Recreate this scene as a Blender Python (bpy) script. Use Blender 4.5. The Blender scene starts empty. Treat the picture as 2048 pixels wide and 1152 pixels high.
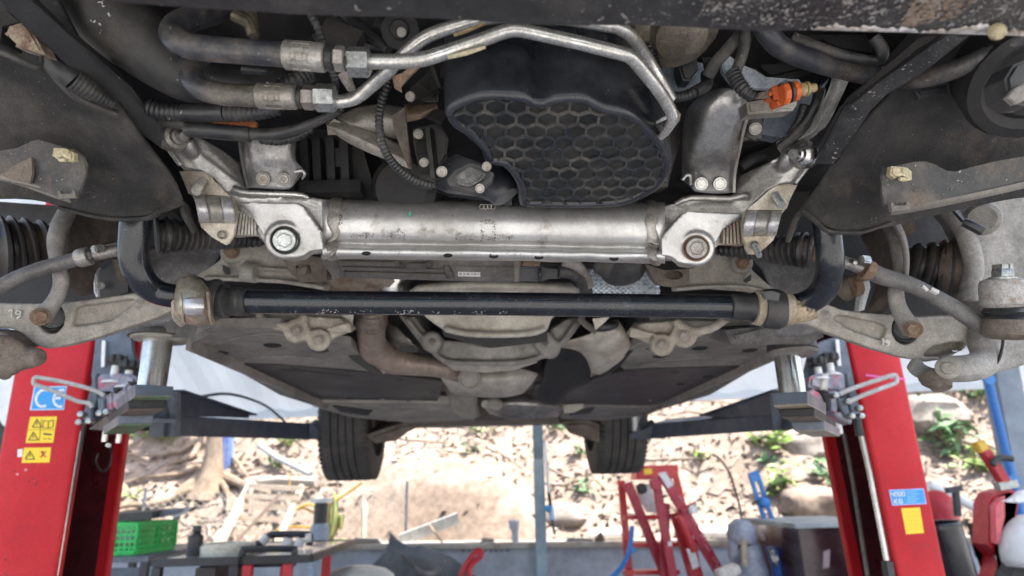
import bpy, bmesh, math, random
from mathutils import Vector, Matrix, noise
random.seed(7)
S = bpy.context.scene
COL = S.collection
R_ = math.radians
V = Vector
# ------------------------------------------------------------------ camera
EYE = V((0.0, 0.0, 1.35))
FPX = 1262.0                       # focal length in photo pixels (2048 wide)
yaw, pit, rol = R_(2.3), R_(17.7), R_(1.5)
fwd = V((math.sin(yaw)*math.cos(pit), math.cos(yaw)*math.cos(pit), math.sin(pit)))
rt0 = V((math.cos(yaw), -math.sin(yaw), 0)); up0 = rt0.cross(fwd)
upv = up0*math.cos(rol) + rt0*math.sin(rol)
rtv = rt0*math.cos(rol) - up0*math.sin(rol)
cd = bpy.data.cameras.new('camera'); cam = bpy.data.objects.new('camera', cd); COL.objects.link(cam)
rot = Matrix((rtv, upv, -fwd)).transposed().to_4x4()
cam.matrix_world = Matrix.Translation(EYE) @ rot
cd.sensor_width = 36; cd.lens = FPX/2048*36; cd.clip_start = 0.02; cd.clip_end = 400
cd.dof.use_dof = True; cd.dof.focus_distance = 0.82; cd.dof.aperture_fstop = 4.6
S.camera = cam
# ------------------------------------------------------------------ light
SUN_EL, SUN_AZ = R_(68), R_(112)   # azimuth measured clockwise from +y
w = bpy.data.worlds.new('World'); S.world = w; w.use_nodes = True
nt = w.node_tree; bg = nt.nodes['Background']
sky = nt.nodes.new('ShaderNodeTexSky'); sky.sky_type = 'NISHITA'; sky.sun_disc = False
sky.sun_elevation = SUN_EL; sky.sun_rotation = SUN_AZ; sky.air_density = 1.0; sky.dust_density = 3.0
nt.links.new(sky.outputs[0], bg.inputs[0]); bg.inputs[1].default_value = 0.15
sl = bpy.data.lights.new('sun', 'SUN'); sl.energy = 5.0; sl.angle = R_(0.5); sl.color = (1, .95, .88)
so = bpy.data.objects.new('sun', sl); COL.objects.link(so)
sdir = V((math.sin(SUN_AZ)*math.cos(SUN_EL), math.cos(SUN_AZ)*math.cos(SUN_EL), math.sin(SUN_EL)))
so.rotation_euler = sdir.to_track_quat('Z', 'Y').to_euler(); so.location = (0, 0, 30)
S.view_settings.view_transform = 'Standard'; S.view_settings.look = 'None'
S.view_settings.exposure = 1.9; S.view_settings.gamma = 1.0; S.view_settings.use_curve_mapping = False
S.cycles.use_denoising = True; S.cycles.max_bounces = 8; S.cycles.diffuse_bounces = 5; S.cycles.glossy_bounces = 4
S.cycles.sample_clamp_indirect = 8
S.render.film_transparent = False
# ------------------------------------------------------------------ pixel frames of the photo -> points in the place
FR = dict(N=(0,0,1), A=(0,0,2.88), B=(650,0,2.679), C=(1300,0,2.679), D=(0,380,2.88), E=(550,380,2.2756), F=(1350,380,2.88),
          G=(0,640,2.25), H=(150,780,2.926), I=(600,780,2.926), J=(1150,780,3.097), K=(1600,680,2.44),
          L=(300,230,3.84), R=(1280,240,3.84), X=(560,500,3.2), Y=(960,500,3.2), Z=(0,0,3.84), U=(130,640,4.43), W=(1500,640,4.43))
def px(f, x, y):
    a, b, s = FR[f]; return a+x/s, b+y/s
def ray(f, x, y):
    X, Y = px(f, x, y)
    return rtv*((X-1024)/FPX) + upv*((576-Y)/FPX) + fwd
def P(f, x, y, d):
    return EYE + ray(f, x, y)*d
def PZ(f, x, y, z):                # on the horizontal plane at height z above the lens
    r = ray(f, x, y); return EYE + r*(z/r.z)
def PY(f, x, y, yy):               # on the upright plane at distance yy
    r = ray(f, x, y); return EYE + r*(yy/r.y)
def PP(f, x, y, p0, n):
    r = ray(f, x, y); return EYE + r*((p0-EYE).dot(n)/r.dot(n))
def pts(f, L, d=None):
    return [P(f, *(p if len(p) == 3 else (p[0], p[1], d))) for p in L]
def m(f, n, d):                    # n crop pixels at distance d, in metres
    return n/FR[f][2]*d/FPX
def cr(L, n=4, closed=False):      # Catmull-Rom through tuples/vectors
    L = [tuple(p) for p in L]; k = len(L); out = []
    rng = range(k) if closed else range(k-1)
    for i in rng:
        p1, p2 = L[i], L[(i+1) % k]
        p0 = L[i-1] if (closed or i > 0) else p1
        p3 = L[(i+2) % k] if (closed or i+2 < k) else p2
        for j in range(n):
            t = j/n
            out.append(tuple(.5*(2*b+(c-a)*t+(2*a-5*b+4*c-d)*t*t+(3*b-a-3*c+d)*t**3) for a, b, c, d in zip(p0, p1, p2, p3)))
    if not closed: out.append(L[-1])
    return out
# ------------------------------------------------------------------ objects
ORG = {}
def root(name, loc, label, cat, group=None):
    o = bpy.data.objects.new(name, None); COL.objects.link(o); o.location = loc; o.empty_display_size = .1
    o['label'] = label; o['category'] = cat
    if group: o['group'] = group
    ORG[o.name] = V(loc); return o
def add(name, bm, mat, par=None, smooth=35, label=None, cat=None, group=None, kind=None, mods=None):
    me = bpy.data.meshes.new(name)
    bmesh.ops.recalc_face_normals(bm, faces=bm.faces[:])
    if mods and mods[0][0] == 'solid':      # open sheets face the lens, thickness goes behind
        if sum(fc.normal.dot(EYE-fc.calc_center_median())*fc.calc_area() for fc in bm.faces) < 0: bmesh.ops.reverse_faces(bm, faces=bm.faces[:])
    vs = [v.co for v in bm.verts]
    lo = V((min(v.x for v in vs), min(v.y for v in vs), min(v.z for v in vs))); hi = V((max(v.x for v in vs), max(v.y for v in vs), max(v.z for v in vs)))
    c = (lo+hi)/2
    if par is None: c.z = lo.z
    bmesh.ops.translate(bm, verts=bm.verts[:], vec=-c)
    bm.to_mesh(me); bm.free()
    if smooth:
        me.polygons.foreach_set('use_smooth', [True]*len(me.polygons)); me.set_sharp_from_angle(angle=R_(smooth))
    me.materials.append(mat)
    o = bpy.data.objects.new(name, me); COL.objects.link(o)
    o.location = c - (ORG[par.name] if par else V((0,0,0))); ORG[o.name] = c
    if par: o.parent = par
    for k, v in (('label', label), ('category', cat), ('group', group), ('kind', kind)):
        if v: o[k] = v
    for md in mods or ():
        if md[0] == 'remesh':
            r = o.modifiers.new('remesh', 'REMESH'); r.mode = 'VOXEL'; r.voxel_size = md[1]; r.use_smooth_shade = True
            s = o.modifiers.new('smooth', 'SMOOTH'); s.factor = .5; s.iterations = md[2]
        elif md[0] == 'solid':
            r = o.modifiers.new('solid', 'SOLIDIFY'); r.thickness = md[1]; r.offset = md[2] if len(md) > 2 else 0
        elif md[0] == 'subsurf':
            r = o.modifiers.new('sub', 'SUBSURF'); r.levels = r.render_levels = md[1]
        elif md[0] == 'bevel':
            r = o.modifiers.new('bevel', 'BEVEL'); r.width = md[1]; r.segments = md[2]; r.limit_method = 'ANGLE'; r.angle_limit = R_(40)
    return o
def inst(name, me, loc, quat, par, label=None, cat=None, group=None, sc=1):
    o = bpy.data.objects.new(name, me); COL.objects.link(o)
    o.location = V(loc) - (ORG[par.name] if par else V((0,0,0))); ORG[o.name] = V(loc)
    o.rotation_euler = quat.to_euler(); o.scale = (sc, sc, sc)
    if par: o.parent = par
    for k, v in (('label', label), ('category', cat), ('group', group)):
        if v: o[k] = v
    return o
def BM(): return bmesh.new()
def tube(bm, L, r, seg=12, cap=True, flat=None, closed=False, twist=None):
    """sweep a ring along points; r number or list; flat=(k, dir): ring squeezed by k along dir"""
    L = [V(p) for p in L]; n = len(L); rs = r if isinstance(r, (list, tuple)) else [r]*n
    rings = []; prev = None
    for i in range(n):
        t = (L[(i+1) % n]-L[i-1]) if closed else (L[min(i+1, n-1)]-L[max(i-1, 0)])
        if t.length < 1e-9: t = V((0, 0, 1))
        t.normalize()
        if flat: a = flat[1]-t*flat[1].dot(t)
        elif prev is None: a = t.orthogonal()
        else: a = prev-t*prev.dot(t)
        if a.length < 1e-6: a = t.orthogonal()
        a.normalize(); prev = a; b = t.cross(a)
        k = flat[0] if flat else 1
        rings.append([bm.verts.new(L[i]+(a*math.cos(2*math.pi*j/seg)*k+b*math.sin(2*math.pi*j/seg))*rs[i]) for j in range(seg)])
    for i in range(n if closed else n-1):
        A, B = rings[i], rings[(i+1) % n]
        for j in range(seg):
            bm.faces.new((A[j], A[(j+1) % seg], B[(j+1) % seg], B[j]))
    if cap and not closed:
        bm.faces.new(rings[0][::-1]); bm.faces.new(rings[-1])
    return bm
def ptube(bm, f, L, seg=14, n=5, rpx=None, d=None, **k):
    """tube from photo points (x, y, d, r in crop pixels)"""
    L = [tuple(p) if len(p) == 4 else (p[0], p[1], p[2] if len(p) > 2 else d, rpx) for p in L]
    q = cr(L, n) if n > 1 else L
    return tube(bm, [P(f, x, y, dd) for x, y, dd, r in q], [m(f, r, dd) for x, y, dd, r in q], seg, **k)
def resample(L, step):
    """points (vector, radius) spaced evenly along a polyline"""
    out = []; acc = 0
    for (a, ra), (b, rb) in zip(L, L[1:]):
        l = (b-a).length
        while acc < l:
            t = acc/l; out.append((a.lerp(b, t), ra+(rb-ra)*t)); acc += step
        acc -= l
    out.append(L[-1]); return out
def bellows(bm, f, L, pitch, amp, seg=16, n=8, **k):
    q = cr(L, n); W = [(P(f, x, y, d), m(f, r, d)) for x, y, d, r in q]
    s = resample(W, pitch/4)
    tube(bm, [p for p, r in s], [r*(1+amp*(0, .9, 1, .1)[i % 4]) for i, (p, r) in enumerate(s)], seg, **k); return bm
def lathe(bm, p, axis, prof, seg=20, cap=True, ang0=0):
    axis = V(axis).normalized(); a = axis.orthogonal().normalized(); b = axis.cross(a); rings = []
    for h, r in prof:
        rings.append([bm.verts.new(V(p)+axis*h+(a*math.cos(2*math.pi*j/seg+ang0)+b*math.sin(2*math.pi*j/seg+ang0))*r) for j in range(seg)])
    for A, B in zip(rings, rings[1:]):
        for j in range(seg): bm.faces.new((A[j], A[(j+1) % seg], B[(j+1) % seg], B[j]))
    if cap: bm.faces.new(rings[0][::-1]); bm.faces.new(rings[-1])
    return bm
def box(bm, c, ax, ay, az, bev=0):
    """box: centre and three half-axis vectors"""
    c = V(c); vs = [bm.verts.new(c+ax*i+ay*j+az*k) for i in (-1, 1) for j in (-1, 1) for k in (-1, 1)]
    fs = [bm.faces.new([vs[i] for i in q]) for q in ((0,1,3,2), (4,6,7,5), (0,4,5,1), (2,3,7,6), (0,2,6,4), (1,5,7,3))]
    if bev:
        es = list({e for f in fs for e in f.edges}); bmesh.ops.bevel(bm, geom=es, offset=bev, segments=2, affect='EDGES', clamp_overlap=True)
    return bm
def abox(bm, x0, x1, y0, y1, z0, z1, bev=0):
    return box(bm, ((x0+x1)/2, (y0+y1)/2, (z0+z1)/2), V((abs(x1-x0)/2,0,0)), V((0,abs(y1-y0)/2,0)), V((0,0,abs(z1-z0)/2)), bev)
def beam(bm, a, b, w, h, up=V((0,0,1)), bev=0):
    a, b = V(a), V(b); t = (b-a); l = t.length; t.normalize()
    s = t.cross(up)
    if s.length < 1e-4: s = t.orthogonal()
    s.normalize(); u = s.cross(t)
    return box(bm, (a+b)/2, t*l/2, s*w/2, u*h/2, bev)
def newell(L):
    n = V((0, 0, 0))
    for a, b in zip(L, L[1:]+L[:1]): n += a.cross(b)
    return n.normalized() if n.length else V((0, 0, 1))
def prism(bm, L, vec, bev=0, holes=(), seg=2):
    """outline extruded by vec; holes = [(outline, depth vector or None for through)]"""
    L = [V(p) for p in L]
    if not holes:
        F = [bm.verts.new(p) for p in L]; B = [bm.verts.new(p+vec) for p in L]; n = len(L)
        ff = bm.faces.new(F); bm.faces.new(B[::-1])
        for i in range(n): bm.faces.new((F[i], B[i], B[(i+1) % n], F[(i+1) % n]))
        if bev: bmesh.ops.bevel(bm, geom=list(ff.edges), offset=bev, segments=seg, affect='EDGES', clamp_overlap=True)
        return bm
    fe, be = [], []
    def loop(q, front_off=V((0,0,0))):
        vs = [bm.verts.new(p+front_off) for p in q]
        return vs, [bm.edges.new((vs[i], vs[(i+1) % len(vs)])) for i in range(len(vs))]
    def wall(a, b):
        for i in range(len(a)): bm.faces.new((a[i], b[i], b[(i+1) % len(a)], a[(i+1) % len(a)]))
    a, e = loop(L); fe += e; b, e = loop(L, vec); be += e; wall(a, b)
    for q, dep in holes:
        q = [V(p) for p in q]; a, e = loop(q); fe += e
        if dep is None: b, e = loop(q, vec); be += e; wall(a, b)
        else:
            b, e = loop(q, dep); wall(a, b); bm.faces.new(b)
    bmesh.ops.triangle_fill(bm, edges=fe, use_beauty=True); bmesh.ops.triangle_fill(bm, edges=be, use_beauty=True)
    return bm
def away(L):
    L = [V(p) for p in L]; n = newell(L); c = sum(L, V((0,0,0)))/len(L)
    return n if n.dot(c-EYE) > 0 else -n
def plate(bm, f, L, d=None, th=.005, bev=0, holes=(), vec=None):
    q = pts(f, L, d); nv = vec or away(q)*th
    hs = [(pts(f, h, d if len(h[0]) == 2 else None), (nv.normalized()*dep if dep else None)) for h, dep in holes]
    return prism(bm, q, nv, bev, hs)
def ell(cx, cy, rx, ry, n=16, a0=0):
    return [(cx+rx*math.cos(2*math.pi*i/n+a0), cy+ry*math.sin(2*math.pi*i/n+a0)) for i in range(n)]
def sheet(bm, f, rows, nu=4, nv=4, lump=0, lsc=8, wrap=False):
    """surface through a grid of (x, y, d) photo points"""
    rows = [cr(r, nu) for r in rows]
    cols = [cr(list(c), nv) for c in zip(*rows)]
    g = [[None]*len(cols[0]) for _ in cols]
    for i, c in enumerate(cols):
        for j, p in enumerate(c):
            v = P(f, *p)
            if lump: v = v + noise.noise_vector(v*lsc)*lump
            g[i][j] = bm.verts.new(v)
    for i in range(len(g)-1):
        for j in range(len(g[0])-1): bm.faces.new((g[i][j], g[i+1][j], g[i+1][j+1], g[i][j+1]))
    return bm
def mesh_of(bm, mat, name, smooth=35):
    me = bpy.data.meshes.new(name); bmesh.ops.recalc_face_normals(bm, faces=bm.faces[:]); bm.to_mesh(me); bm.free()
    if smooth: me.polygons.foreach_set('use_smooth', [True]*len(me.polygons)); me.set_sharp_from_angle(angle=R_(smooth))
    me.materials.append(mat); return me
# ------------------------------------------------------------------ materials
def mat(name, base, alt=None, rough=.6, metal=0, sc=14, lo=.42, hi=.62, fine=.25, speck=None, bump=.15, bsc=120, stain=None, rvar=.15, spec=.5, stretch=None, mott=.3, grain=.22, worn=0):
    """base -> alt by broad noise, darker/lighter fine grain, optional specks (colour, scale, threshold) and stains (colour, scale, lo, hi)"""
    mt = bpy.data.materials.new(name); mt.use_nodes = True; N = mt.node_tree.nodes; Lk = mt.node_tree.links.new
    b = N['Principled BSDF']; geo = N.new('ShaderNodeNewGeometry'); src = geo.outputs['Position']
    if stretch:
        mp = N.new('ShaderNodeMapping'); mp.inputs['Scale'].default_value = stretch; Lk(src, mp.inputs[0]); src = mp.outputs[0]
    def nz(s, det=5, ro=.6):
        n = N.new('ShaderNodeTexNoise'); n.inputs['Scale'].default_value = s; n.inputs['Detail'].default_value = det; n.inputs['Roughness'].default_value = ro
        Lk(src, n.inputs['Vector']); return n.outputs['Fac']
    def mr(v, a, c, d=0, e=1):
        r = N.new('ShaderNodeMapRange'); r.inputs[1].default_value = a; r.inputs[2].default_value = c; r.inputs[3].default_value = d; r.inputs[4].default_value = e
        Lk(v, r.inputs[0]); return r.outputs[0]
    def mix(fac, c1, c2, mode='MIX'):
        x = N.new('ShaderNodeMix'); x.data_type = 'RGBA'; x.blend_type = mode
        for i, q in ((0, fac), (6, c1), (7, c2)):
            if hasattr(q, 'links') or hasattr(q, 'is_linked'): Lk(q, x.inputs[i])
            elif i == 0: x.inputs[0].default_value = q
            else: x.inputs[i].default_value = (*q, 1) if len(q) == 3 else q
        return x.outputs[2]
    def val(v):
        k = N.new('ShaderNodeCombineColor')
        for i in range(3): Lk(v, k.inputs[i])
        return k.outputs[0]
    big = nz(sc, 6, .62); c = mix(mr(big, lo, hi), base, alt or base)
    fn = nz(sc*9, 4, .65)
    if fine: c = mix(1.0, c, val(mr(fn, .25, .75, 1-fine, 1+fine)), 'MULTIPLY')
    if fine and grain: c = mix(1.0, c, val(mr(nz(430, 2, .6), .3, .7, 1-grain, 1+grain)), 'MULTIPLY')
    if worn: c = mix(mr(geo.outputs['Pointiness'], .515, .58, 0, worn), c, tuple(min(.7, v*2.2+.03) for v in base))
    if mott: c = mix(1.0, c, val(mr(nz(sc*3.1, 8, .72), .3, .7, 1-mott, 1+mott*.6)), 'MULTIPLY')
    if stain:
        sc_, ss, sl_, sh = stain; c = mix(mr(nz(ss, 7, .7), sl_, sh), c, sc_)
    if speck:
        pc, ps, pt = speck
        n1 = nz(ps, 2, .5); n2 = nz(ps*.12, 3, .6)
        mm = N.new('ShaderNodeMath'); mm.operation = 'MULTIPLY'; Lk(n1, mm.inputs[0]); Lk(mr(n2, .35, .65, .6, 1.12), mm.inputs[1])
        c = mix(mr(mm.outputs[0], pt, pt+.03), c, pc)
    Lk(c, b.inputs['Base Color'])
    b.inputs['Metallic'].default_value = metal; b.inputs['Specular IOR Level'].default_value = spec
    Lk(mr(big, .3, .7, max(.02, rough-rvar), min(1, rough+rvar)), b.inputs['Roughness'])
    if bump:
        bp = N.new('ShaderNodeBump'); bp.inputs['Strength'].default_value = bump; bp.inputs['Distance'].default_value = .004
        Lk(nz(bsc, 4, .6), bp.inputs['Height']); Lk(bp.outputs[0], b.inputs['Normal'])
    return mt
DUST = (.30, .26, .20)
alu = mat('aluminium', (.55,.545,.535), (.40,.39,.37), .40, .66, 7, .4, .66, .12, stain=((.17,.14,.11), 30, .58, .74), bump=.10, bsc=190, mott=.14, grain=.09, worn=.3)
alud = mat('dusty_aluminium', (.40,.38,.35), (.25,.23,.20), .5, .55, 16, .4, .62, .2, stain=((.12,.09,.06), 40, .6, .78), bump=.12)
beige = mat('dusty_forged_aluminium', (.36,.335,.295), (.25,.225,.19), .65, .2, 12, .35, .65, .15, stain=((.16,.12,.08), 30, .62, .8), bump=.12)
beigep = mat('bracket_plate_metal', (.46,.42,.35), (.31,.26,.20), .5, .4, 22, .4, .65, .15, stain=((.20,.10,.05), 45, .6, .75), bump=.1)
steel = mat('bright_steel', (.60,.59,.57), (.50,.49,.46), .30, .95, 9, .4, .6, .1, bump=.03, stretch=(1,1,.3))
zinc = mat('zinc_bolt', (.44,.46,.455), (.28,.28,.26), .35, .7, 80, .4, .6, .15, bump=.05)
pipea = mat('bright_aluminium_pipe', (.66,.65,.62), (.5,.48,.44), .33, .8, 30, .4, .65, .1, stain=((.22,.15,.09), 70, .66, .76), bump=.06)
rust = mat('rusty_metal', (.17,.105,.068), (.25,.18,.125), .8, .2, 50, .4, .6, .3, bump=.3)
rubber = mat('dusty_black_rubber', (.026,.027,.029), (.09,.083,.075), .46, 0, 18, .46, .68, .3, speck=((.3,.28,.25), 260, .73), bump=.15)
hosem = mat('worn_rubber_hose', (.036,.038,.047), (.135,.12,.10), .42, 0, 22, .44, .66, .25, speck=((.32,.29,.24), 220, .70), bump=.15)
blackm = mat('gloss_black_bar', (.010,.012,.017), (.017,.020,.026), .20, 0, 20, .45, .6, .2, stain=((.055,.053,.05), 30, .60, .78), speck=((.22,.22,.22), 300, .775), bump=.05, rvar=.09, spec=.6)
plast = mat('black_plastic', (.013,.014,.016), (.062,.058,.052), .42, 0, 15, .46, .70, .3, speck=((.30,.28,.26), 210, .735), bump=.12, worn=.35)
linr = mat('felt_liner', (.016,.016,.017), (.088,.080,.071), .85, 0, 4.5, .44, .72, .45, speck=((.16,.145,.13), 420, .72), stain=((.12,.085,.062), 6, .60, .78), bump=.45, bsc=320)
tray = mat('speckled_undertray', (.033,.033,.035), (.070,.066,.062), .55, 0, 9, .45, .7, .35, speck=((.34,.32,.29), 190, .675), bump=.25)
blackp = mat('plain_black_panel', (.019,.0185,.018), (.054,.048,.043), .55, 0, 6, .42, .68, .3, speck=((.3,.28,.25), 200, .74), bump=.15, stain=((.075,.066,.056), 5, .58, .76))
pan = mat('oil_pan_plastic', (.012,.0135,.018), (.034,.037,.044), .30, 0, 12, .44, .68, .2, speck=((.2,.19,.18), 230, .735), bump=.06, worn=.5)
hexf = mat('oil_pan_cell_floor', (.012,.013,.013), (.030,.029,.026), .42, 0, 25, .4, .6, .3, bump=.15)
grayp = mat('dusty_grey_underbody', (.245,.225,.203), (.145,.132,.117), .7, 0, 5, .38, .64, .2, stain=((.09,.078,.066), 6, .56, .76), bump=.2)
darkg = mat('dark_grey_casting', (.085,.083,.08), (.04,.038,.036), .6, .15, 14, .38, .64, .25, bump=.2)
vdark = mat('engine_bay_black', (.008,.008,.009), (.024,.022,.021), .65, 0, 18, .42, .66, .3, bump=.3, bsc=70)
brkt = mat('mount_bracket_metal', (.36,.35,.34), (.17,.165,.16), .36, .7, worn=.4, sc=13, lo=.4, hi=.64, fine=.2, speck=((.5,.48,.44), 240, .75), bump=.1)
cream = mat('cream_plastic', (.52,.46,.30), (.42,.36,.22), .5, 0, 40, bump=.05)
orange = mat('orange_plastic', (.60,.115,.02), (.46,.09,.025), .45, 0, 60, bump=.05)
tan = mat('tan_plastic', (.34,.27,.13), (.25,.19,.09), .5, 0, 60, bump=.05)
bluegr = mat('blue_grey_plastic', (.27,.32,.38), (.17,.20,.24), .45, 0, 16, bump=.08)
golden = mat('stained_gold_casting', (.22,.19,.15), (.12,.10,.08), .4, .5, 20, bump=.15)
exh = mat('exhaust_pipe_metal', (.36,.285,.235), (.26,.20,.165), .48, .45, 13, .38, .64, .15, speck=((.10,.06,.04), 150, .72), bump=.08)
foil = mat('heat_shield_foil', (.52,.50,.46), (.40,.36,.30), .4, .6, 18, .4, .65, .15, stain=((.16,.10,.06), 22, .6, .74), bump=.15)
creamc = mat('cream_gearbox_casting', (.41,.385,.33), (.31,.285,.24), .6, .2, 10, .4, .65, .12, stain=((.20,.16,.11), 18, .62, .8), bump=.1)
white = mat('white_paint', (.8,.8,.78), (.7,.69,.66), .45, 0, 12, bump=.03, fine=.06, mott=.05)
fray = mat('frayed_white_edge', (.62,.60,.60), (.36,.31,.27), .9, 0, 45, .4, .6, .3, bump=.6)
redp = mat('red_column_paint', (.53,.015,.022), (.46,.012,.018), .5, 0, 5, .35, .65, .05, spec=.28, mott=.06, stain=((.36,.03,.035), 5, .56, .74), speck=((.16,.02,.02), 60, .735), bump=.05)
redd = mat('red_steel_paint', (.56,.028,.04), (.45,.02,.03), .4, 0, 9, fine=.1, bump=.03)
navy = mat('dark_blue_grey_paint', (.070,.084,.112), (.052,.064,.088), .42, 0, 8, fine=.1, bump=.05)
slate = mat('slate_grey_paint', (.13,.15,.18), (.10,.115,.14), .45, .1, 10, fine=.1, bump=.05)
greenp = mat('worn_green_paint', (.10,.20,.10), (.18,.17,.12), .5, 0, 25, bump=.1)
pinkc = mat('worn_pink_grey_clamp', (.34,.31,.335), (.20,.22,.28), .5, .2, 30, .4, .6, .2, stain=((.5,.12,.16), 24, .55, .62), bump=.1)
blue = mat('bright_blue_print', (.03,.28,.62), None, .4, 0, 10, fine=0, bump=0, mott=0)
yellow = mat('yellow_print', (.85,.58,.02), None, .4, 0, 10, fine=0, bump=0, mott=0)
ink = mat('black_ink', (.03,.03,.025), None, .5, 0, 10, fine=0, bump=0)
redink = mat('red_ink', (.55,.05,.03), None, .5, 0, 10, fine=0, bump=0)
tyre_m = mat('tyre_rubber', (.045,.043,.041), (.085,.078,.07), .75, 0, 12, .4, .65, .25, bump=.2)
brownc = mat('brown_dusty_casting', (.17,.14,.115), (.11,.085,.07), .75, .1, 18, .4, .64, .25, stain=((.20,.09,.05), 22, .62, .76), bump=.2)
pink = mat('pink_marker', (.85,.12,.42), None, .5, fine=0, bump=0)
chalk = mat('chalk_mark', (.58,.56,.52), None, .9, fine=.3, bump=0)

def translucent(mt, k):
    N = mt.node_tree.nodes; L = mt.node_tree.links; out = N['Material Output']; b = N['Principled BSDF']
    t = N.new('ShaderNodeBsdfTranslucent'); t.inputs[0].default_value = (.80,.86,.92,1); x = N.new('ShaderNodeMixShader'); x.inputs[0].default_value = k
    L.new(b.outputs[0], x.inputs[1]); L.new(t.outputs[0], x.inputs[2]); L.new(x.outputs[0], out.inputs[0])

from mathutils.bvhtree import BVHTree
def surf(o):                        # the surface of a finished part, for small dirt lying on it
    q = BM(); q.from_mesh(o.data); bmesh.ops.translate(q, verts=q.verts[:], vec=ORG[o.name]); t = BVHTree.FromBMesh(q); q.free(); return t
def splat(o, f, poly, n, sizes, mt, par, nm='dirt_specks', lift=.0009, d=.75):
    """thin flakes of grit scattered on the face of o inside a photo polygon"""
    t = surf(o); xs = [p[0] for p in poly]; ys = [p[1] for p in poly]; bm = BM(); k = 0
    for _ in range(n*4):
        x, y = random.uniform(min(xs), max(xs)), random.uniform(min(ys), max(ys)); c = False
        for (x1, y1), (x2, y2) in zip(poly, poly[1:]+poly[:1]):
            if (y1 > y) != (y2 > y) and x < (x2-x1)*(y-y1)/(y2-y1)+x1: c = not c
        if not c or noise.noise(V((x*.02, y*.02, 3))) < random.uniform(-.5, .25): continue
        rr = ray(f, x, y).normalized(); hit, n_, _i, _d = t.ray_cast(EYE, rr)
        if not hit: continue
        if n_.dot(rr) > 0: n_ = -n_
        p = hit+n_*lift*.6-rr*lift; u = n_.orthogonal().normalized(); w2 = n_.cross(u); r0 = random.choice(sizes)*random.uniform(.6, 1.2)*.0006; a0 = random.random()*6; k0 = random.uniform(.35, 1)
        c1, s1 = u*math.cos(a0)+w2*math.sin(a0), w2*math.cos(a0)-u*math.sin(a0)
        bm.faces.new([bm.verts.new(p+(c1*math.cos(t_*1.2566)+s1*k0*math.sin(t_*1.2566))*r0*random.uniform(.6, 1.3)) for t_ in range(5)]); k += 1
        if k >= n: break
    if k: return add(nm, bm, mt, par, smooth=0, kind='stuff')
    bm.free()
# ================================================================== bolts shared by everything
def hex_mesh(mt, name):
    bm = BM(); lathe(bm, (0,0,-.5), (0,0,1), [(0,.98), (.62,1), (.72,.93)], 24)
    lathe(bm, (0,0,.2), (0,0,1), [(0,.70), (.55,.70), (.66,.60)], 6)
    lathe(bm, (0,0,.84), (0,0,1), [(0,.52), (.03,.50)], 18)
    return mesh_of(bm, mt, name)
def torx_mesh(mt, name):
    bm = BM(); lathe(bm, (0,0,-.5), (0,0,1), [(0,.98), (.62,1), (.70,.93)], 24)
    lathe(bm, (0,0,.2), (0,0,1), [(0,.76), (.5,.74), (.6,.66), (.6,.40), (.2,.36), (.2,.01)], 18, cap=False)
    return mesh_of(bm, mt, name)
HX = {k: hex_mesh(v, 'hex_bolt') for k, v in dict(zinc=zinc, rust=rust, alud=alud, steel=steel, beige=beige, brown=brownc, pale=mat('pale_zinc', (.60,.64,.61), (.50,.53,.50), .42, .35, 50, bump=.04)).items()}
TX = {k: torx_mesh(v, 'socket_bolt') for k, v in dict(zinc=zinc, alud=alud, steel=steel).items()}
def bolt(f, x, y, d, r, par, me, name='bolt', axis=None, tilt=None, label=None):
    p = P(f, x, y, d); a = V(axis).normalized() if axis else (EYE-p).normalized()
    if tilt: a = (a+V(tilt)).normalized()
    return inst(name, me, p, a.to_track_quat('Z', 'Y'), par, label, sc=m(f, r, d))
# ================================================================== the car on the lift
car = root('car', (0, 2.4, 1.60), 'underside of a car raised on the red two post lift', 'car')
def C(name, bm, mt, par=None, **k): return add(name, bm, mt, par or car, **k)

# ---- body above the running gear (keeps the sky out, gives the car its outline)
def body_shell():
    bm = BM(); X = .93; z0 = 1.35
    prof = [(.12,.47,.80),(.16,.38,.92),(.9,.60,1.02),(1.25,.62,1.06),(1.75,.56,1.45),(2.35,.44,1.78),(3.1,.44,1.76),(4.0,.50,1.38),(4.72,.52,1.05),(4.78,.50,.98),(4.80,.45,.75)]
    rows = []
    for y, zb, zt in prof:
        zm = min(zt, 1.05); wt = X-(.0 if zt < 1.1 else .28)
        q = [(-X+.03, zb), (-X, zb+.12), (-X+.01, zm), (-wt+.02, zt-.02), (-wt+.12, zt), (wt-.12, zt), (wt-.02, zt-.02), (X-.01, zm), (X, zb+.12), (X-.03, zb)]
        rows.append([bm.verts.new((x, y, z0+z)) for x, z in q])
    for a, b in zip(rows, rows[1:]):
        for j in range(len(a)-1): bm.faces.new((a[j], b[j], b[j+1], a[j+1]))
    bm.faces.new(rows[0]); bm.faces.new(rows[-1][::-1])
    return bm
C('body', body_shell(), mat('grey_car_paint', (.30,.31,.32), None, .25, .3, fine=0, bump=0))
bm = BM()                                    # inner walls of the engine bay and firewall
abox(bm, -.88, .88, .14, 4.7, 1.35+.60, 1.35+.64)
abox(bm, -.62, -.58, .5, 1.5, 1.35+.54, 1.35+.6); abox(bm, .54, .58, .5, 1.5, 1.35+.54, 1.35+.6)
abox(bm, -.88, .88, 1.22, 1.26, 1.35+.44, 1.35+.6)
C('engine_bay_shell', bm, vdark)

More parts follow.
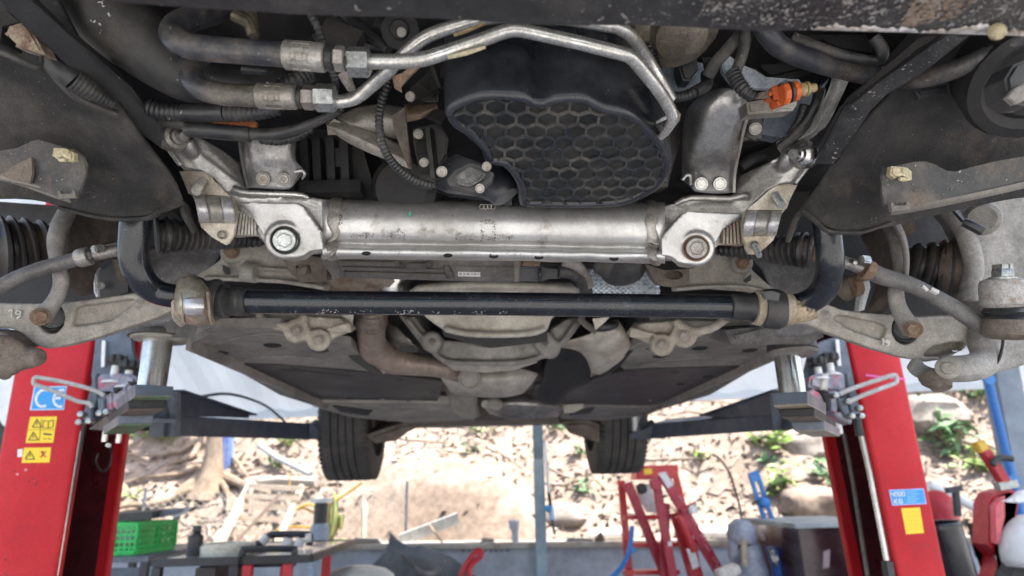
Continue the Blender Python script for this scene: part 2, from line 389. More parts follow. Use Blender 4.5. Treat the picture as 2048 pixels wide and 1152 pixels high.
# ---- front undertray lip across the top of the view
edge = [(-160,-16),(0,-10),(151,0),(300,8),(450,17),(700,33),(971,40),(1172,49),(1300,53),(1509,58),(1640,60),(1800,66),(1942,70),(2048,71),(2260,74)]
ZU = .335
e = [PZ('N', x, y, ZU) for x, y in cr(edge, 3)]
bm = BM(); front = [V((p.x*1.02, .10, 1.35+ZU-.015)) for p in e]
rows = [front, [V((p.x, p.y*.55+.045, p.z-.008)) for p in e], [V((p.x, p.y-.012, p.z-.004)) for p in e], e, [p+V((0,.004,.012)) for p in e]]
g = [[bm.verts.new(p + noise.noise_vector(p*9)*.004) for p in r] for r in rows]
for a, b in zip(g, g[1:]):
    for j in range(len(a)-1): bm.faces.new((a[j], a[j+1], b[j+1], b[j]))
from mathutils.bvhtree import BVHTree
bmesh.ops.recalc_face_normals(bm, faces=bm.faces[:]); bvh_ = BVHTree.FromBMesh(bm)
tr = C('front_undertray', bm, tray, mods=[('solid', .004, -1)])
random.seed(21); bm = BM()                    # dried splashes of grit on the right half of the lip
for _ in range(900):
    x = 1000+1060*random.random()**.6; y = 50+(x-1300)*.024-random.random()**1.1*80; s = random.choice((.7,.9,1.1,1.5,2.2,3.2))*random.uniform(.6,1.2); rr_ = ray('N', x, y).normalized()
    hit, n_, _i, _d = bvh_.ray_cast(EYE, rr_)
    if not hit: continue
    p = hit-rr_*.0007; u_ = n_.orthogonal().normalized(); w_ = n_.cross(u_); r0 = m('N', s, .45); a0_ = random.random()*6; k0 = random.uniform(.4, 1)
    c_, s_ = u_*math.cos(a0_)+w_*math.sin(a0_), w_*math.cos(a0_)-u_*math.sin(a0_)
    bm.faces.new([bm.verts.new(p+(c_*math.cos(t*1.047)+s_*k0*math.sin(t*1.047))*r0*random.uniform(.6, 1.3)) for t in range(6)])
C('dried_splashes', bm, mat('dried_grit', (.34,.33,.31), (.20,.18,.16), .9, 0, 60, fine=.3, bump=0), tr, smooth=0, kind='stuff')
bm = BM(); g = []                             # torn white edge at the right end, ragged strips on the lip
for i in range(150):
    X = 1622+i*3.4; base = 59.5+(X-1622)*.029
    wv = 5+17*max(0, noise.noise(V((X*.017, 3, 0)))+.2)+7*noise.noise(V((X*.09, 1, 0)))+(13*math.exp(-((X-1965)/48)**2))
    wv = max(0, wv); row = []
    for k, t in enumerate((0, .35, .7, 1)):
        rr_ = ray('N', X, base-wv*t+1).normalized(); hit, n_, _i, _d = bvh_.ray_cast(EYE, rr_)
        row.append(bm.verts.new((hit-rr_*(.0022+(.0025+.004*abs(noise.noise(V((X*.11, t*4, 7)))))*(k in (0, 1, 2)))) if hit else PZ('N', X, base, ZU-.003)))
    g.append(row)
for a_, b_ in zip(g, g[1:]):
    for j in range(3): bm.faces.new((a_[j], a_[j+1], b_[j+1], b_[j]))
C('frayed_edge', bm, fray, tr, smooth=60)
random.seed(4)
gritw = mat('white_grit', (.30,.29,.28), (.17,.16,.15), .9, 0, 60, fine=.3, bump=0); gritb = mat('brown_grit', (.20,.14,.10), (.28,.22,.17), .9, 0, 40, fine=.3, bump=0)
splat(tr, 'N', [(1400,-10),(2048,-10),(2048,66),(1900,64),(1400,50)], 900, (.7,.8,1,1.2,1.6,2.2,3.6), gritw, tr, 'pale_splashes')
splat(tr, 'N', [(1830,-5),(1960,-5),(1900,40),(1800,52)], 420, (1,1.3,1.8,2.6,4), gritb, tr, 'brown_splashes')
bm = BM(); p = PZ('N', 1994, 63, ZU-.012); lathe(bm, p, (0,-.35,-1), [(-.004,.005), (.001,.0062), (.004,.005), (.006,.003)], 12); C('undertray_screw', bm, cream, tr)

# ---- wheel arch liners
L_ = [[(-140,-60,.66),(-60,-60,.66),(0,-50,.66),(60,-40,.665),(100,-30,.67)],
      [(-140,110,.72),(-40,110,.72),(60,115,.72),(130,125,.725),(180,130,.73)],
      [(-140,240,.79),(0,245,.79),(120,250,.79),(210,255,.79),(275,262,.79)],
      [(-140,340,.835),(40,340,.835),(170,350,.835),(270,360,.84),(345,352,.85)],
      [(-140,392,.855),(60,404,.85),(180,432,.84),(290,430,.83),(368,408,.86)]]
lin = C('wheel_arch_liner', sheet(BM(), 'N', L_, 6, 6, .006, 9), linr, mods=[('solid', .006, -1)], label='left wheel arch liner of rough dark felt')
bm = BM(); ptube(bm, 'N', [(120,416,.848,4),(194,434,.838,4),(243,439,.832,4),(297,436,.832,4.5),(322,418,.845,5),(346,403,.875,6),(366,409,.88,7),(374,432,.885,8),(390,466,.89,5)], 10, flat=(1.6, V((.2,1,.1))))
C('liner_edge', bm, linr, lin)
R2 = [[(1890,60,.73),(1950,40,.72),(2010,30,.72),(2080,20,.72),(2200,0,.72)],
      [(1800,170,.77),(1860,160,.77),(1920,155,.77),(1990,150,.77),(2200,140,.77)],
      [(1700,275,.82),(1780,270,.815),(1870,262,.81),(1990,250,.81),(2200,240,.81)],
      [(1640,365,.865),(1720,370,.845),(1810,362,.84),(1980,345,.84),(2200,335,.84)],
      [(1598,424,.875),(1660,458,.845),(1735,460,.84),(1990,405,.85),(2200,380,.85)]]
lin2 = C('wheel_arch_liner', sheet(BM(), 'N', R2, 6, 6, .006, 9), linr, mods=[('solid', .006, -1)], label='right wheel arch liner of rough dark felt')
bm = BM(); ptube(bm, 'F', [(1240,190,.84,10),(1100,238,.836,11),(1030,246,.836,12),(880,236,.842,12),(800,172,.855,14),(735,130,.868,16),(695,165,.88,20),(668,230,.89,22),(650,300,.89,12)], 10, flat=(1.6, V((.2,1,.1))))
C('liner_edge', bm, linr, lin2)
flm = mat('dusty_flange_plastic', (.035,.036,.038), (.10,.092,.084), .55, 0, 13, .42, .66, .3, speck=((.34,.32,.29), 240, .72), stain=((.15,.11,.085), 12, .56, .72), bump=.2)
gritb = mat('brown_dust_flakes', (.16,.125,.10), (.24,.20,.165), .9, 0, 40, fine=.3, bump=0)
for f, P_, lip, cl, tabs, lr in (
    ('A', [(-180,880),(0,870),(100,860),(160,815),(220,800),(310,830),(430,865),(480,900),(499,945),(490,1010),(455,1128),(400,1150),(170,1080),(0,1030),(-180,1010)],
     [(-180,1006,.775),(0,1022,.775),(150,1062,.777),(300,1118,.78),(410,1152,.783)], (357,886), (380,1125), 'left'),
    ('C', [(1236,935),(1250,908),(1290,890),(1420,866),(1480,862),(1540,882),(1590,922),(1640,926),(1720,896),(1850,865),(2004,838),(2240,790),(2240,930),(2004,985),(1640,1062),(1400,1112),(1290,1120),(1252,1105),(1243,1020)],
     [(2240,935,.775),(2004,992,.775),(1700,1060,.777),(1400,1120,.78),(1290,1136,.783)], (1350,925), (1340,1110), 'right')):
    bm = plate(BM(), f, P_, .775, .004, .0015); fl = C('liner_flange', bm, flm, lin if lr == 'left' else lin2); splat(fl, f, P_, 160, (.6,.8,1.2,2), gritb, fl, d=.77)
    bm = BM(); ptube(bm, f, [(x, y, d, 26) for x, y, d in lip], 8, flat=(.35, V((0,.5,1)))); C('flange_rail', bm, grayp, lin if lr == 'left' else lin2)
    x, y = cl; s = 1 if lr == 'left' else .95
    bm = plate(BM(), f, [(x-62*s,y+10),(x-55*s,y-36),(x+20,y-32),(x+60*s,y-10),(x+62*s,y+36),(x+30*s,y+44),(x+22,y+14),(x-2,y+4),(x-22,y+14),(x-32*s,y+30)], .765, .010, .002, [])
    lathe(bm, P(f, x+20, y-12, .762), (EYE-P(f, x, y, .762)), [(-.006,.0035), (.001,.0034)], 10); ptube(bm, f, [(x-14,y+34,.762,12),(x+24,y+36,.762,12)], 8, 1)
    C('liner_clip', bm, cream, lin if lr == 'left' else lin2)
    x, y = tabs; bm = plate(BM(), f, [(x-50,y-22),(x-38,y-26),(x-30,y-8),(x+30,y-10),(x+38,y-30),(x+50,y-26),(x+54,y+14),(x-44,y+22)], .766, .006)
    C('flange_tab', bm, grayp, lin if lr == 'left' else lin2)
bm = plate(BM(), 'A', [(0,1004),(90,950),(180,905),(185,1000),(170,1058),(60,1030)], .768, .004); C('flange_gusset', bm, brownc, lin)

# ---- diagonal braces
bm = plate(BM(), 'Z', [(-60,-60,.60),(190,-60,.60),(500,240,.66),(700,400,.70),(1010,660,.77),(1245,975,.83),(1245,1160,.84),(1100,1020,.81),(905,890,.78),(860,800,.77),(700,640,.74),(540,525,.71),(330,325,.66),(60,82,.62)], None, .014, .002)
C('diagonal_brace', bm, mat('smooth_dark_brace', (.030,.030,.031), (.045,.044,.043), .5, 0, 6, fine=.1, speck=((.4,.38,.34), 70, .72), bump=.05), label='left diagonal brace, smooth dark grey')
bm = plate(BM(), 'C', [(1720,190,.63),(1450,405,.70),(1265,500,.745),(1175,592,.765),(990,886,.84),(880,884,.85),(1030,600,.78),(1070,560,.77),(1280,400,.72),(1500,250,.665),(1590,180,.64)], None, .022, .002)
b2 = C('diagonal_brace', bm, tray, label='right diagonal brace, black with white specks')
bm = plate(BM(), 'C', [(1600,170,.645),(1440,270,.69),(1100,520,.775),(1045,590,.79),(885,872,.855),(900,780,.85),(1010,580,.79),(1230,380,.735),(1450,190,.68)], None, .02, .002); C('brace_side', bm, blackp, b2)

splat(b2, 'C', [(1720,200),(1450,405),(1265,500),(1175,592),(990,886),(890,884),(1030,600),(1280,400),(1590,180)], 420, (.6,.7,.9,1.2,2), gritw, b2)
splat(lin2, 'N', [(1640,330),(1800,200),(2048,170),(2048,380),(1740,455),(1610,425)], 110, (.5,.7,.9,1.4), gritb, lin2); splat(lin, 'N', [(0,130),(130,130),(300,300),(360,400),(200,425),(0,400)], 110, (.5,.7,.9,1.4), gritb, lin)
# ---- clutter in the left corner
bm = plate(BM(), 'Z', [(20,250,.70),(90,210),(100,180),(165,165),(210,225),(260,280),(335,415),(230,385),(105,350),(120,300),(40,270)] if 0 else [(20,250),(90,212),(100,180),(165,166),(210,225),(262,280),(335,415),(230,386),(104,352),(122,302),(40,270)], .655, .02, .003)
C('corner_bracket', bm, mat('stained_bracket', (.30,.25,.18), (.16,.10,.07), .7, 0, 60, .4, .6, .3, bump=.2))
bm = BM(); ptube(bm, 'Z', [(-60,370,.64,26),(60,420,.645,26),(180,475,.65,26),(270,515,.655,24),(312,500,.66,18),(322,440,.67,14)], 12); C('corner_pipe', bm, darkg)
bm = plate(BM(), 'Z', [(-40,100),(50,85),(150,170),(20,200),(0,330),(-40,340)], .67, .03); C('corner_cover', bm, vdark)
bm = BM(); ptube(bm, 'Z', [(330,370,.69,50),(420,480,.70,75),(500,560,.705,84),(560,610,.71,86)], 14); bellows(bm, 'Z', [(560,610,.71,88),(700,700,.725,72),(860,800,.745,40)], .0044, .05, 16)
bm2 = BM(); ptube(bm2, 'Z', [(340,470,.72,30),(480,640,.725,38),(640,770,.735,40),(900,880,.76,30)], 10)
C('corrugated_duct', bm, plast); C('duct_sleeve', bm2, blackp)
# ---- intercooler duct
bm = BM(); ptube(bm, 'N', [(150,-90,.74,70),(200,0,.745,78),(256,58,.75,74),(318,112,.76,62),(372,150,.77,52),(425,168,.785,42),(480,172,.80,36),(560,165,.84,34)], 24, 6)
C('intercooler_duct', bm, mat('dusty_duct_plastic', (.020,.020,.021), (.065,.058,.048), .5, 0, 10, .46, .70, .25, speck=((.45,.45,.43), 130, .715), bump=.15))
# ---- horn and hose in the right corner
bm = BM(); lathe(bm, P('N', 2060, 160, .69), (-.25,-.55,-.8), [(-.05,.062), (.0,.066), (.012,.062), (.016,.05), (.010,.040), (.016,.034), (.02,.0)], 28); C('horn', bm, vdark)
bm = plate(BM(), 'C', [(1910,420),(1960,340),(2060,300),(2060,560),(1990,560),(1930,520)], .60, .03, .003); k = C('horn_plug', bm, plast)
bm = plate(BM(), 'C', [(1915,520),(1960,470),(2020,440),(2030,530),(1960,560)], .592, .006, .001); C('plug_insert', bm, grayp, k)
bm = BM(); ptube(bm, 'C', [(590,110,.74,58),(640,190,.74,58),(720,265,.75,56),(900,335,.77,54),(1100,385,.79,54),(1300,420,.80,52),(1420,425,.745,52),(1600,385,.71,50),(1800,300,.685,50),(2100,150,.65,50)], 18)
ch_ = C('coolant_hose', bm, hosem, label='wide dark coolant hose passing behind the right brace')
bm = BM(); ptube(bm, 'C', [(760,210,.78,40),(920,262,.77,30),(1100,310,.76,26),(1220,325,.76,30),(1245,270,.75,32),(1200,200,.75,30)], 12); C('hose_hook', bm, rubber)
bm = plate(BM(), 'C', [(1425,480),(1600,450),(1600,490),(1450,525)], .74, .01, .003); C('liner_tab', bm, plast)

# ---- refrigerant hoses, crimps, nuts and bright pipes
H1 = [(1330,40,.74,50),(1230,75,.71,62),(1110,105,.67,68),(1015,150,.64,72),(1000,215,.62,74),(1075,260,.612,74),(1200,280,.612,73),(1420,298,.615,72),(1650,316,.62,72)]
h1 = C('refrigerant_hose', ptube(BM(), 'A', H1, 20, 7), hosem, label='upper refrigerant hose bent back in a tight loop')
H2 = [(1190,290,.72,66),(1130,330,.70,67),(1100,395,.69,68),(1110,460,.68,68),(1180,518,.676,66),(1300,545,.676,64),(1400,550,.676,63),(1500,553,.676,63)]
h2 = C('refrigerant_hose', ptube(BM(), 'A', H2, 20, 7), hosem, label='lower refrigerant hose bent back behind the upper one')
def crimp(f, a, b, d, r, par):
    bm = BM(); p, q = P(f, *a, d), P(f, *b, d); ax = q-p; l = ax.length; R = m(f, r, d)
    lathe(bm, p, ax, [(0,R*.9),(l*.03,R*1.02),(l*.22,R*1.0),(l*.26,R*.9),(l*.34,R*.9),(l*.38,R),(l*.5,R),(l*.54,R*.9),(l*.62,R*.9),(l*.66,R),(l*.9,R*1.0),(l*.96,R*.98),(l,R*.8)], 22)
    b, n = p+ax*.45, ax.normalized(); u = n.cross(V((0,0,1))).normalized(); v = n.cross(u)
    for k in range(8):
        t = k*math.pi/4+.3; c = b+(u*math.cos(t)+v*math.sin(t))*R*.97
        box(bm, c, n*l*.22, (u*math.cos(t)+v*math.sin(t))*R*.05, (v*math.cos(t)-u*math.sin(t))*R*.17, R*.03)
    C('crimp_ferrule', bm, alud, par)
def ring(f, a, b, d, r, mt, par, name, seg=20, ch=.12):
    bm = BM(); p, q = P(f, *a, d), P(f, *b, d); ax = q-p; l = ax.length; R = m(f, r, d)
    lathe(bm, p, ax, [(0,R*(1-ch)),(l*ch*1.3,R),(l*(1-ch*1.3),R),(l,R*(1-ch))], seg, ang0=.2); C(name, bm, mt, par)
crimp('A', (1640,315), (1880,334), .62, 82, h1)
ring('A', (1880,334), (1925,337), .62, 74, rubber, h1, 'seal_collar')
ring('A', (1927,337), (1985,340), .62, 74, alud, h1, 'hex_collar', 6); ring('B', (105,335), (125,336), .625, 48, rubber, h1, 'seal_ring')
ring('B', (122,332), (238,334), .63, 80, zinc, h1, 'union_nut', 6, .06)
crimp('A', (1485,553), (1712,560), .676, 72, h2)
ring('A', (1712,560), (1745,561), .68, 62, rubber, h2, 'seal_collar')
ring('A', (1745,562), (1815,564), .68, 70, alud, h2, 'hex_collar', 6)
ring('A', (1820,563), (1932,566), .68, 80, zinc, h2, 'union_nut', 6, .06)
p1 = [(225,330,.632,40),(420,328,.630,40),(520,318,.628,40),(600,296,.626,39),(800,228,.622,38),(960,170,.62,38),(1030,160,.62,38),(1110,174,.62,37),(1350,228,.625,37),(1560,280,.632,37),(1635,305,.64,37),(1700,375,.655,37),(1780,475,.675,36),(1840,570,.70,34),(1862,628,.71,30),(1845,675,.72,24),(1800,735,.74,18)]
pp = C('refrigerant_pipe', ptube(BM(), 'B', p1, 18, 5), pipea, label='front bright aluminium pipe bent over the oil pan')
bm = plate(BM(), 'B', [(1858,600,.716),(1880,625,.716),(1876,660,.72),(1815,742,.745),(1800,728,.745),(1846,655,.72),(1840,630,.716),(1775,668,.74),(1768,652,.74)], None, .012, .001); C('pipe_clip', bm, alu, pp)
p2 = [(20,546,.69,36),(110,540,.69,36),(180,515,.69,36),(260,450,.68,36),(340,380,.665,36),(420,295,.652,36),(500,225,.648,36),(580,180,.646,36),(700,140,.645,36),(850,100,.645,36),(1000,85,.645,36),(1250,95,.645,36),(1480,130,.65,36),(1570,150,.66,36),(1640,195,.675,35),(1720,310,.715,34),(1800,440,.735,33),(1855,530,.75,30)]
C('refrigerant_pipe', ptube(BM(), 'B', p2, 18, 5), pipea, label='rear bright aluminium pipe running behind the front one')
bm = plate(BM(), 'B', [(358,405),(415,395),(470,345),(510,330),(515,345),(440,420),(405,460),(410,490),(372,470)], .72, .006, .001); C('pipe_bracket', bm, mat('tan_bracket', (.35,.25,.19), (.24,.15,.1), .6, .3, 40), pp)
bm = BM(); ptube(bm, 'B', [(660,308,.62,10),(760,282,.617,14),(860,252,.616,8)], 8); C('pipe_weld_strip', bm, cream, pp)
bm = BM(); ptube(bm, 'B', [(690,190,.636,9),(760,165,.636,11),(850,128,.636,9)], 8); C('pipe_weld_strip', bm, tan, pp)

# ---- oil pan with honeycomb floor
c0 = PZ('B', 1250, 700, .392); npl = V((0,-.16,-1)).normalized()
OUT = [(655,625),(672,580),(735,545),(835,512),(960,512),(1070,522),(1115,550),(1175,556),(1230,532),(1330,524),(1405,532),(1470,570),(1540,590),(1610,604),(1690,650),(1800,755),(1835,830),(1850,870),(1838,945),(1790,1010),(1720,1055),(1620,1095),(1500,1112),(1300,1116),(1150,1112),(1050,1100),(1045,1020),(1000,940),(955,895),(900,885),(868,872),(850,820),(800,765),(740,715),(690,685)]
o3 = [PP('B', x, y, c0, npl) for x, y in cr(OUT, 2, True)]
ctr = sum(o3, V((0,0,0)))/len(o3)
def offs(L, d):
    n = len(L); out = []
    for i in range(n):
        t = (L[(i+1) % n]-L[i-1]).normalized(); s = t.cross(npl).normalized()
        if s.dot(L[i]-ctr) < 0 and abs(s.dot((L[i]-ctr).normalized())) > .0: pass
        out.append((L[i], s))
    # outward orientation by signed area
    A = sum((L[i].cross(L[(i+1) % n])).dot(npl) for i in range(n)); sg = 1 if A > 0 else -1
    return [p+s*d*sg for p, s in out]
up3 = V((0,.10,1)).normalized()
bm = BM()
ringz = [offs(o3, -.0095), offs(o3, -.0075), offs(o3, -.004), o3, offs(o3, .0025), offs(o3, .0035), offs(o3, .0045), offs(o3, .005)]
lift_ = [.0035, .0, -.0012, .0005, .006, .016, .05, .13]
g = [[bm.verts.new(p-npl*h if k < 6 else p+up3*h) for p in L] for k, (L, h) in enumerate(zip(ringz, lift_))]
for a, b in zip(g, g[1:]):
    n = len(a)
    for j in range(n): bm.faces.new((a[j], a[(j+1) % n], b[(j+1) % n], b[j]))
op = C('oil_pan', bm, pan, smooth=50)
bm = BM(); bm.faces.new([bm.verts.new(p-npl*.0034) for p in offs(o3, -.0085)]); C('pan_floor', bm, hexf, op)
def inside(p, L):
    ax = V((1,0,0)); ax = (ax-npl*ax.dot(npl)).normalized(); ay = npl.cross(ax); x, y = (p-ctr).dot(ax), (p-ctr).dot(ay); c = False; Q = [((q-ctr).dot(ax), (q-ctr).dot(ay)) for q in L]
    for (x1, y1), (x2, y2) in zip(Q, Q[1:]+Q[:1]):
        if (y1 > y) != (y2 > y) and x < (x2-x1)*(y-y1)/(y2-y1)+x1: c = not c
    return c
ax = V((1,0,0)); ax = (ax-npl*ax.dot(npl)).normalized(); ay = npl.cross(ax)
a0 = (PP('B', 1190, 655, c0, npl)-PP('B', 1080, 650, c0, npl)).length; Rh = a0/math.sqrt(3); o_hex = PP('B', 1080, 650, c0, npl); lim = offs(o3, -.0060)
bm = BM()
for i in range(-16, 17):
    for j in range(-16, 17):
        c = o_hex + ax*(a0*(i+.5*(j % 2))) + ay*(1.5*Rh*j)
        hx = [c+(ax*math.sin(math.pi/3*k)+ay*math.cos(math.pi/3*k))*Rh for k in range(6)]
        if not any(inside(h, lim) for h in hx): continue
        pull = lambda p: p if inside(p, lim) else min((q for q in lim), key=lambda q: (q-p).length)
        O = [bm.verts.new(pull(h)-npl*.0005) for h in hx]; I = [bm.verts.new(pull(c+(h-c)*.89)-npl*.0005) for h in hx]; B = [bm.verts.new(pull(c+(h-c)*.84)-npl*.0036) for h in hx]
        for k in range(6):
            try:
                bm.faces.new((O[k], O[(k+1) % 6], I[(k+1) % 6], I[k])); bm.faces.new((I[k], I[(k+1) % 6], B[(k+1) % 6], B[k]))
            except ValueError: pass
bmesh.ops.remove_doubles(bm, verts=bm.verts[:], dist=.0001)
C('honeycomb_ribs', bm, mat('pan_rib_plastic', (.028,.031,.038), (.090,.084,.076), .34, 0, 22, .45, .64, .25, bump=.06), op, smooth=20)
bm = BM(); ptube(bm, 'B', [(880,905,.88,84),(930,990,.87,88),(955,1030,.865,88),(972,1055,.863,74)], 22, 4); C('pan_boss', bm, pan, op)
bm = plate(BM(), 'B', [(590,880),(700,820),(800,860),(920,910),(1000,1000),(1000,1090),(940,1085),(820,1050),(650,1030),(580,1000)], .89, .05, .006); C('pan_corner', bm, pan, op)
bm = plate(BM(), 'B', [(652,955),(700,905),(775,868),(840,885),(905,925),(890,965),(840,1000),(790,1022),(700,1000),(660,985)], .775, .03, .006); s_ = C('oil_level_sensor', bm, plast, op)
bm = plate(BM(), 'B', [(690,950),(775,890),(865,930),(830,970),(770,1000),(715,985)], .768, .01, .003); C('sensor_cap', bm, mat('scuffed_sensor_plastic', (.05,.05,.05), (.16,.155,.145), .5, 0, 60, .45, .6, .3), s_)
bolt('B', 626, 920, .77, 30, s_, TX['alud']); bolt('B', 866, 892, .765, 26, s_, TX['alud']); bolt('B', 830, 1010, .77, 26, s_, HX['alud'])
bm = BM()                                    # ribbed flange left of the pan
for q, d in (([(455,470),(560,380),(640,330),(690,350),(610,440),(605,545),(520,545),(440,540)], .80), ([(470,690),(610,655),(660,740),(650,830),(600,880),(590,1000),(520,980),(470,760)], .82)):
    plate(bm, 'B', q, d, .02, .002)
for (x0, y0, x1, y1, d) in ((470,500,600,460,.79),(520,430,600,500,.79),(560,380,650,400,.79),(480,740,560,720,.81),(490,800,570,790,.81),(500,850,575,840,.81),(505,900,580,890,.81),(560,690,590,960,.81),(600,360,640,470,.79),(470,560,640,640,.80)):
    beam(bm, P('B', x0, y0, d), P('B', x1, y1, d), .006, .016)
fl = C('pan_flange', bm, blackp, op)
for x, y, r in ((457,517,30),(500,718,30),(530,870,28)): bolt('B', x, y, .785, r*.9, fl, TX['alud'])
bm = sheet(BM(), 'B', [[(425,560,.80),(520,555,.80),(605,545,.80)], [(435,610,.785),(530,600,.785),(600,570,.79)], [(440,655,.79),(510,640,.79),(560,610,.795)]], 4, 4); C('flange_bracket', bm, mat('rusty_brown_bracket', (.10,.06,.04), (.18,.13,.09), .6, .2, 50), fl, mods=[('solid', .005, -1)])
# ---- wiring conduits
bm = BM(); bellows(bm, 'B', [(370,380,.74,19),(330,470,.735,20),(300,560,.735,20),(290,660,.735,20),(310,780,.745,20),(370,880,.765,20),(470,960,.785,20),(575,995,.795,20)], .0048, .22, 12)
C('corrugated_conduit', bm, plast, label='corrugated conduit looping down the left side of the oil pan')
bm = BM(); bellows(bm, 'A', [(1790,80,.66,22),(1825,150,.66,22),(1860,240,.67,20)], .0048, .22, 12); C('corrugated_conduit', bm, plast, label='short corrugated conduit behind the upper ferrule')
bm = BM(); bellows(bm, 'A', [(1915,400,.67,22),(1930,460,.68,20),(1930,520,.70,18)], .004, .22, 10); C('corrugated_conduit', bm, plast, label='short corrugated conduit between the two unions')
bm = BM(); bellows(bm, 'A', [(1620,510,.73,50),(1700,470,.73,50),(1790,420,.74,46)], .005, .12, 14); C('corrugated_conduit', bm, plast, label='wide corrugated conduit behind the ferrules')
bm = BM(); bellows(bm, 'A', [(860,620,.80,50),(940,640,.80,50),(1060,650,.80,48)], .0062, .1, 14); ptube(bm, 'A', [(1060,648,.79,50),(1180,650,.785,54),(1300,650,.78,50)], 14); bellows(bm, 'A', [(1300,650,.78,48),(1450,650,.78,44),(1620,620,.78,40)], .0062, .12, 14)
C('corrugated_conduit', bm, plast, label='wide corrugated conduit under the lower hose')
bm = BM(); bellows(bm, 'A', [(1500,800,.86,26),(1600,810,.86,26),(1700,790,.86,24),(1800,740,.86,22)], .0062, .18, 12); C('corrugated_conduit', bm, plast, label='grey corrugated conduit below the black sleeve')
bm = BM(); ptube(bm, 'A', [(1080,745,.81,44),(1200,750,.805,48),(1400,770,.80,46),(1440,772,.80,46)], 14); k = C('harness_sleeve', bm, plast)
bm = BM(); ptube(bm, 'A', [(1440,772,.80,36),(1560,772,.80,34),(1700,745,.80,30),(1850,690,.78,26),(1960,630,.75,24)], 12); C('harness_tail', bm, rubber, k)
bm = BM(); ptube(bm, 'A', [(900,690,.83,30),(1000,705,.82,34),(1090,720,.815,34)], 10); C('harness_pipe', bm, darkg, k)
bm = BM(); beam(bm, P('A', 1230, 697, .80), P('A', 1480, 725, .80), .006, .008); C('orange_strip', bm, mat('faded_orange', (.28,.07,.03), (.2,.12,.05), .5, 0, 90), k)
# ---- loose engine bay pieces, left
bm = BM(); ptube(bm, 'A', [(1345,90,.70,34),(1430,130,.70,38),(1460,200,.70,36),(1440,60,.71,36)], 10); C('valve_elbow', bm, mat('tarnished_brass', (.16,.14,.09), (.08,.07,.05), .45, .4, 40), h1)
bm = BM(); ptube(bm, 'A', [(1400,400,.72,28),(1500,410,.72,22),(1560,412,.73,16)], 10); C('sensor_plug', bm, plast)
bm = plate(BM(), 'A', [(1980,400),(2010,420),(2050,520),(2000,520),(1940,430)], .72, .01, .002); C('metal_tab', bm, alud)
bm = BM(); beam(bm, P('A', 1870, 170, .74), P('A', 2080, 250, .74), .02, .02); beam(bm, P('A', 1830, 250, .76), P('A', 1960, 120, .76), .015, .015); C('cable_guide', bm, blackp)
bm = BM(); lathe(bm, P('B', 408, 170, .74), (0,-1,-.6), [(0,.02),(.01,.022),(.014,.012),(.018,.010)], 14); ptube(bm, 'B', [(300,140,.78,60),(380,190,.77,50),(420,250,.76,40)], 12); C('pump_mount', bm, vdark)
bolt('B', 410, 172, .72, 26, car, TX['alud'])
bm = BM(); ptube(bm, 'B', [(100,70,.78,30),(250,190,.76,30),(340,270,.75,26)], 10); ptube(bm, 'B', [(0,170,.76,16),(150,230,.76,16),(320,260,.77,16)], 8); C('bay_pipe', bm, plast)
# pale exhaust casting behind the conduit
bm = sheet(BM(), 'B', [[(60,628,.90),(170,575,.89),(300,558,.89),(440,575,.90)], [(130,660,.87),(220,620,.865),(320,620,.865),(430,640,.87)], [(230,700,.875),(300,700,.87),(370,700,.875),(440,710,.885)], [(310,730,.90),(350,740,.90),(400,745,.90),(450,760,.91)]], 5, 5)
ec = C('exhaust_manifold_cover', bm, mat('pale_manifold_casting', (.34,.32,.28), (.24,.22,.19), .55, .4, 14, bump=.15), mods=[('solid', .02, -1)])
bm = sheet(BM(), 'B', [[(0,655,.89),(60,640,.885),(180,665,.88),(320,730,.89),(440,800,.90)], [(10,670,.87),(70,690,.865),(180,740,.86),(310,800,.87),(440,860,.885)], [(20,690,.885),(90,745,.88),(190,800,.88),(310,850,.885),(455,905,.895)]], 5, 5)
C('manifold_band', bm, mat('light_manifold_band', (.44,.41,.36), (.33,.3,.26), .55, .4, 14, bump=.1), ec, mods=[('solid', .015, -1)])
bm = plate(BM(), 'B', [(355,620),(430,570),(440,690),(465,905),(440,890),(400,780),(370,700)], .86, .01, .002); C('manifold_flange', bm, brownc, ec)
# dark engine block left with ribs
bm = plate(BM(), 'A', [(1700,740),(2060,760),(2180,1160),(1700,1160)], .98, .15); 
for x in (1760,1830,1910,1990): beam(bm, P('A', x, 800, .965), P('A', x+12, 1080, .965), .012, .02)
beam(bm, P('A', 1740, 1100, .955), P('A', 2090, 1095, .955), .03, .02); plate(bm, 'A', [(1890,850),(2010,850),(2010,960),(1890,960)], .96, .01, .002)
C('engine_block', bm, vdark, label='ribbed dark side of the engine block')
bm = plate(BM(), 'B', [(0,890),(150,900),(330,960),(520,1010),(860,1070),(860,1110),(0,1080)], 1.0, .1, .01); C('engine_block_foot', bm, vdark)
bm = BM(); lathe(bm, P('B', 420, 1010, .95), (-.2,-1,-.3), [(-.05,.05),(0,.052),(.01,.04)], 20); C('block_plug', bm, vdark)
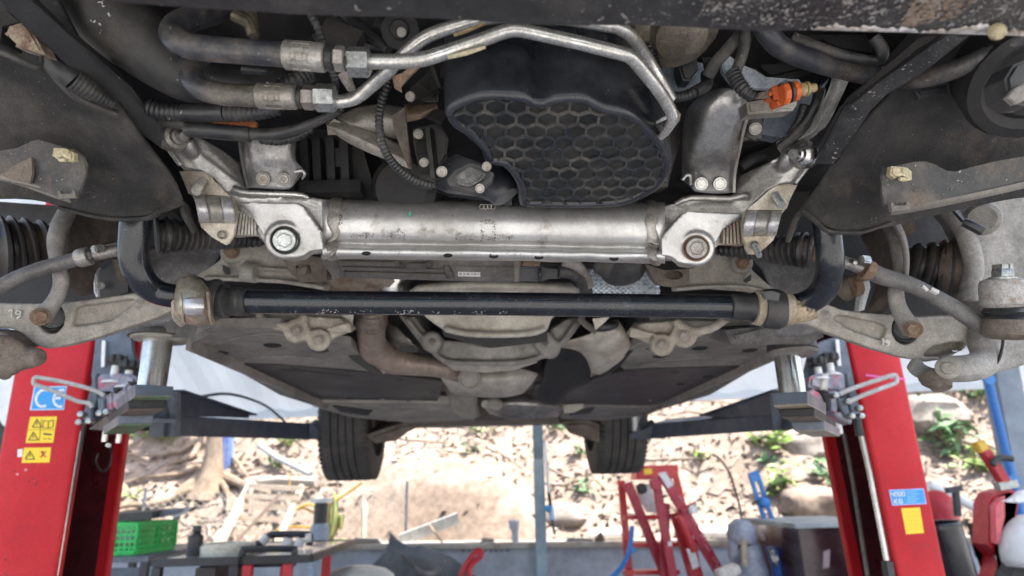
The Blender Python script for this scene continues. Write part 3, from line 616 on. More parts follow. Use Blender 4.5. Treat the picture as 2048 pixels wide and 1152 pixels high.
# ---- right upper clutter
bm = BM(); lathe(bm, P('C', 130, 120, .76), (0,-.5,-1), [(-.10,.062),(-.02,.062),(.0,.058),(.015,.05),(.022,.034),(.04,.030),(.045,.02)], 24); C('alternator_casting', bm, golden)
bm = plate(BM(), 'C', [(20,310),(120,300),(290,330),(310,450),(200,480),(40,480)], .84, .05, .006); C('coolant_valve', bm, bluegr)
bm = plate(BM(), 'C', [(165,290),(250,280),(262,370),(225,385),(222,430),(180,430),(160,370)], .80, .03, .003); C('valve_plug', bm, plast)
bm = BM(); bellows(bm, 'C', [(100,520,.79,26),(180,515,.79,26),(240,490,.79,26)], .0048, .15, 12); ptube(bm, 'C', [(240,490,.79,30),(300,455,.80,34),(300,400,.82,30)], 12); C('corrugated_conduit', bm, plast, label='corrugated conduit beside the pale blue valve')
bm = BM(); bellows(bm, 'B', [(1710,130,.76,28),(1735,220,.76,28),(1755,310,.77,26),(1790,400,.78,22)], .0048, .22, 12); C('corrugated_conduit', bm, plast, label='corrugated conduit behind the right bend of the pipes')
bm = plate(BM(), 'C', [(385,330),(425,292),(470,330),(480,350),(570,370),(615,420),(740,430),(800,420),(830,470),(560,470),(440,440),(395,380)], .84, .012, .002); C('pale_bracket', bm, mat('pale_blue_white_plastic', (.55,.60,.66), (.35,.40,.46), .5, 0, 25), label='pale blue white bracket behind the orange connector')
bm = BM(); ptube(bm, 'C', [(500,160,.76,30),(420,260,.76,34),(350,340,.77,34),(310,410,.78,34)], 12, flat=(.5, V((0,1,0)))); ptube(bm, 'C', [(520,160,.75,34),(500,270,.75,30),(470,360,.75,30),(450,400,.75,34)], 12); C('harness_branch', bm, rubber)
k = C('wiring_harness', bellows(BM(), 'C', [(440,380,.74,34),(470,440,.735,34),(510,490,.73,32),(560,520,.73,26)], .0048, .2, 12), plast)
bm = BM()
for o in (-14, -4, 6, 14): ptube(bm, 'C', [(560,520+o*.5,.73,5),(600,512+o,.725,5),(660,500+o,.72,5)], 6, 3)
C('connector_wires', bm, brownc, k)
oc = C('orange_connector', plate(BM(), 'C', [(645,490),(665,482),(668,455),(745,438),(790,450),(800,520),(740,545),(695,560),(680,540),(678,522),(648,515)], .715, .022, .003), orange)
ring('C', (700,505), (735,497), .712, 62, orange, oc, 'connector_rib', 10); ring('C', (740,496), (756,492), .712, 58, plast, oc, 'seal_band', 12); ring('C', (760,492), (792,486), .712, 54, orange, oc, 'connector_socket', 10)
ring('C', (792,484), (835,478), .715, 36, tan, oc, 'tan_plug', 14); ring('C', (833,478), (848,476), .715, 40, tan, oc, 'plug_flange', 14); ring('C', (848,475), (888,468), .718, 24, tan, oc, 'plug_tip', 12)
bm = plate(BM(), 'C', [(700,440),(735,425),(740,440),(710,450)], .70, .01); C('cable_tie', bm, plast, oc)
bm = plate(BM(), 'C', [(530,610),(770,590),(790,560),(800,500),(520,545)], .765, .03, .003); C('relay_bracket', bm, alud)
bm = plate(BM(), 'C', [(505,640),(590,620),(612,650),(605,740),(560,735),(500,750)], .86, .02, .004); k = C('bolt_bracket', bm, darkg); bolt('C', 565, 690, .85, 34, k, TX['alud'])
bm = plate(BM(), 'C', [(620,560),(900,480),(960,420),(860,620),(780,700),(700,740),(600,720)], .93, .03); C('subframe_mount_plate', bm, bluegr)  # blue-grey plate behind the brake hose
bm = BM(); bellows(bm, 'C', [(830,560,.87,24),(800,650,.88,24),(750,730,.89,24)], .006, .12, 10); ptube(bm, 'C', [(910,480,.86,30),(890,560,.86,30),(840,650,.87,30),(760,740,.88,30),(690,790,.89,26)], 10); C('brake_hose', bm, rubber)
bm = sheet(BM(), 'C', [[(1080,405,.80),(1020,530,.82),(960,650,.85),(900,710,.88),(700,810,.90)], [(1030,410,.785),(980,530,.805),(920,640,.835),(860,715,.865),(690,800,.895)], [(975,405,.80),(950,500,.82),(890,610,.85),(830,690,.88),(680,790,.90)]], 5, 4)
C('chassis_arm', bm, mat('light_grey_arm', (.42,.41,.39), (.30,.29,.275), .6, .3, 20, bump=.1), mods=[('solid', .014, -1)])
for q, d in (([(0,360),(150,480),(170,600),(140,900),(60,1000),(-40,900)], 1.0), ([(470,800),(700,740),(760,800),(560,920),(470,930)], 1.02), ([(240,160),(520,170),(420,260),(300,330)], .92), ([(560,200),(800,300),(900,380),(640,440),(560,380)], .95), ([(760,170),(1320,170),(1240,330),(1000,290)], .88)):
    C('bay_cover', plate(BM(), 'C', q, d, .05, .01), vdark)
bm = plate(BM(), 'C', [(40,600),(150,560),(230,570),(190,660),(130,800),(100,1000),(60,1000)], .93, .06, .01); C('engine_side_cover', bm, blackp)
bm = BM(); ptube(bm, 'C', [(480,900,.95,40),(540,860,.95,46),(610,840,.95,40)], 12); C('steering_joint', bm, vdark)
# ================================================================== front subframe
prof = [(38,.985),(46,.955),(60,.935),(85,.922),(120,.916),(160,.915),(200,.918),(226,.924),(238,.930),(246,.931),(252,.924),(262,.917),(280,.914),(297,.918),(309,.931),(315,.955)]
rows = []
for i in range(15):
    t = i/14; x = 215+t*1560; dy = -2+t*21
    rows.append([(x, y+dy+3*math.sin(t*9)*.3, d) for y, d in prof])
bm = sheet(BM(), 'E', rows, 2, 3, .0012, 30)
sub = C('front_subframe', bm, alu, mods=[('solid', .012, -1)], smooth=60)
def profd(y):
    for (a, da), (b, db) in zip(prof, prof[1:]):
        if y <= b: return da+(db-da)*(y-a)/(b-a)
    return prof[-1][1]
holem = mat('hole_shade_black', (.004,.004,.004), None, .8, fine=0, bump=0)  # black disc faces paint the shade inside each drain hole
for x, y in ((415,289),(787,298),(995,302),(1201,307),(1543,313)):
    dd = profd(y-6-(x-300)*.0135); bm = BM(); p = P('E', x, y, dd-.0004); ax_ = (EYE-p).normalized(); up_ = V((0,0,1)); sx_ = rtv*m('E', 19, .92); sy_ = upv*m('E', 8.5, .92)
    o_ = [bm.verts.new(p+sx_*1.12*math.cos(t*.349)+sy_*1.15*math.sin(t*.349)+ax_*.0008) for t in range(18)]; i_ = [bm.verts.new(p+sx_*math.cos(t*.349)+sy_*math.sin(t*.349)+ax_*.0012) for t in range(18)]; f_ = [bm.verts.new(p+sx_*.9*math.cos(t*.349)+sy_*.85*math.sin(t*.349)+ax_*.0003) for t in range(18)]
    for A_, B_ in ((o_, i_), (i_, f_)):
        for j in range(18): bm.faces.new((A_[j], A_[(j+1) % 18], B_[(j+1) % 18], B_[j]))
    bm.faces.new(f_); C('drain_hole_shade_disc', bm, holem, sub)
for x0, x1, dy in ((278,262,0),(1712,1722,22)):
    L = [(x0+(x1-x0)*t+4*math.sin(t*14), 38+dy+t*268, profd(38+t*268)+.001, 29+3*math.sin(t*17+x0)) for t in [i/12 for i in range(13)]]
    bm = BM(); ptube(bm, 'E', L, 12, 3, flat=(.5, V((0,1,-.6))))
    for v in bm.verts: v.co += noise.noise_vector(v.co*90)*.0012
    C('weld_collar', bm, alud, sub)
bm = BM()
for k in range(4):
    c = P('E', 942+17*k, 76, .9235); n_ = (EYE-c).normalized()*.6+V((0,-.4,-.1)); n_.normalize(); a = n_.orthogonal().normalized(); b = n_.cross(a)
    tube(bm, [c+(a*math.cos(t*.5236)+b*math.sin(t*.5236))*m('E', 10.5, .92) for t in range(12)], .00055, 6, closed=True)
C('ring_emblem', bm, alud, sub)
bm = BM(); plate(bm, 'E', [(610,100),(616,96),(622,106),(617,120),(609,124),(606,112)], .9135, .002); C('paint_dab', bm, mat('green_paint_dab', (.03,.28,.20), fine=0, bump=0), sub)
random.seed(5); resm = mat('dark_residue', (.09,.08,.07), (.16,.145,.13), .85, fine=.2, bump=0)   # stamp residue and dark smears
for q, n in (([(935,135),(1005,135),(1005,235),(935,235)], 260), ([(820,195),(910,195),(910,232),(820,232)], 130), ([(1010,205),(1100,205),(1100,225),(1010,225)], 60), ([(340,190),(470,195),(470,225),(340,215)], 110), ([(490,170),(590,180),(590,225),(490,220)], 110), ([(290,80),(330,80),(330,160),(290,160)], 60), ([(250,240),(1740,270),(1740,300),(250,290)], 170), ([(255,50),(1730,80),(1730,140),(255,110)], 120)):
    splat(sub, 'E', q, n, (.5,.7,.9,1.3,1.9), resm, sub, 'stamp_residue')

def voxel(par, name, bm, mt, vs=.0024, it=5, **k): return C(name, bm, mt, par, mods=[('remesh', vs, it)], **k)
cast_ = mat('cast_aluminium', (.52,.51,.49), (.33,.315,.295), .38, .7, 10, .4, .64, .2, stain=((.12,.095,.075), 30, .62, .76), bump=.16, bsc=210, worn=.35)
# ---- left node
bm = BM()
plate(bm, 'L', [(90,190,.90),(70,140,.895),(85,95,.895),(120,78,.895),(180,88,.895),(230,120,.90),(300,155,.905),(410,180,.91),(560,270,.925),(700,365,.94),(720,560,.93),(760,600,.93),(1120,600,.935),(1200,630,.94),(1420,655,.945),(1420,1040,.94),(1230,1050,.93),(1180,1092,.925),(1080,1105,.92),(960,1080,.92),(880,990,.92),(830,910,.93),(720,880,.935),(640,700,.925),(560,590,.92),(470,470,.915),(400,420,.91),(250,420,.905),(190,320,.90)], None, .035, .003)
ptube(bm, 'L', [(110,130,.888,52),(150,160,.888,50)], 14, 1); ptube(bm, 'L', [(88,170,.887,22),(150,270,.89,20),(240,390,.895,22)], 10, 3); ptube(bm, 'L', [(280,200,.895,60),(330,280,.905,50),(330,330,.915,30)], 12, 3)
ptube(bm, 'L', [(640,570,.922,26),(760,600,.922,26),(1120,610,.926,24),(1220,640,.932,20)], 10, 3)
nl = voxel(sub, 'subframe_node', bm, cast_, .0021, 3, label='left cast node of the subframe')
bm = plate(BM(), 'L', [(672,672),(720,668),(1140,672),(1180,700),(1310,890),(1325,980),(1330,1035),(1230,1045),(1170,1085),(1080,1098),(985,1085),(905,990),(850,890),(770,760)], .908, .02, 0)
lathe(bm, P('L', 1035, 962, .906), (EYE-P('L', 1035, 962, .906)), [(-.02,m('L',150,.906)),(.001,m('L',140,.906)),(.003,m('L',128,.906))], 30)
pl = voxel(sub, 'mount_pad', bm, alu, .0019, 2)
bm2 = BM(); lathe(bm2, P('L', 1037, 962, .9025), (EYE-P('L', 1037, 962, .9025)), [(-.004,m('L',112,.9)),(.0035,m('L',110,.9)),(.004,m('L',100,.9)),(.0,m('L',92,.9)),(.0,.001)], 30, cap=False); C('bolt_recess', bm2, darkg, pl); bolt('L', 1030, 962, .896, 84, pl, HX['pale'], label='large pale zinc bolt'); 
bm = plate(BM(), 'L', [(655,700),(740,740),(820,860),(840,930),(760,925),(640,935),(650,830)], .925, .02)
for k in range(7): beam(bm, P('L', 680+22*k, 730+14*k, .918), P('L', 650+28*k, 920, .918), .003, .006)
C('ribbed_web', bm, alud, sub)
bm = BM(); lathe(bm, P('L', 205, 165, .875), V((.75,-.55,-.3)), [(-.02,.020),(-.006,.021),(-.002,.019),(.002,.017),(.004,.012),(.010,.011),(.012,.008),(.018,.008),(.022,.006)], 18); C('pivot_bolt', bm, alud, sub)
# ---- right node
bm = BM()
plate(bm, 'R', [(1350,260,.89),(1345,210,.885),(1315,180,.885),(1260,180,.885),(1180,210,.895),(1100,260,.905),(960,340,.925),(800,425,.94),(745,425,.945),(740,570,.935),(690,600,.932),(390,580,.935),(270,655,.94),(100,660,.945),(60,860,.945),(60,1060,.945),(250,1060,.925),(300,1105,.92),(380,1115,.92),(480,1090,.92),(540,1010,.925),(620,930,.935),(740,860,.935),(800,720,.925),(870,650,.92),(960,560,.915),(1030,500,.91),(1180,490,.905),(1240,400,.90),(1310,310,.892)], None, .035, .003)
ptube(bm, 'R', [(1330,240,.88,46),(1260,270,.882,50)], 14, 1); ptube(bm, 'R', [(1335,300,.885,16),(1260,400,.89,16),(1190,490,.895,18)], 10, 3); ptube(bm, 'R', [(1160,260,.89,60),(1110,330,.90,60),(1090,380,.91,40)], 12, 3)
ptube(bm, 'R', [(270,650,.934,22),(390,600,.924,26),(680,605,.922,26),(790,580,.922,26),(830,600,.925,24)], 10, 3)
nr = voxel(sub, 'subframe_node', bm, cast_, .0021, 3, label='right cast node of the subframe')
bm = plate(BM(), 'R', [(165,920),(190,870),(330,712),(360,700),(760,712),(800,720),(740,770),(640,840),(575,960),(520,1060),(460,1100),(370,1108),(290,1090),(245,1050),(170,1040)], .908, .02, 0)
lathe(bm, P('R', 432, 985, .906), (EYE-P('R', 432, 985, .906)), [(-.02,m('R',142,.906)),(.001,m('R',132,.906)),(.003,m('R',120,.906))], 30)
pr = voxel(sub, 'mount_pad', bm, alu, .0019, 2)
bm2 = BM(); lathe(bm2, P('R', 430, 985, .9025), (EYE-P('R', 430, 985, .9025)), [(-.004,m('R',104,.9)),(.0035,m('R',102,.9)),(.004,m('R',92,.9)),(.0,m('R',86,.9)),(.0,.001)], 30, cap=False); C('bolt_recess', bm2, rust, pr); bolt('R', 437, 985, .896, 80, pr, HX['alud'])
bm = plate(BM(), 'R', [(790,760),(700,800),(640,850),(590,960),(660,955),(790,965)], .925, .02)
for k in range(6): beam(bm, P('R', 770-26*k, 770+14*k, .918), P('R', 785-30*k, 950, .918), .003, .006)
C('ribbed_web', bm, mat('rusty_web', (.32,.27,.22), (.30,.17,.09), .5, .4, 22, .45, .6, .2), sub)
bm = BM(); lathe(bm, P('R', 1230, 265, .868), V((-.75,-.5,-.25)), [(-.02,.019),(-.006,.020),(-.002,.018),(.002,.015),(.004,.011),(.010,.010),(.012,.008),(.02,.007)], 18); C('pivot_bolt', bm, steel, sub)
# ---- engine mount brackets with two bolts each
bm = sheet(BM(), 'L', [[(690,140,.90),(740,140,.885),(900,130,.88),(1060,150,.885),(1125,170,.90)], [(700,330,.91),(760,320,.89),(900,310,.885),(1050,320,.89),(1120,340,.90)], [(725,480,.915),(790,440,.90),(900,420,.895),(1080,420,.90),(1180,430,.915)], [(740,560,.92),(790,560,.912),(900,565,.908),(1060,570,.91),(1120,520,.918)]], 5, 5)
mb = C('engine_mount_bracket', bm, brkt, mods=[('solid', .005, -1)], label='left engine mount bracket with two socket bolts')
bm = BM(); ptube(bm, 'L', [(680,150,.885,12),(705,330,.89,13),(735,480,.90,14),(755,560,.91,12)], 8); C('bracket_flange', bm, darkg, mb)
bm = BM(); ptube(bm, 'L', [(1110,440,.905,14),(1170,430,.905,14),(1188,455,.905,12),(1170,490,.91,8)], 8); C('bracket_lip', bm, brkt, mb)
bolt('L', 868, 490, .897, 52, mb, TX['alud']); bolt('L', 1025, 492, .897, 52, mb, TX['alud'])
bm = sheet(BM(), 'C', [[(300,490,.86),(380,470,.83),(450,480,.82),(500,520,.825),(535,560,.84)], [(190,600,.88),(290,580,.84),(390,570,.83),(470,590,.83),(525,610,.845)], [(170,800,.91),(240,790,.875),(340,780,.865),(430,790,.87),(490,790,.885)], [(175,950,.935),(225,920,.91),(320,900,.90),(410,905,.90),(465,920,.91)], [(215,1000,.93),(240,1025,.918),(320,1036,.914),(400,1036,.914),(450,1030,.92)]], 5, 5)
mb = C('engine_mount_bracket', bm, brkt, mods=[('solid', .005, -1)], label='right engine mount bracket, taller, with two socket bolts')
bm = BM(); ptube(bm, 'C', [(535,555,.838,9),(525,610,.84,9),(500,710,.858,9),(480,800,.872,9),(455,920,.90,9),(450,1030,.912,9)], 8); C('bracket_flange', bm, alud, mb)
bm = BM(); ptube(bm, 'C', [(172,965,.905,10),(195,940,.905,10),(215,945,.905,10),(218,990,.91,8)], 8); C('bracket_lip', bm, brkt, mb)
bolt('C', 275, 985, .90, 36, mb, TX['steel']); bolt('C', 375, 985, .90, 36, mb, TX['steel'])
# ---- sway bar bush carriers bolted to the nodes
def carrier(f, base, humpL, humpR, humpT, side, n_, stud, hole, lbl):
    k = C('bush_carrier', plate(BM(), f, base, .897, .005, .0012), beigep, sub, label=lbl)
    def strip(u0, u1, proud, mt, nm):
        rows = []
        for s in range(9):
            t = s/8; b = math.sin(math.pi*t)**.7 if 0 < t < 1 else 0
            row = []
            for u in (u0, (u0+u1)/2, u1):
                xt = humpT[0][0]+(humpT[1][0]-humpT[0][0])*u; yt = humpT[0][1]+(humpT[1][1]-humpT[0][1])*u
                xb = humpL[0]+(humpR[0]-humpL[0])*u; yb = humpL[1]+(humpR[1]-humpL[1])*u
                row.append((xt+(xb-xt)*t, yt+(yb-yt)*t, .896-proud*b))
            rows.append(row)
        C(nm, sheet(BM(), f, rows, 2, 3), mt, sub, mods=[('solid', .004, -1)])
    strip(0, .29, .026, mat('chipped_white_strap', (.55,.54,.55), (.42,.40,.40), .42, .5, 60, .45, .6, .15, speck=((.12,.10,.09), 260, .66)), 'bush_strap')
    strip(.71, 1, .026, bpy.data.materials['chipped_white_strap'], 'bush_strap')
    strip(.27, .73, .021, alud, 'bush_window')
    p = P(f, *stud[0], .895); q = P(f, *stud[1], .87); s = resample([(p, m(f, stud[2], .89)), (q, m(f, stud[2], .89))], .0008)
    C('threaded_stud', tube(BM(), [a for a, r in s], [r*(1, 1.12, 1, .92)[i % 4] for i, (a, r) in enumerate(s)], 12), steel if side else alud, sub)
    R = m(f, hole[2], .89); c = P(f, hole[0], hole[1], .894); bm = BM(); ax_ = (EYE-c).normalized()
    lathe(bm, c, ax_, [(-.004,R*1.3),(.0025,R*1.3),(.0035,R*1.1),(.002,R*.85),(-.003,R*.8),(-.003,.0004)], 18, cap=False); C('bolt_hole', bm, alud, k)
carrier('L', [(220,430),(290,428),(400,432),(440,450),(485,485),(560,580),(640,640),(662,720),(664,830),(640,930),(605,985),(578,998),(540,975),(470,935),(390,862),(372,800),(378,740),(330,612),(290,602),(272,545)], (378,830), (655,832), ((335,605),(625,625)), 0, 0, ((402,512),(352,590),34), (548,920,26), 'left bush carrier plate')
carrier('R', [(1212,500),(1150,492),(1050,500),(990,540),(900,625),(850,670),(800,700),(785,800),(790,900),(810,985),(835,1030),(900,1032),(960,985),(1030,920),(1055,850),(1080,720),(1130,680),(1145,640),(1150,600)], (788,895), (1045,890), ((820,690),(1095,690)), 1, 0, ((1040,575),(1085,655),30), (880,960,26), 'right bush carrier plate')
s = resample([(P('R', 880, 965, .89), m('R', 24, .89)), (P('R', 918, 1045, .87), m('R', 20, .87))], .0008)
C('threaded_stud', tube(BM(), [a for a, r in s], [r*(1, 1.12, 1, .92)[i % 4] for i, (a, r) in enumerate(s)], 12), zinc, sub)

# ================================================================== steering rack
rk = C('steering_rack_cover', plate(BM(), 'E', [(208,325),(232,300),(1100,300),(1120,318),(1118,415),(1080,418),(800,412),(500,404),(262,398)], 1.085, .05, .004), mat('rack_plastic', (.18,.167,.157), (.125,.115,.108), .6, 0, 16, .4, .64, .2, bump=.15))
bm = BM()
for a, b, h in (((290,335),(560,340),.008),((300,360),(770,372),.006),((320,385),(780,395),.008),((545,322),(560,350),.010),((690,330),(700,352),.010),((770,350),(800,395),.010),((600,350),(690,352),.012),((285,330),(310,392),.01)):
    beam(bm, P('E', *a, 1.079), P('E', *b, 1.079), .010, h, bev=.0015)
C('cover_rib', bm, rk.data.materials[0], rk)
C('cover_plate', plate(BM(), 'E', [(800,345),(1090,350),(1095,412),(820,408)], 1.080, .006, .001), rk.data.materials[0], rk); C('cover_end', plate(BM(), 'E', [(1085,318),(1122,320),(1116,416),(1088,418)], 1.076, .02, .002), grayp, rk)
k = C('rack_label', plate(BM(), 'E', [(833,372),(934,374),(934,395),(833,393)], 1.078, .001), white, rk)
bm = BM()
for x, w_ in ((838,16),(858,10),(872,18),(894,7),(905,14),(922,6)): plate(bm, 'E', [(x,378),(x+w_*.8,378),(x+w_*.7,388),(x,388)], 1.077, .0003)
C('label_print', bm, mat('faded_print', (.42,.42,.42), fine=0, bump=0), k, smooth=0)
k = C('rack_connector', plate(BM(), 'E', [(1114,350),(1190,345),(1200,356),(1285,360),(1294,372),(1292,402),(1210,405),(1200,416),(1114,414)], 1.07, .035, .004), mat('connector_plastic', (.03,.034,.042), (.05,.052,.058), .4, 0, 20), rk)
ring('E', (1200,383), (1212,383), 1.065, 32, plast, k, 'connector_collar', 12)
C('corrugated_conduit', bellows(BM(), 'E', [(1290,372,1.07,28),(1350,378,1.075,28),(1395,412,1.085,28),(1420,470,1.10,26)], .0068, .1, 16), darkg, label='curved corrugated conduit from the rack connector')
C('corrugated_conduit', bellows(BM(), 'E', [(1310,322,1.06,24),(1370,342,1.065,24),(1410,385,1.08,22),(1432,440,1.09,20)], .0068, .1, 14), grayp, label='second curved conduit above the rack conduit')
C('sensor_block', plate(BM(), 'E', [(1130,322),(1210,318),(1205,345),(1125,345)], 1.06, .02, .003), rust)
bm = BM(); lathe(bm, P('E', 1580, 345, 1.12), (0,-.5,-1), [(-.07,.050),(-.01,.047),(.012,.040),(.022,.024),(.025,.0)], 26); C('steering_gear_cup', bm, darkg)
C('cup_bracket', plate(BM(), 'E', [(1450,340),(1475,325),(1550,330),(1520,400),(1495,398),(1460,375)], 1.06, .012, .002), darkg)
# quilted heat shield
bm = BM(); f0 = [[(1380+370*i/30, 360+130*j/14, 1.26) for i in range(31)] for j in range(15)]
g = [[bm.verts.new(P('E', x, y, d+(.006*((i//2+j//2) % 2)))) for i, (x, y, d) in enumerate(r)] for j, r in enumerate(f0)]
for a, b in zip(g, g[1:]):
    for j in range(len(a)-1): bm.faces.new((a[j], a[j+1], b[j+1], b[j]))
C('quilted_heat_shield', bm, mat('quilted_foil', (.50,.55,.60), (.40,.43,.46), .35, .7, 20, bump=.1), smooth=25, mods=[('solid', .003, -1)])
# rubber rack boots
bt = C('rack_boot', bellows(BM(), 'D', [(890,262,.99,88),(960,262,1.0,84),(1100,272,1.03,68),(1250,280,1.06,52),(1400,288,1.10,36),(1530,294,1.13,26)], .0105, .30, 24), rubber, label='left rubber bellows boot of the steering rack')
bt = C('rack_boot', bellows(BM(), 'F', [(800,350,.99,84),(730,345,1.0,82),(600,345,1.03,66),(450,348,1.07,44),(250,345,1.12,26)], .0105, .30, 24), rubber, label='right rubber bellows boot of the steering rack')
ring('F', (775,350), (830,352), .985, 62, rust, bt, 'boot_clamp')
# lower mounting ears of the rack
bm = plate(BM(), 'X', [(0,20),(170,30),(260,50),(300,70),(300,190),(240,205),(130,205),(60,140)], 1.09, .03, .004, [([(100,100),(190,95),(200,140),(170,160),(110,150)], .02)])
k = C('rack_mount', bm, brownc, label='left rack mount'); bolt('X', 150, 130, 1.09, 40, k, HX['brown']); bolt('X', 285, 42, 1.07, 24, k, TX['alud'])
bm = plate(BM(), 'Y', [(1060,90),(1180,130),(1340,120),(1344,200),(1250,240),(1150,225),(1110,190)], 1.09, .03, .004, [(ell(1240,160,60,30), .02)])
k = C('rack_mount', bm, brownc, label='right rack mount')

# ================================================================== rear bush plates, felt panels
bm = plate(BM(), 'D', [(1120,492),(1200,445),(1270,400),(1282,350),(1340,312),(1420,312),(1510,308),(1650,380),(1690,450),(1880,545),(1875,580),(1600,535),(1340,522),(1180,515)], 1.12, .03, 0)
lathe(bm, P('D', 1340, 358, 1.115), (EYE-P('D', 1340, 358, 1.115)), [(-.02,m('D',70,1.11)),(.004,m('D',66,1.11)),(.006,m('D',60,1.11))], 22)
ptube(bm, 'D', [(1400,470,1.115,60),(1480,480,1.112,60)], 12, 1); ptube(bm, 'D', [(1180,510,1.115,16),(1400,515,1.112,16),(1640,528,1.112,16),(1870,565,1.115,14)], 8, 3); ptube(bm, 'D', [(1500,452,1.115,10),(1680,462,1.115,10)], 8, 1)
k = voxel(car, 'rear_mount_plate', bm, beige, .003, 4, label='left pale mounting plate with a rusty bolt')
bolt('D', 1335, 355, 1.10, 42, k, HX['rust']); bm = plate(BM(), 'D', [(1282,430),(1320,450),(1322,485),(1300,488),(1284,465)], 1.108, .003); C('plate_slot', bm, vdark, k)
bm = plate(BM(), 'F', [(0,520),(60,470),(120,420),(230,355),(400,350),(440,400),(440,455),(560,560),(700,600),(780,640),(640,640),(420,585),(200,570),(0,585)], 1.12, .03, 0)
lathe(bm, P('F', 382, 420, 1.112), (EYE-P('F', 382, 420, 1.112)), [(-.02,m('F',66,1.11)),(.004,m('F',62,1.11)),(.006,m('F',58,1.11))], 22); ptube(bm, 'F', [(0,572,1.112,14),(200,556,1.112,14),(420,560,1.112,14),(640,620,1.115,12)], 8, 3)
k = voxel(car, 'rear_mount_plate', bm, beige, .003, 4, label='right pale mounting plate with a rusty bolt')
bolt('F', 392, 420, 1.10, 40, k, HX['rust']); C('plate_slot', plate(BM(), 'F', [(395,520),(440,485),(438,520),(410,535)], 1.108, .003), vdark, k)
felt = mat('grey_felt', (.25,.245,.245), (.16,.155,.15), .95, 0, 10, .4, .64, .3, speck=((.45,.43,.38), 260, .67), bump=.5, bsc=350)
sh = sheet(BM(), 'D', [[(740,330,1.20),(1000,320,1.22),(1290,310,1.24)], [(820,420,1.18),(1020,420,1.19),(1230,410,1.22)], [(850,520,1.17),(1000,540,1.18),(1130,500,1.20)], [(800,640,1.20),(960,640,1.20),(1080,620,1.21)], [(760,790,1.27),(930,780,1.25),(1120,700,1.25)]], 4, 4, .006, 10)
C('felt_panel', sh, felt, mods=[('solid', .012, -1)], label='left grey felt panel behind the sway bar')
sh = sheet(BM(), 'F', [[(430,370,1.24),(640,400,1.22),(850,400,1.20)], [(500,450,1.22),(660,470,1.20),(850,480,1.19)], [(560,560,1.20),(720,590,1.19),(860,560,1.19)], [(600,700,1.22),(760,720,1.21),(900,700,1.22)], [(590,840,1.27),(730,850,1.27),(870,820,1.30)]], 4, 4, .006, 10)
C('felt_panel', sh, felt, mods=[('solid', .012, -1)], label='right grey felt panel behind the sway bar')
# ================================================================== sway bar
sb = [(276,385,.905,29),(272,435,.90,29),(267,490,.90,28.5),(269,525,.905,28),(285,560,.915,26),(310,582,.93,24.5),(345,592,.94,23.5),(400,598,.965,23.5),(470,602,.98,23.5),(600,604.5,.99,23.6),(900,607,.99,23.6),(1200,610,.99,23.5),(1460,613.5,.985,23.5),(1530,615,.98,23.5),(1580,613,.97,23.5),(1618,603,.955,24),(1645,582,.935,25),(1658,553,.915,26),(1660,520,.90,26.5),(1657,480,.90,26.5),(1652,435,.90,26.5),(1646,385,.905,26.5)]
bar = C('sway_bar', ptube(BM(), 'N', sb, 24, 6), blackm)
bm = BM(); ptube(bm, 'D', [(1268,642,.98,96),(1280,642,.98,100),(1305,642,.98,98),(1312,642,.98,82),(1345,643,.98,80),(1352,643,.98,84),(1385,643,.98,84),(1395,643,.98,76),(1428,643,.98,76)], 28, 1); C('bush_sleeve', bm, plast, bar)
bm = BM(); ptube(bm, 'D', [(1165,625,.975,100),(1200,632,.975,118),(1235,636,.978,126),(1262,640,.98,118),(1280,642,.98,90)], 24, 2); C('bar_bush', bm, rubber, bar)
splat(bar, 'N', [(500,580),(1460,590),(1460,636),(500,628)], 160, (.6,.9,1.3), gritb, bar, 'dust_flakes')
# worn metal saddle round the left bush
c_ = []
for s in range(13):
    t = -.75+s/12*1.5*1.15; c_.append((math.sin(t), 1-math.cos(t)))
rows = []
for (sx, yy) in [(1012,505),(1020,540),(1035,580),(1042,620),(1045,670),(1050,730),(1075,770)]: pass
rows = [[(1010,540,.955),(1030,508,.945),(1085,492,.94),(1150,510,.945),(1180,540,.955)],
        [(1004,575,.935),(1030,560,.92),(1095,548,.915),(1170,560,.92),(1205,570,.935)],
        [(1003,620,.925),(1040,612,.905),(1110,600,.90),(1180,608,.905),(1218,620,.925)],
        [(1003,670,.922),(1045,670,.90),(1120,665,.894),(1185,668,.90),(1220,675,.922)],
        [(1006,720,.93),(1050,725,.912),(1125,730,.905),(1195,728,.912),(1228,730,.93)],
        [(1035,765,.955),(1080,775,.94),(1140,785,.935),(1200,782,.94),(1250,770,.955)]]
sd = C('bush_saddle', sheet(BM(), 'D', rows, 4, 4), mat('worn_saddle_metal', (.50,.46,.38), (.30,.23,.15), .4, .5, 26, .42, .62, .15, stain=((.16,.09,.05), 50, .62, .76), bump=.1), bar, mods=[('solid', .004, -1)])
C('saddle_window', sheet(BM(), 'D', [[(1058,622,.893),(1120,618,.889),(1172,622,.893)], [(1058,680,.888),(1120,680,.884),(1175,680,.888)], [(1070,722,.900),(1120,728,.896),(1165,724,.900)]], 4, 4), alu, bar, mods=[('solid', .003, -1)])
for sx in (1040, 1195):
    bm = BM(); ptube(bm, 'D', [(sx,590,.908,8),(sx+4,650,.898,8),(sx+12,730,.910,8),(sx+25,770,.935,8)], 8, flat=(.7, V((0,1,0)))); C('saddle_rib', bm, beigep, bar)
bm = BM(); p = P('D', 1095, 518, .935); R = m('D', 34, .935); lathe(bm, p, (-.15,-.75,.2), [(-.004,R*1.2),(.001,R*1.15),(.003,R),(.001,R*.8),(-.002,R*.76),(-.002,.0004)], 18, cap=False); C('saddle_hole', bm, darkg, bar)
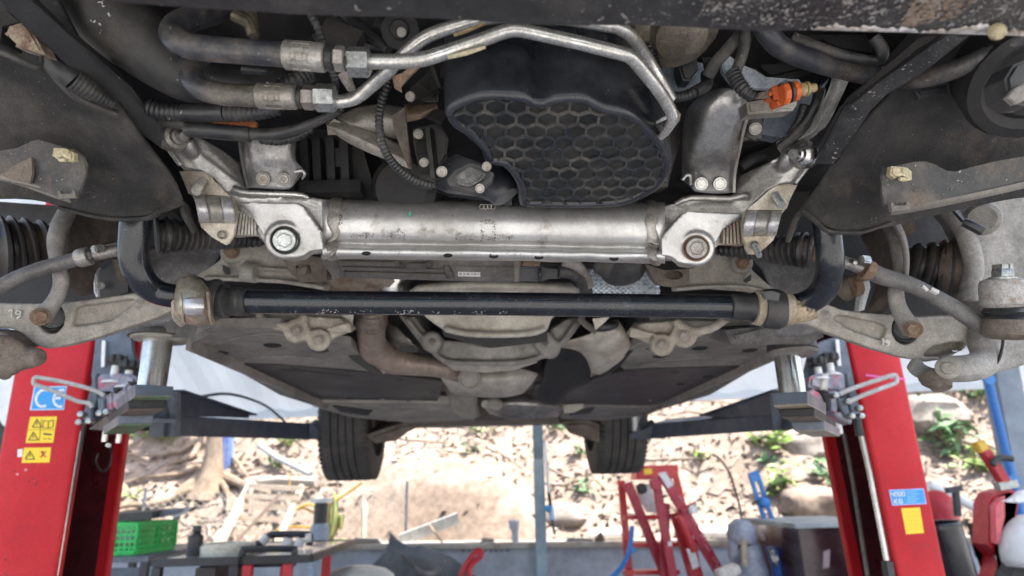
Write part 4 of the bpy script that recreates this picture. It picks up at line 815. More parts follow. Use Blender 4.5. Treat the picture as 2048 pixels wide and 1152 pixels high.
bm = BM(); ptube(bm, 'D', [(1010,545,.957,16),(1003,620,.932,16),(1004,690,.93,16),(1010,735,.94,16),(1045,775,.957,16)], 10); C('saddle_edge', bm, beigep, bar)
# right bush with two tan rings
bm = BM(); ptube(bm, 'F', [(320,672,.98,70),(330,672,.98,76),(420,675,.98,78),(450,676,.98,88),(460,677,.98,92)], 26, 1); C('bush_sleeve', bm, plast, bar)
bm = BM(); ptube(bm, 'F', [(456,678,.975,94),(470,679,.975,102),(500,680,.975,104)], 26, 1); C('bush_ring', bm, mat('tan_rubber', (.34,.29,.22), (.26,.21,.15), .7, 0, 30), bar)
bm = BM(); ptube(bm, 'F', [(490,682,.972,96),(510,683,.972,112),(560,686,.970,118),(600,688,.968,114),(630,688,.967,100)], 26, 2); k = C('bar_bush', bm, plast, bar)
bm = plate(BM(), 'F', [(500,590),(560,580),(610,595),(600,640),(520,630)], .895, .006, .002); C('bush_boss', bm, plast, bar)
bm = BM(); ptube(bm, 'F', [(625,688,.966,96),(645,688,.965,98),(670,690,.964,92),(688,690,.963,80)], 26, 1); C('bush_ring', bm, bpy.data.materials['tan_rubber'], bar)
bm = BM(); ptube(bm, 'F', [(686,690,.962,72),(720,688,.960,72),(760,684,.958,70),(800,676,.955,66)], 20, 2)
for v in bm.verts: v.co += noise.noise_vector(v.co*70)*.003
C('bare_patch', bm, mat('peeled_bare_metal', (.38,.30,.20), (.03,.03,.03), .6, .2, 38, .5, .54, .2, bump=.2), bar)
random.seed(3); bm = BM()                    # chipped paint along the lower edge of the bar
for x, n in ((572,4),(588,3),(640,6),(655,6),(668,7),(705,4),(722,5),(745,3),(800,9),(815,10),(830,6),(870,6),(915,5),(955,6),(968,5),(1000,3),(640,2),(1010,3)):
    for _ in range(n):
        X = x+random.uniform(-9, 9); ang = random.uniform(.62, 1.0)*1.0; Y0 = 604.5+(X-600)*.0085
        y = Y0+23.4*random.uniform(.62, .97); s = random.uniform(.5, 1.25)
        dd = .99-math.sqrt(max(0, 23.6**2-(y-Y0)**2))*.99/FPX-.0006
        a, b = rtv*m('N', s*1.6, .97), upv*m('N', s*.6, .97); p = P('N', X, y, dd); r = random.uniform(-.5, .5)
        bm.faces.new([bm.verts.new(p+q) for q in (-a, -b+a*r, a, b-a*r)])
C('paint_chips', bm, chalk, bar, smooth=0, kind='stuff')

# ================================================================== left suspension
ARM = [(-260,640),(-100,650),(0,652),(200,655),(420,642),(600,620),(775,592),(815,618),(850,640),(1000,642),(1012,668),(1005,690),(900,738),(740,790),(520,862),(330,910),(262,916),(190,886),(128,828),(60,800),(-100,780),(-260,790)]
pock = [(432,690),(450,672),(700,636),(775,625),(790,640),(660,735),(640,755),(430,788),(414,776)]
bm = plate(BM(), 'D', ARM, 1.02, .035, 0, [(pock, .010), (ell(292,738,78,92), .028)])
lathe(bm, P('D', 797, 660, 1.018), (EYE-P('D', 797, 660, 1.018)), [(-.01,m('D',24,1.02)),(.003,m('D',22,1.02))], 16)
la = voxel(car, 'control_arm', bm, beige, .0026, 4, label='left control arm, a pale forged beam')
bm = BM(); lathe(bm, P('D', 300, 735, 1.03), (EYE-P('D', 300, 735, 1.03)), [(-.015,m('D',76,1.03)),(.008,m('D',74,1.03)),(.010,m('D',66,1.03)),(.004,m('D',60,1.03)),(.004,.001)], 26, cap=False); C('arm_bush', bm, rubber, la)
def digits(f, strokes, d, w, par):
    bm = BM()
    for s in strokes: ptube(bm, f, [(x, y, d, w) for x, y in s], 6, 4)
    C('chalk_number', bm, chalk, par)
digits('D', [[(50,698),(68,690),(68,735)], [(118,700),(98,695),(92,708),(100,716),(116,712),(120,698),(116,725),(98,738)], [(80,735),(83,737)]], 1.017, 4, la)
fk = [(430,40,1.10,50),(395,110,1.07,54),(350,200,1.04,56),(325,290,1.02,52),(330,390,1.01,44),(345,470,1.0,42),(352,540,.995,44),(335,600,.99,44),(300,660,.985,46),(262,710,.985,54),(245,735,.985,58)]
lf = C('strut_fork', ptube(BM(), 'D', fk, 18, 5, flat=(.75, V((.1,1,.2)))), mat('grey_dusty_fork', (.27,.25,.23), (.19,.175,.155), .65, .1, 16, .4, .64, .18, stain=((.2,.14,.1), 30, .64, .8)), label='left strut fork reaching down to the control arm')
bolt('D', 232, 730, .958, 52, lf, HX['rust'])
C('fork_web', sheet(BM(), 'D', [[(430,100,1.10),(560,130,1.16),(720,160,1.20)], [(400,230,1.07),(560,280,1.14),(700,310,1.18)], [(395,380,1.05),(470,420,1.08),(560,460,1.12)], [(380,560,1.02),(440,555,1.05),(545,600,1.10)]], 4, 4, .005, 12), brownc, lf, mods=[('solid', .02, -1)])
bm = BM(); ptube(bm, 'D', [(-260,660,.93,44),(-120,620,.94,42),(0,560,.955,42),(90,510,.965,42),(180,475,.97,43),(245,452,.975,43),(330,428,.98,42),(440,398,.985,42),(500,385,.99,42)], 18)
tl = C('tie_rod', bm, mat('grey_tie_rod', (.095,.09,.088), (.165,.158,.152), .5, .2, 14, .42, .64, .15, stain=((.12,.09,.07), 30, .62, .78)), label='left tie rod with its clamp')
ring('D', (452,395), (520,378), .985, 54, alud, tl, 'tie_rod_clamp', 18, .08); ring('D', (520,378), (545,372), .985, 40, darkg, tl, 'lock_nut', 6)
C('rod_thread', ptube(BM(), 'D', [(535,374,.987,38),(600,362,.99,37),(690,342,1.0,36)], 14, 2), mat('worn_rod', (.34,.33,.32), (.16,.13,.11), .45, .5, 24), tl)
C('clamp_screw', beam(BM(), P('D', 535, 345, .965), P('D', 590, 330, .98), .012, .012, bev=.002), zinc, tl); C('steel_rod', ptube(BM(), 'D', [(540,335,1.0,15),(720,298,1.03,14)], 12, 1), steel, tl)
bootm = mat('brown_dusty_boot', (.013,.012,.012), (.06,.048,.038), .42, 0, 13, .45, .68, .3, bump=.12, worn=.9)
cb = C('drive_boot', bellows(BM(), 'D', [(350,310,1.13,80),(300,315,1.12,110),(200,320,1.10,130),(90,330,1.08,152),(-20,335,1.06,165),(-90,330,1.05,150)], .0195, .20, 28), bootm, label='left rubber bellows boot of the drive shaft')
bm = plate(BM(), 'D', [(-280,20),(-100,0),(180,40),(330,95),(420,130),(560,60),(320,-60),(-280,-160)], 1.24, .03); C('arch_panel', bm, brownc)
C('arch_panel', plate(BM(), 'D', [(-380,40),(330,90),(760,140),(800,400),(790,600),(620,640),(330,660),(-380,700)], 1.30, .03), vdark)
kb = BM(); ptube(kb, 'D', [(-200,930,1.03,110),(-60,930,1.02,105),(60,950,1.0,90),(150,965,.99,70),(235,960,.985,48)], 18); ptube(kb, 'D', [(-160,1010,1.0,80),(20,1030,.99,52),(60,1045,.985,36)], 12); plate(kb, 'D', [(-200,810),(20,820),(90,850),(130,905),(60,930),(-200,920)], 1.0, .05)
lathe(kb, P('D', 10, 960, .96), (EYE-P('D', 10, 960, .96)), [(-.02,.034),(.002,.032),(.005,.026)], 20)
k = voxel(car, 'knuckle', kb, brownc, .0032, 4, label='left steering knuckle foot, brown with dirt'); bolt('D', 30, 1060, .965, 34, k, HX['brown'])
C('white_sensor_cover', plate(BM(), 'D', [(512,455),(545,445),(560,600),(550,620),(522,560)], 1.24, .02, .003), white, label='narrow white strip left of the sway bar')
bm = plate(BM(), 'D', [(555,470),(690,390),(730,480),(760,600),(640,640),(565,620)], 1.20, .04, .006); k = C('duct_bracket', bm, plast); bolt('D', 580, 550, 1.19, 22, k, TX['zinc'])
bm = BM(); ptube(bm, 'D', [(700,380,1.10,50),(720,440,1.11,60),(740,520,1.12,50)], 12); C('bar_link_boot', bm, brownc)

# ================================================================== right suspension
ARM = [(640,765),(700,735),(800,690),(872,655),(960,688),(1100,708),(1230,718),(1400,732),(1560,724),(1645,724),(1700,790),(1706,850),(1670,920),(1560,975),(1450,992),(1330,972),(1240,945),(1150,920),(900,832),(760,775)]
bm = plate(BM(), 'F', ARM, 1.03, .035, 0, [([(900,730),(960,722),(1160,760),(1225,790),(1205,850),(1190,870),(1000,800)], .010), (ell(1330,800,78,92), .028), ([(1420,960),(1480,905),(1580,880),(1690,872),(1650,925),(1540,962)], .026)])
lathe(bm, P('F', 868, 722, 1.028), (EYE-P('F', 868, 722, 1.028)), [(-.01,m('F',24,1.02)),(.003,m('F',22,1.02))], 16)
ra = voxel(car, 'control_arm', bm, beige, .0026, 4, label='right control arm, a pale forged beam')
bm = BM(); lathe(bm, P('F', 1330, 800, 1.04), (EYE-P('F', 1330, 800, 1.04)), [(-.015,m('F',76,1.03)),(.008,m('F',74,1.03)),(.010,m('F',66,1.03)),(.004,m('F',60,1.03)),(.004,.001)], 26, cap=False); C('arm_bush', bm, rubber, ra)
digits('F', [[(1192,862),(1200,858),(1198,895)], [(1232,870),(1218,864),(1212,874),(1220,880),(1232,876),(1235,868),(1230,892),(1214,898)]], 1.026, 5, ra)
fk = [(1180,140,1.10,50),(1225,180,1.08,52),(1270,260,1.05,52),(1292,350,1.03,50),(1300,440,1.015,46),(1290,520,1.0,44),(1272,590,.995,44),(1285,670,.99,46),(1320,740,.985,52),(1365,800,.985,60)]
rf = C('strut_fork', ptube(BM(), 'F', fk, 18, 5, flat=(.75, V((.1,1,.2)))), bpy.data.materials['grey_dusty_fork'], label='right strut fork reaching down to the control arm')
bolt('F', 1372, 802, .958, 50, rf, HX['rust'])
C('fork_web', sheet(BM(), 'F', [[(1180,190,1.10),(1120,230,1.14),(1060,260,1.18)], [(1230,340,1.07),(1170,360,1.10),(1120,400,1.14)], [(1260,480,1.04),(1200,520,1.08),(1140,560,1.12)], [(1250,620,1.02),(1180,640,1.06),(1100,700,1.10)]], 4, 4, .005, 12), brownc, rf, mods=[('solid', .02, -1)])
C('fork_rim', ptube(BM(), 'F', [(1250,190,1.05,14),(1305,290,1.02,14),(1330,400,1.0,14),(1325,520,.99,13)], 10), grayp, rf)
bm = BM(); ptube(bm, 'F', [(1115,465,.985,50),(1200,500,.98,50),(1340,540,.97,46),(1440,585,.965,44),(1540,640,.96,46),(1640,700,.955,48),(1740,765,.95,48),(1830,790,.945,50),(1900,785,.94,56)], 18)
tl = C('tie_rod', bm, bpy.data.materials['grey_tie_rod'], label='right tie rod with its clamp and eye')
ring('F', (1085,452), (1130,472), .98, 60, rust, tl, 'tie_rod_clamp', 18, .08); C('clamp_screw', beam(BM(), P('F', 1070, 400, .965), P('F', 1122, 405, .97), .010, .012, bev=.002), zinc, tl)
C('rod_thread', ptube(BM(), 'F', [(960,410,1.0,36),(1020,430,.995,36),(1095,455,.987,38)], 14, 2), bpy.data.materials['worn_rod'], tl); C('steel_rod', ptube(BM(), 'F', [(955,392,1.02,12),(1040,418,.975,12)], 12, 1), steel, tl)
bm = BM(); lathe(bm, P('F', 1915, 770, .93), V((.05,-.25,1)), [(-.024,.012),(-.022,.026),(-.016,.034),(.0,.036),(.008,.032),(.012,.022)], 26); k = C('tie_rod_eye', bm, brownc, tl)
bm = BM(); lathe(bm, P('F', 1915, 715, .93), V((.05,-.25,1)), [(-.016,.026),(-.008,.033),(-.003,.028),(.002,.033),(.007,.029),(.011,.026),(.016,.022)], 24); C('ball_joint_boot', bm, rubber, tl)
bm = BM(); lathe(bm, P('F', 1895, 590, .93), V((.05,-.25,1)), [(-.024,.022),(-.018,.030),(.009,.031),(.017,.029),(.020,.021)], 26); k = C('ball_joint_housing', bm, mat('pale_stained_housing', (.42,.40,.375), (.25,.19,.15), .6, .2, 45, .52, .68, .2), tl)
bm = BM(); p = P('F', 1888, 505, .925); a = V((.05,-.25,1)).normalized(); lathe(bm, p, a, [(-.006,.018),(0,.018),(.001,.0155)], 20); lathe(bm, p+a*.001, a, [(0,.0148),(.009,.0148),(.012,.0125)], 6); lathe(bm, p+a*.012, a, [(0,.011),(.007,.0108)], 16)
for q in range(6):
    t = q*math.pi/3; u = a.orthogonal().normalized(); v = a.cross(u); beam(bm, p+a*.010+(u*math.cos(t)+v*math.sin(t))*.0105, p+a*.019+(u*math.cos(t)+v*math.sin(t))*.0105, .0045, .004)
C('castle_nut', bm, zinc, tl)
bm = BM(); beam(bm, P('F', 1425,552,.925), P('F', 1455,580,.925), .003, .004); beam(bm, P('F', 1470,572,.925), P('F', 1512,592,.925), .006, .005); C('white_scuff', bm, chalk, tl)
C('drive_boot', bellows(BM(), 'F', [(1270,420,1.14,80),(1330,425,1.13,100),(1420,440,1.12,122),(1520,455,1.11,146),(1600,460,1.10,160)], .0195, .20, 28), bootm, label='right rubber bellows boot of the drive shaft')
bm = BM(); ptube(bm, 'F', [(1570,458,1.10,160),(1600,460,1.095,168),(1660,465,1.09,166),(1690,468,1.085,150)], 28, 2); C('drive_joint', bm, mat('rusty_brown_joint', (.085,.066,.055), (.14,.105,.08), .7, .2, 24))
bm = BM()                                    # knuckle: web, upper arm, lower eye and C-shaped lug
ptube(bm, 'F', [(1500,60,1.10,40),(1580,130,1.07,46),(1650,220,1.05,50),(1700,330,1.04,52),(1720,450,1.04,52),(1700,560,1.04,54),(1690,640,1.04,60)], 14, 4)
plate(bm, 'F', [(1560,70),(1760,30),(2020,20),(2300,20),(2300,900),(2050,1000),(1930,1040),(1880,900),(1800,760),(1760,560),(1740,330),(1660,180)], 1.08, .06)
ptube(bm, 'F', [(1780,880,1.02,84),(1800,960,1.01,84),(1740,1015,1.0,80),(1640,1030,.995,78),(1560,1028,.995,76),(1520,1025,1.0,70)], 16, 4)
ptube(bm, 'F', [(1420,1000,1.03,40),(1380,1020,1.03,44),(1440,1055,1.02,44),(1540,1080,1.015,44)], 12, 3)
ptube(bm, 'F', [(1770,760,1.03,80),(1780,900,1.02,84)], 16, 1); plate(bm, 'F', [(1890,830),(2020,800),(2300,760),(2300,900),(2100,980),(1980,1020),(1820,1070),(1760,1060),(1850,1000)], 1.04, .05)
rk_ = voxel(car, 'knuckle', bm, mat('grey_dusty_knuckle', (.31,.295,.275), (.20,.19,.172), .7, .1, 12, .38, .64, .18, stain=((.16,.11,.08), 22, .62, .8), bump=.15), .0034, 4, label='right steering knuckle, grey with dust')
bm = BM(); lathe(bm, P('F', 1570, 1025, .945), (EYE-P('F', 1570, 1025, .945)), [(-.01,m('F',64,.945)),(.003,m('F',62,.945)),(.005,m('F',50,.945)),(.005,m('F',36,.945)),(.009,m('F',32,.945)),(.010,m('F',24,.945))], 24); C('pinch_bolt', bm, beige, rk_)
bm = BM(); lathe(bm, P('F', 1520, 1098, .99), V((0,-.3,-1)), [(-.01,.026),(0,.024),(.008,.016),(.014,.014)], 16); C('lower_ball_nut', bm, brownc, rk_)
bm = BM(); ptube(bm, 'F', [(1876,780,.985,8),(1890,840,.985,8),(1880,930,.985,8),(1850,1000,.985,8),(1780,1062,.99,8)], 8); C('knuckle_groove', bm, vdark, rk_)
bm = BM(); beam(bm, P('F', 1600,112,1.02), P('F', 1660,180,1.02), .005, .005); ptube(bm, 'F', [(1660,185,1.0,24),(1700,200,.995,28),(1770,238,.99,28)], 10, 2); C('wheel_speed_sensor', bm, plast, rk_)
bm = BM(); lathe(bm, P('F', 1770, 165, 1.04), (EYE-P('F', 1770, 165, 1.04)), [(-.03,.028),(.01,.026),(.016,.02)], 18); C('knuckle_boss', bm, rk_.data.materials[0], rk_)
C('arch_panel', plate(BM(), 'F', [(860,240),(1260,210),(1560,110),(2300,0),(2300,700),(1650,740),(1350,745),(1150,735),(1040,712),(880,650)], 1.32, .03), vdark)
C('arch_panel', plate(BM(), 'F', [(1290,200),(1380,180),(1395,230),(1340,265),(1300,250)], 1.2, .02), rust)
bm = BM(); ptube(bm, 'F', [(960,580,1.08,70),(1000,560,1.07,70),(1040,560,1.06,56)], 14, 2); k = C('bar_link_boot', bm, brownc); ring('F', (1020,560), (1062,548), 1.05, 60, rust, k, 'boot_clamp')
C('white_sensor_cover', plate(BM(), 'F', [(1085,530),(1125,520),(1130,560),(1095,690),(1064,700)], 1.26, .02, .003), white, label='narrow white strip right of the sway bar')

# ================================================================== gearbox, exhaust, floor
bm = plate(BM(), 'E', [(590,470),(650,430),(760,415),(1350,420),(1400,470),(1330,540),(1260,585),(1240,640),(1170,662),(1050,668),(870,665),(780,645),(745,625),(690,585)], 1.34, .12, 0)
ptube(bm, 'E', [(650,450,1.34,20),(900,432,1.335,20),(1200,440,1.335,20),(1370,455,1.34,20)], 10, 3); ptube(bm, 'E', [(770,632,1.335,16),(880,655,1.33,16),(1050,660,1.33,16),(1170,652,1.335,16),(1225,632,1.34,16)], 10, 3)
gb = voxel(car, 'gearbox_sump', bm, creamc, .004, 4)
C('sump_gasket', plate(BM(), 'E', [(760,640),(900,672),(1160,674),(1240,640),(1240,690),(1160,700),(980,720),(860,690),(770,665)], 1.42, .03), vdark, gb)
bm = plate(BM(), 'E', [(560,570),(640,575),(672,630),(740,682),(860,690),(960,714),(1060,692),(1170,684),(1235,645),(1330,585),(1420,575),(1335,690),(1290,720),(1205,772),(1080,795),(840,795),(750,772),(660,700)], 1.56, .06, 0)
ptube(bm, 'E', [(600,585,1.555,12),(668,670,1.55,12),(750,765,1.55,14),(840,786,1.55,14),(1080,786,1.55,14),(1205,762,1.55,14),(1300,700,1.55,12),(1370,600,1.555,12)], 8, 3)
for x, y in ((715,690),(1225,690),(1250,720)): lathe(bm, P('E', x, y, 1.55), (EYE-P('E', x, y, 1.55)), [(-.02,.028),(.008,.026),(.012,.02)], 16)
cm = voxel(car, 'gearbox_crossmember', bm, mat('grey_crossmember', (.24,.225,.205), (.16,.15,.135), .65, .2, 10, .4, .64, .18, stain=((.1,.08,.06), 18, .6, .8)), .0042, 4)
for x, y in ((715,690),(1230,695)): bolt('E', x, y, 1.535, 14, cm, HX['brown'])
bm = plate(BM(), 'E', [(735,770),(820,778),(1090,778),(1205,765),(1190,788),(1085,822),(960,832),(815,824),(790,805)], 1.60, .04, .006); C('crossmember_lip', bm, grayp, cm)
bm = sheet(BM(), 'E', [[(745,840,1.85),(850,810,1.80),(980,805,1.79),(1100,808,1.80),(1200,835,1.85)], [(770,880,1.84),(860,865,1.78),(980,865,1.76),(1090,865,1.78),(1170,880,1.84)], [(795,915,1.88),(880,925,1.83),(980,932,1.82),(1070,928,1.83),(1140,915,1.88)], [(820,930,1.95),(890,940,1.93),(980,945,1.92),(1060,942,1.93),(1120,930,1.95)]], 6, 5)
ts = C('propshaft_shield', bm, mat('pale_beige_shield', (.36,.33,.295), (.26,.235,.2), .65, .2, 8, .4, .64, .12, stain=((.2,.13,.1), 12, .6, .8)), mods=[('solid', .01, -1)])
# exhaust
bm = BM(); ptube(bm, 'E', [(438,560,1.50,70),(438,590,1.51,72),(438,612,1.52,70)], 22, 1); ptube(bm, 'E', [(438,612,1.52,64),(437,650,1.545,64),(440,690,1.58,65),(462,735,1.62,68),(520,772,1.66,64),(620,792,1.70,52),(720,805,1.75,44),(830,830,1.80,42),(900,850,1.84,44)], 22, 5)
ex = C('exhaust_pipe', bm, exh)
C('flex_section', bellows(BM(), 'E', [(438,540,1.495,71),(438,580,1.505,73),(438,612,1.517,72)], .012, .03, 26), mat('exhaust_mesh', (.25,.20,.165), (.15,.115,.09), .5, .5, 60), ex)
C('exhaust_clamp', lathe(BM(), P('E', 415, 425, 1.42), V((0,.1,1)), [(-.03,.075),(-.02,.09),(0,.092),(.01,.08),(.012,.085),(.03,.08)], 26), mat('pale_clamp', (.36,.30,.24), (.2,.14,.1), .5, .5, 26), ex)
C('exhaust_cone', lathe(BM(), P('E', 535, 445, 1.40), V((.1,-.1,-1)), [(-.06,.06),(0,.04),(.03,.008)], 18), steel, ex)
C('heat_shield', sheet(BM(), 'E', [[(505,590,1.66),(560,640,1.60),(620,690,1.58)], [(500,650,1.68),(550,690,1.64),(640,715,1.62)], [(520,720,1.74),(580,722,1.72),(660,720,1.70)]], 5, 5, .006, 30), foil, mods=[('solid', .004, -1)], label='crumpled silver heat shield beside the exhaust pipe')
bm = plate(BM(), 'E', [(560,720),(580,712),(645,712),(660,728),(640,740),(570,735)], 1.62, .01); C('shield_rubber', bm, vdark)
C('tunnel_wall', plate(BM(), 'E', [(495,570),(700,560),(700,780),(560,750),(495,660)], 1.80, .02), darkg)
hs = sheet(BM(), 'E', [[(1300,690,1.58),(1420,660,1.56),(1500,600,1.56),(1560,590,1.58)], [(1290,715,1.62),(1430,700,1.58),(1530,660,1.57),(1625,690,1.60)], [(1400,740,1.70),(1440,760,1.66),(1520,740,1.62),(1600,745,1.64)], [(1435,850,1.86),(1450,850,1.84),(1520,830,1.76),(1575,785,1.70)]], 6, 6, .008, 20)
k = C('heat_shield', hs, mat('beige_heat_shield', (.46,.42,.36), (.34,.29,.23), .6, .2, 14, .4, .64, .12, stain=((.18,.11,.07), 20, .6, .76)), mods=[('solid', .004, -1)], label='beige crumpled heat shield with a dark torn rim')
C('shield_rim', ptube(BM(), 'E', [(1440,860,1.85,8),(1500,838,1.77,9),(1560,800,1.70,9),(1610,740,1.64,9),(1650,700,1.62,9),(1700,715,1.62,14)], 8), vdark, k)
bm = sheet(BM(), 'E', [[(1240,770,1.74),(1290,725,1.70),(1390,728,1.70),(1432,775,1.76)], [(1215,860,1.85),(1290,840,1.82),(1380,830,1.82),(1445,860,1.88)], [(1195,950,2.02),(1250,960,2.0),(1300,950,2.0),(1330,930,2.02)], [(1240,975,2.1),(1270,978,2.1),(1300,975,2.1),(1330,960,2.1)]], 5, 5, .008, 12)
C('rubber_flap', bm, vdark, mods=[('solid', .006, -1)], label='black rubber flap hanging right of the propshaft')
C('exhaust_bracket', ptube(BM(), 'Y', [(630,430,1.50,20),(680,480,1.52,22),(740,520,1.54,22)], 10, 3, flat=(.4, V((0,1,0)))), grayp)
C('harness_clump', ptube(BM(), 'Y', [(740,500,1.56,26),(800,490,1.55,34),(860,480,1.55,26),(880,460,1.55,16)], 10, 3), plast)
# bush castings left and right of the gearbox
for f, X0, Y0, mir in (('E', 0, 0, 1), ('E', 1960, 22, -1)):
    T = lambda x, y, d, *r: (X0+mir*x, Y0+y, d, *r)
    bm = BM(); plate(bm, f, [T(-120,575,1.36)[:3], T(130,572,1.36)[:3], T(300,585,1.36)[:3], T(345,640,1.36)[:3], T(300,660,1.36)[:3], T(215,700,1.36)[:3], T(150,690,1.36)[:3], T(60,660,1.36)[:3], T(-40,620,1.36)[:3]], None, .06)
    ptube(bm, f, [T(-80,570,1.34,20), T(-40,600,1.335,22), T(40,622,1.33,22), T(110,600,1.335,22), T(140,570,1.34,20)], 10, 3)
    lathe(bm, P(f, X0+mir*100, Y0+640, 1.335), (EYE-P(f, X0+mir*100, Y0+640, 1.335)), [(-.02,.028),(.004,.026),(.006,.02)], 18); lathe(bm, P(f, X0+mir*200, Y0+682, 1.345), (EYE-P(f, X0+mir*200, Y0+682, 1.345)), [(-.02,.026),(.004,.024),(.006,.02)], 18)
    plate(bm, f, [T(230,630,1.33)[:3], T(340,600,1.33)[:3], T(348,650,1.33)[:3], T(260,655,1.33)[:3]], None, .02)
    k = voxel(car, 'gearbox_mount', bm, mat('pale_mount_casting', (.40,.36,.30), (.28,.24,.19), .65, .15, 14, .4, .64, .15, stain=((.2,.13,.09), 26, .6, .78)) if mir == 1 else bpy.data.materials['pale_mount_casting'], .0036, 4, label='left gearbox mount casting' if mir == 1 else 'right gearbox mount casting')
    bolt(f, X0+mir*100, Y0+640, 1.322, 26, k, HX['beige']); bolt(f, X0+mir*200, Y0+682, 1.333, 24, k, HX['beige'])
C('foil_strip', plate(BM(), 'X', [(395,415),(470,415),(462,520),(440,530),(420,480)], 1.40, .004), foil)
C('foil_strip', plate(BM(), 'Y', [(720,440),(830,430),(780,480),(740,510)], 1.50, .004), foil)
# floor, panels and sills on the underside
ZF = .335
def under(name, f, L, z, mt, th=.01, par=None, **k):
    return C(name, prism(BM(), [PZ(f, x, y, z) for x, y in L], V((0,0,th)), 0), mt, par, **k)
bm = BM(); abox(bm, -.76, .70, 1.30, 3.32, 1.35+.58, 1.35+.62); C('tunnel_roof', bm, vdark)
for sd, L in (('left', [(330,660),(560,640),(690,650),(700,692),(760,742),(885,760),(872,806),(868,838),(700,834),(560,790)]), ('right', [(1640,660),(1500,640),(1300,650),(1272,690),(1250,742),(1130,772),(1085,806),(1130,830),(1285,830),(1420,790)])):
    bm = prism(BM(), [PZ('N', x, y, ZF+.022) for x, y in L], V((0,0,.03)), 0)
    C('floor_pan', bm, grayp, label=sd+' half of the floor pan')
    q = [PZ('N', x, y, ZF+.022) for x, y in (L[2:8] if sd == 'left' else L[2:7])]; bm = BM(); A_ = [bm.verts.new(p) for p in q]; B_ = [bm.verts.new(p+V((0,0,.24))) for p in q]
    for j in range(len(q)-1): bm.faces.new((A_[j], A_[j+1], B_[j+1], B_[j]))
    C('tunnel_side', bm, darkg, mods=[('solid', .006, -1)], label=sd+' side of the tunnel')
under('floor_panel', 'N', [(372,690),(385,672),(420,655),(560,655),(640,680),(700,690),(760,745),(700,742),(560,730),(455,729),(410,710)], ZF, grayp, .02, label='left grey front floor panel')
under('floor_panel', 'N', [(1270,690),(1330,660),(1500,650),(1575,680),(1555,706),(1508,731),(1300,738),(1250,742),(1230,720)], ZF, grayp, .02, label='right grey front floor panel')
lp = under('floor_tray', 'N', [(400,709),(455,728),(560,731),(700,742),(760,748),(885,762),(880,790),(872,806),(760,806),(640,803),(590,790),(500,752)], ZF-.004, blackp, .012, label='left black floor tray')
rp = under('floor_tray', 'N', [(1060,806),(1070,770),(1180,758),(1250,742),(1300,738),(1508,733),(1396,784),(1330,808),(1300,815),(1180,810)], ZF-.004, blackp, .012, label='right black floor tray')
for f, q in (('X', [(0,765),(170,775),(460,806)]), ('X', [(120,925),(400,950),(650,950)])):
    L = [PZ(f, x, y, ZF-.004) for x, y in q]; C('tray_crease', tube(BM(), L, .006, 8, flat=(.5, V((0,0,1)))), blackp, lp)
for f, x, y in (('X',395,957),('X',650,955),('X',822,962)): C('tray_rivet', lathe(BM(), PZ(f, x, y, ZF-.004), (0,0,-1), [(-.004,.012),(.003,.011),(.006,.006)], 12), grayp, lp)
for f, x, y in (('Y',1282,856),('E',1970,848)): C('tray_rivet', lathe(BM(), PZ(f, x, y, ZF-.004), (0,0,-1), [(-.004,.016),(.003,.015),(.006,.006)], 12), vdark, rp)
def zt(f, L, z, r, nm, mt, par=None, fl=.6, **k):
    C(nm, tube(BM(), [PZ(f, x, y, z) for x, y in cr(L, 4)], r, 8, flat=(fl, V((0,0,1)))), mt, par, **k)
for x, y in ((500,742),(590,735),(690,746),(560,772),(700,796),(820,799),(800,760),(868,785)): C('tray_screw', lathe(BM(), PZ('N', x, y, ZF-.004), (0,0,-1), [(-.004,.013),(.003,.012),(.005,.007)], 10), darkg, lp)
for x, y in ((1440,740),(1350,745),(1270,752),(1400,775),(1300,800),(1180,802),(1200,768)): C('tray_screw', lathe(BM(), PZ('N', x, y, ZF-.004), (0,0,-1), [(-.004,.013),(.003,.012),(.005,.007)], 10), darkg, rp)
for L in ([(420,690),(520,668),(620,676),(690,700)], [(470,722),(560,712),(650,722),(720,735)]): zt('N', L, ZF-.001, .006, 'floor_bead', grayp, None, .4)
for L in ([(1540,690),(1440,672),(1360,678),(1300,700)], [(1490,722),(1400,716),(1320,722),(1270,732)]): zt('N', L, ZF-.001, .006, 'floor_bead', grayp, None, .4)
for x, y in ((440,705),(545,690),(640,700),(1500,700),(1400,696),(1320,712)): C('drain_plug', lathe(BM(), PZ('N', x, y, ZF), (0,0,-1), [(-.004,.020),(.002,.020),(.003,.016),(.001,.012),(.001,.001)], 16, cap=False), vdark)
zt('N', [(620,684),(720,702),(800,730),(905,770),(930,810)], ZF+.03, .006, 'brake_line', alud, None, 1, label='thin brake line running back left of the gearbox'); zt('N', [(1290,690),(1230,716),(1170,745),(1090,775),(1060,815)], ZF+.03, .006, 'brake_line', darkg, None, 1, label='thin brake line running back right of the gearbox')
C('tunnel_lip', plate(BM(), 'E', [(300,690),(330,690),(380,745),(440,800),(492,840),(485,856),(420,822),(350,775),(310,730)], 1.60, .01, .002), vdark); C('shield_fin', plate(BM(), 'E', [(438,760),(462,775),(500,812),(496,838),(470,826),(430,790)], 1.63, .008, .002), foil)
C('crossmember_boss', lathe(BM(), P('E', 885, 858, 1.74), (EYE-P('E', 885, 858, 1.74)), [(-.02,.032),(.002,.031),(.004,.027),(.0,.024),(.0,.001)], 24, cap=False), grayp)
for f, a, b, sd in (('N', (378,686), (645,806), 'left'), ('N', (1556,705), (1296,822), 'right')):
    A, B = PZ(f, *a, ZF-.01), PZ(f, *b, ZF-.01); C('sill_flange', beam(BM(), A, B+(B-A)*.05, .012, .03), grayp, label=sd+' sill flange')
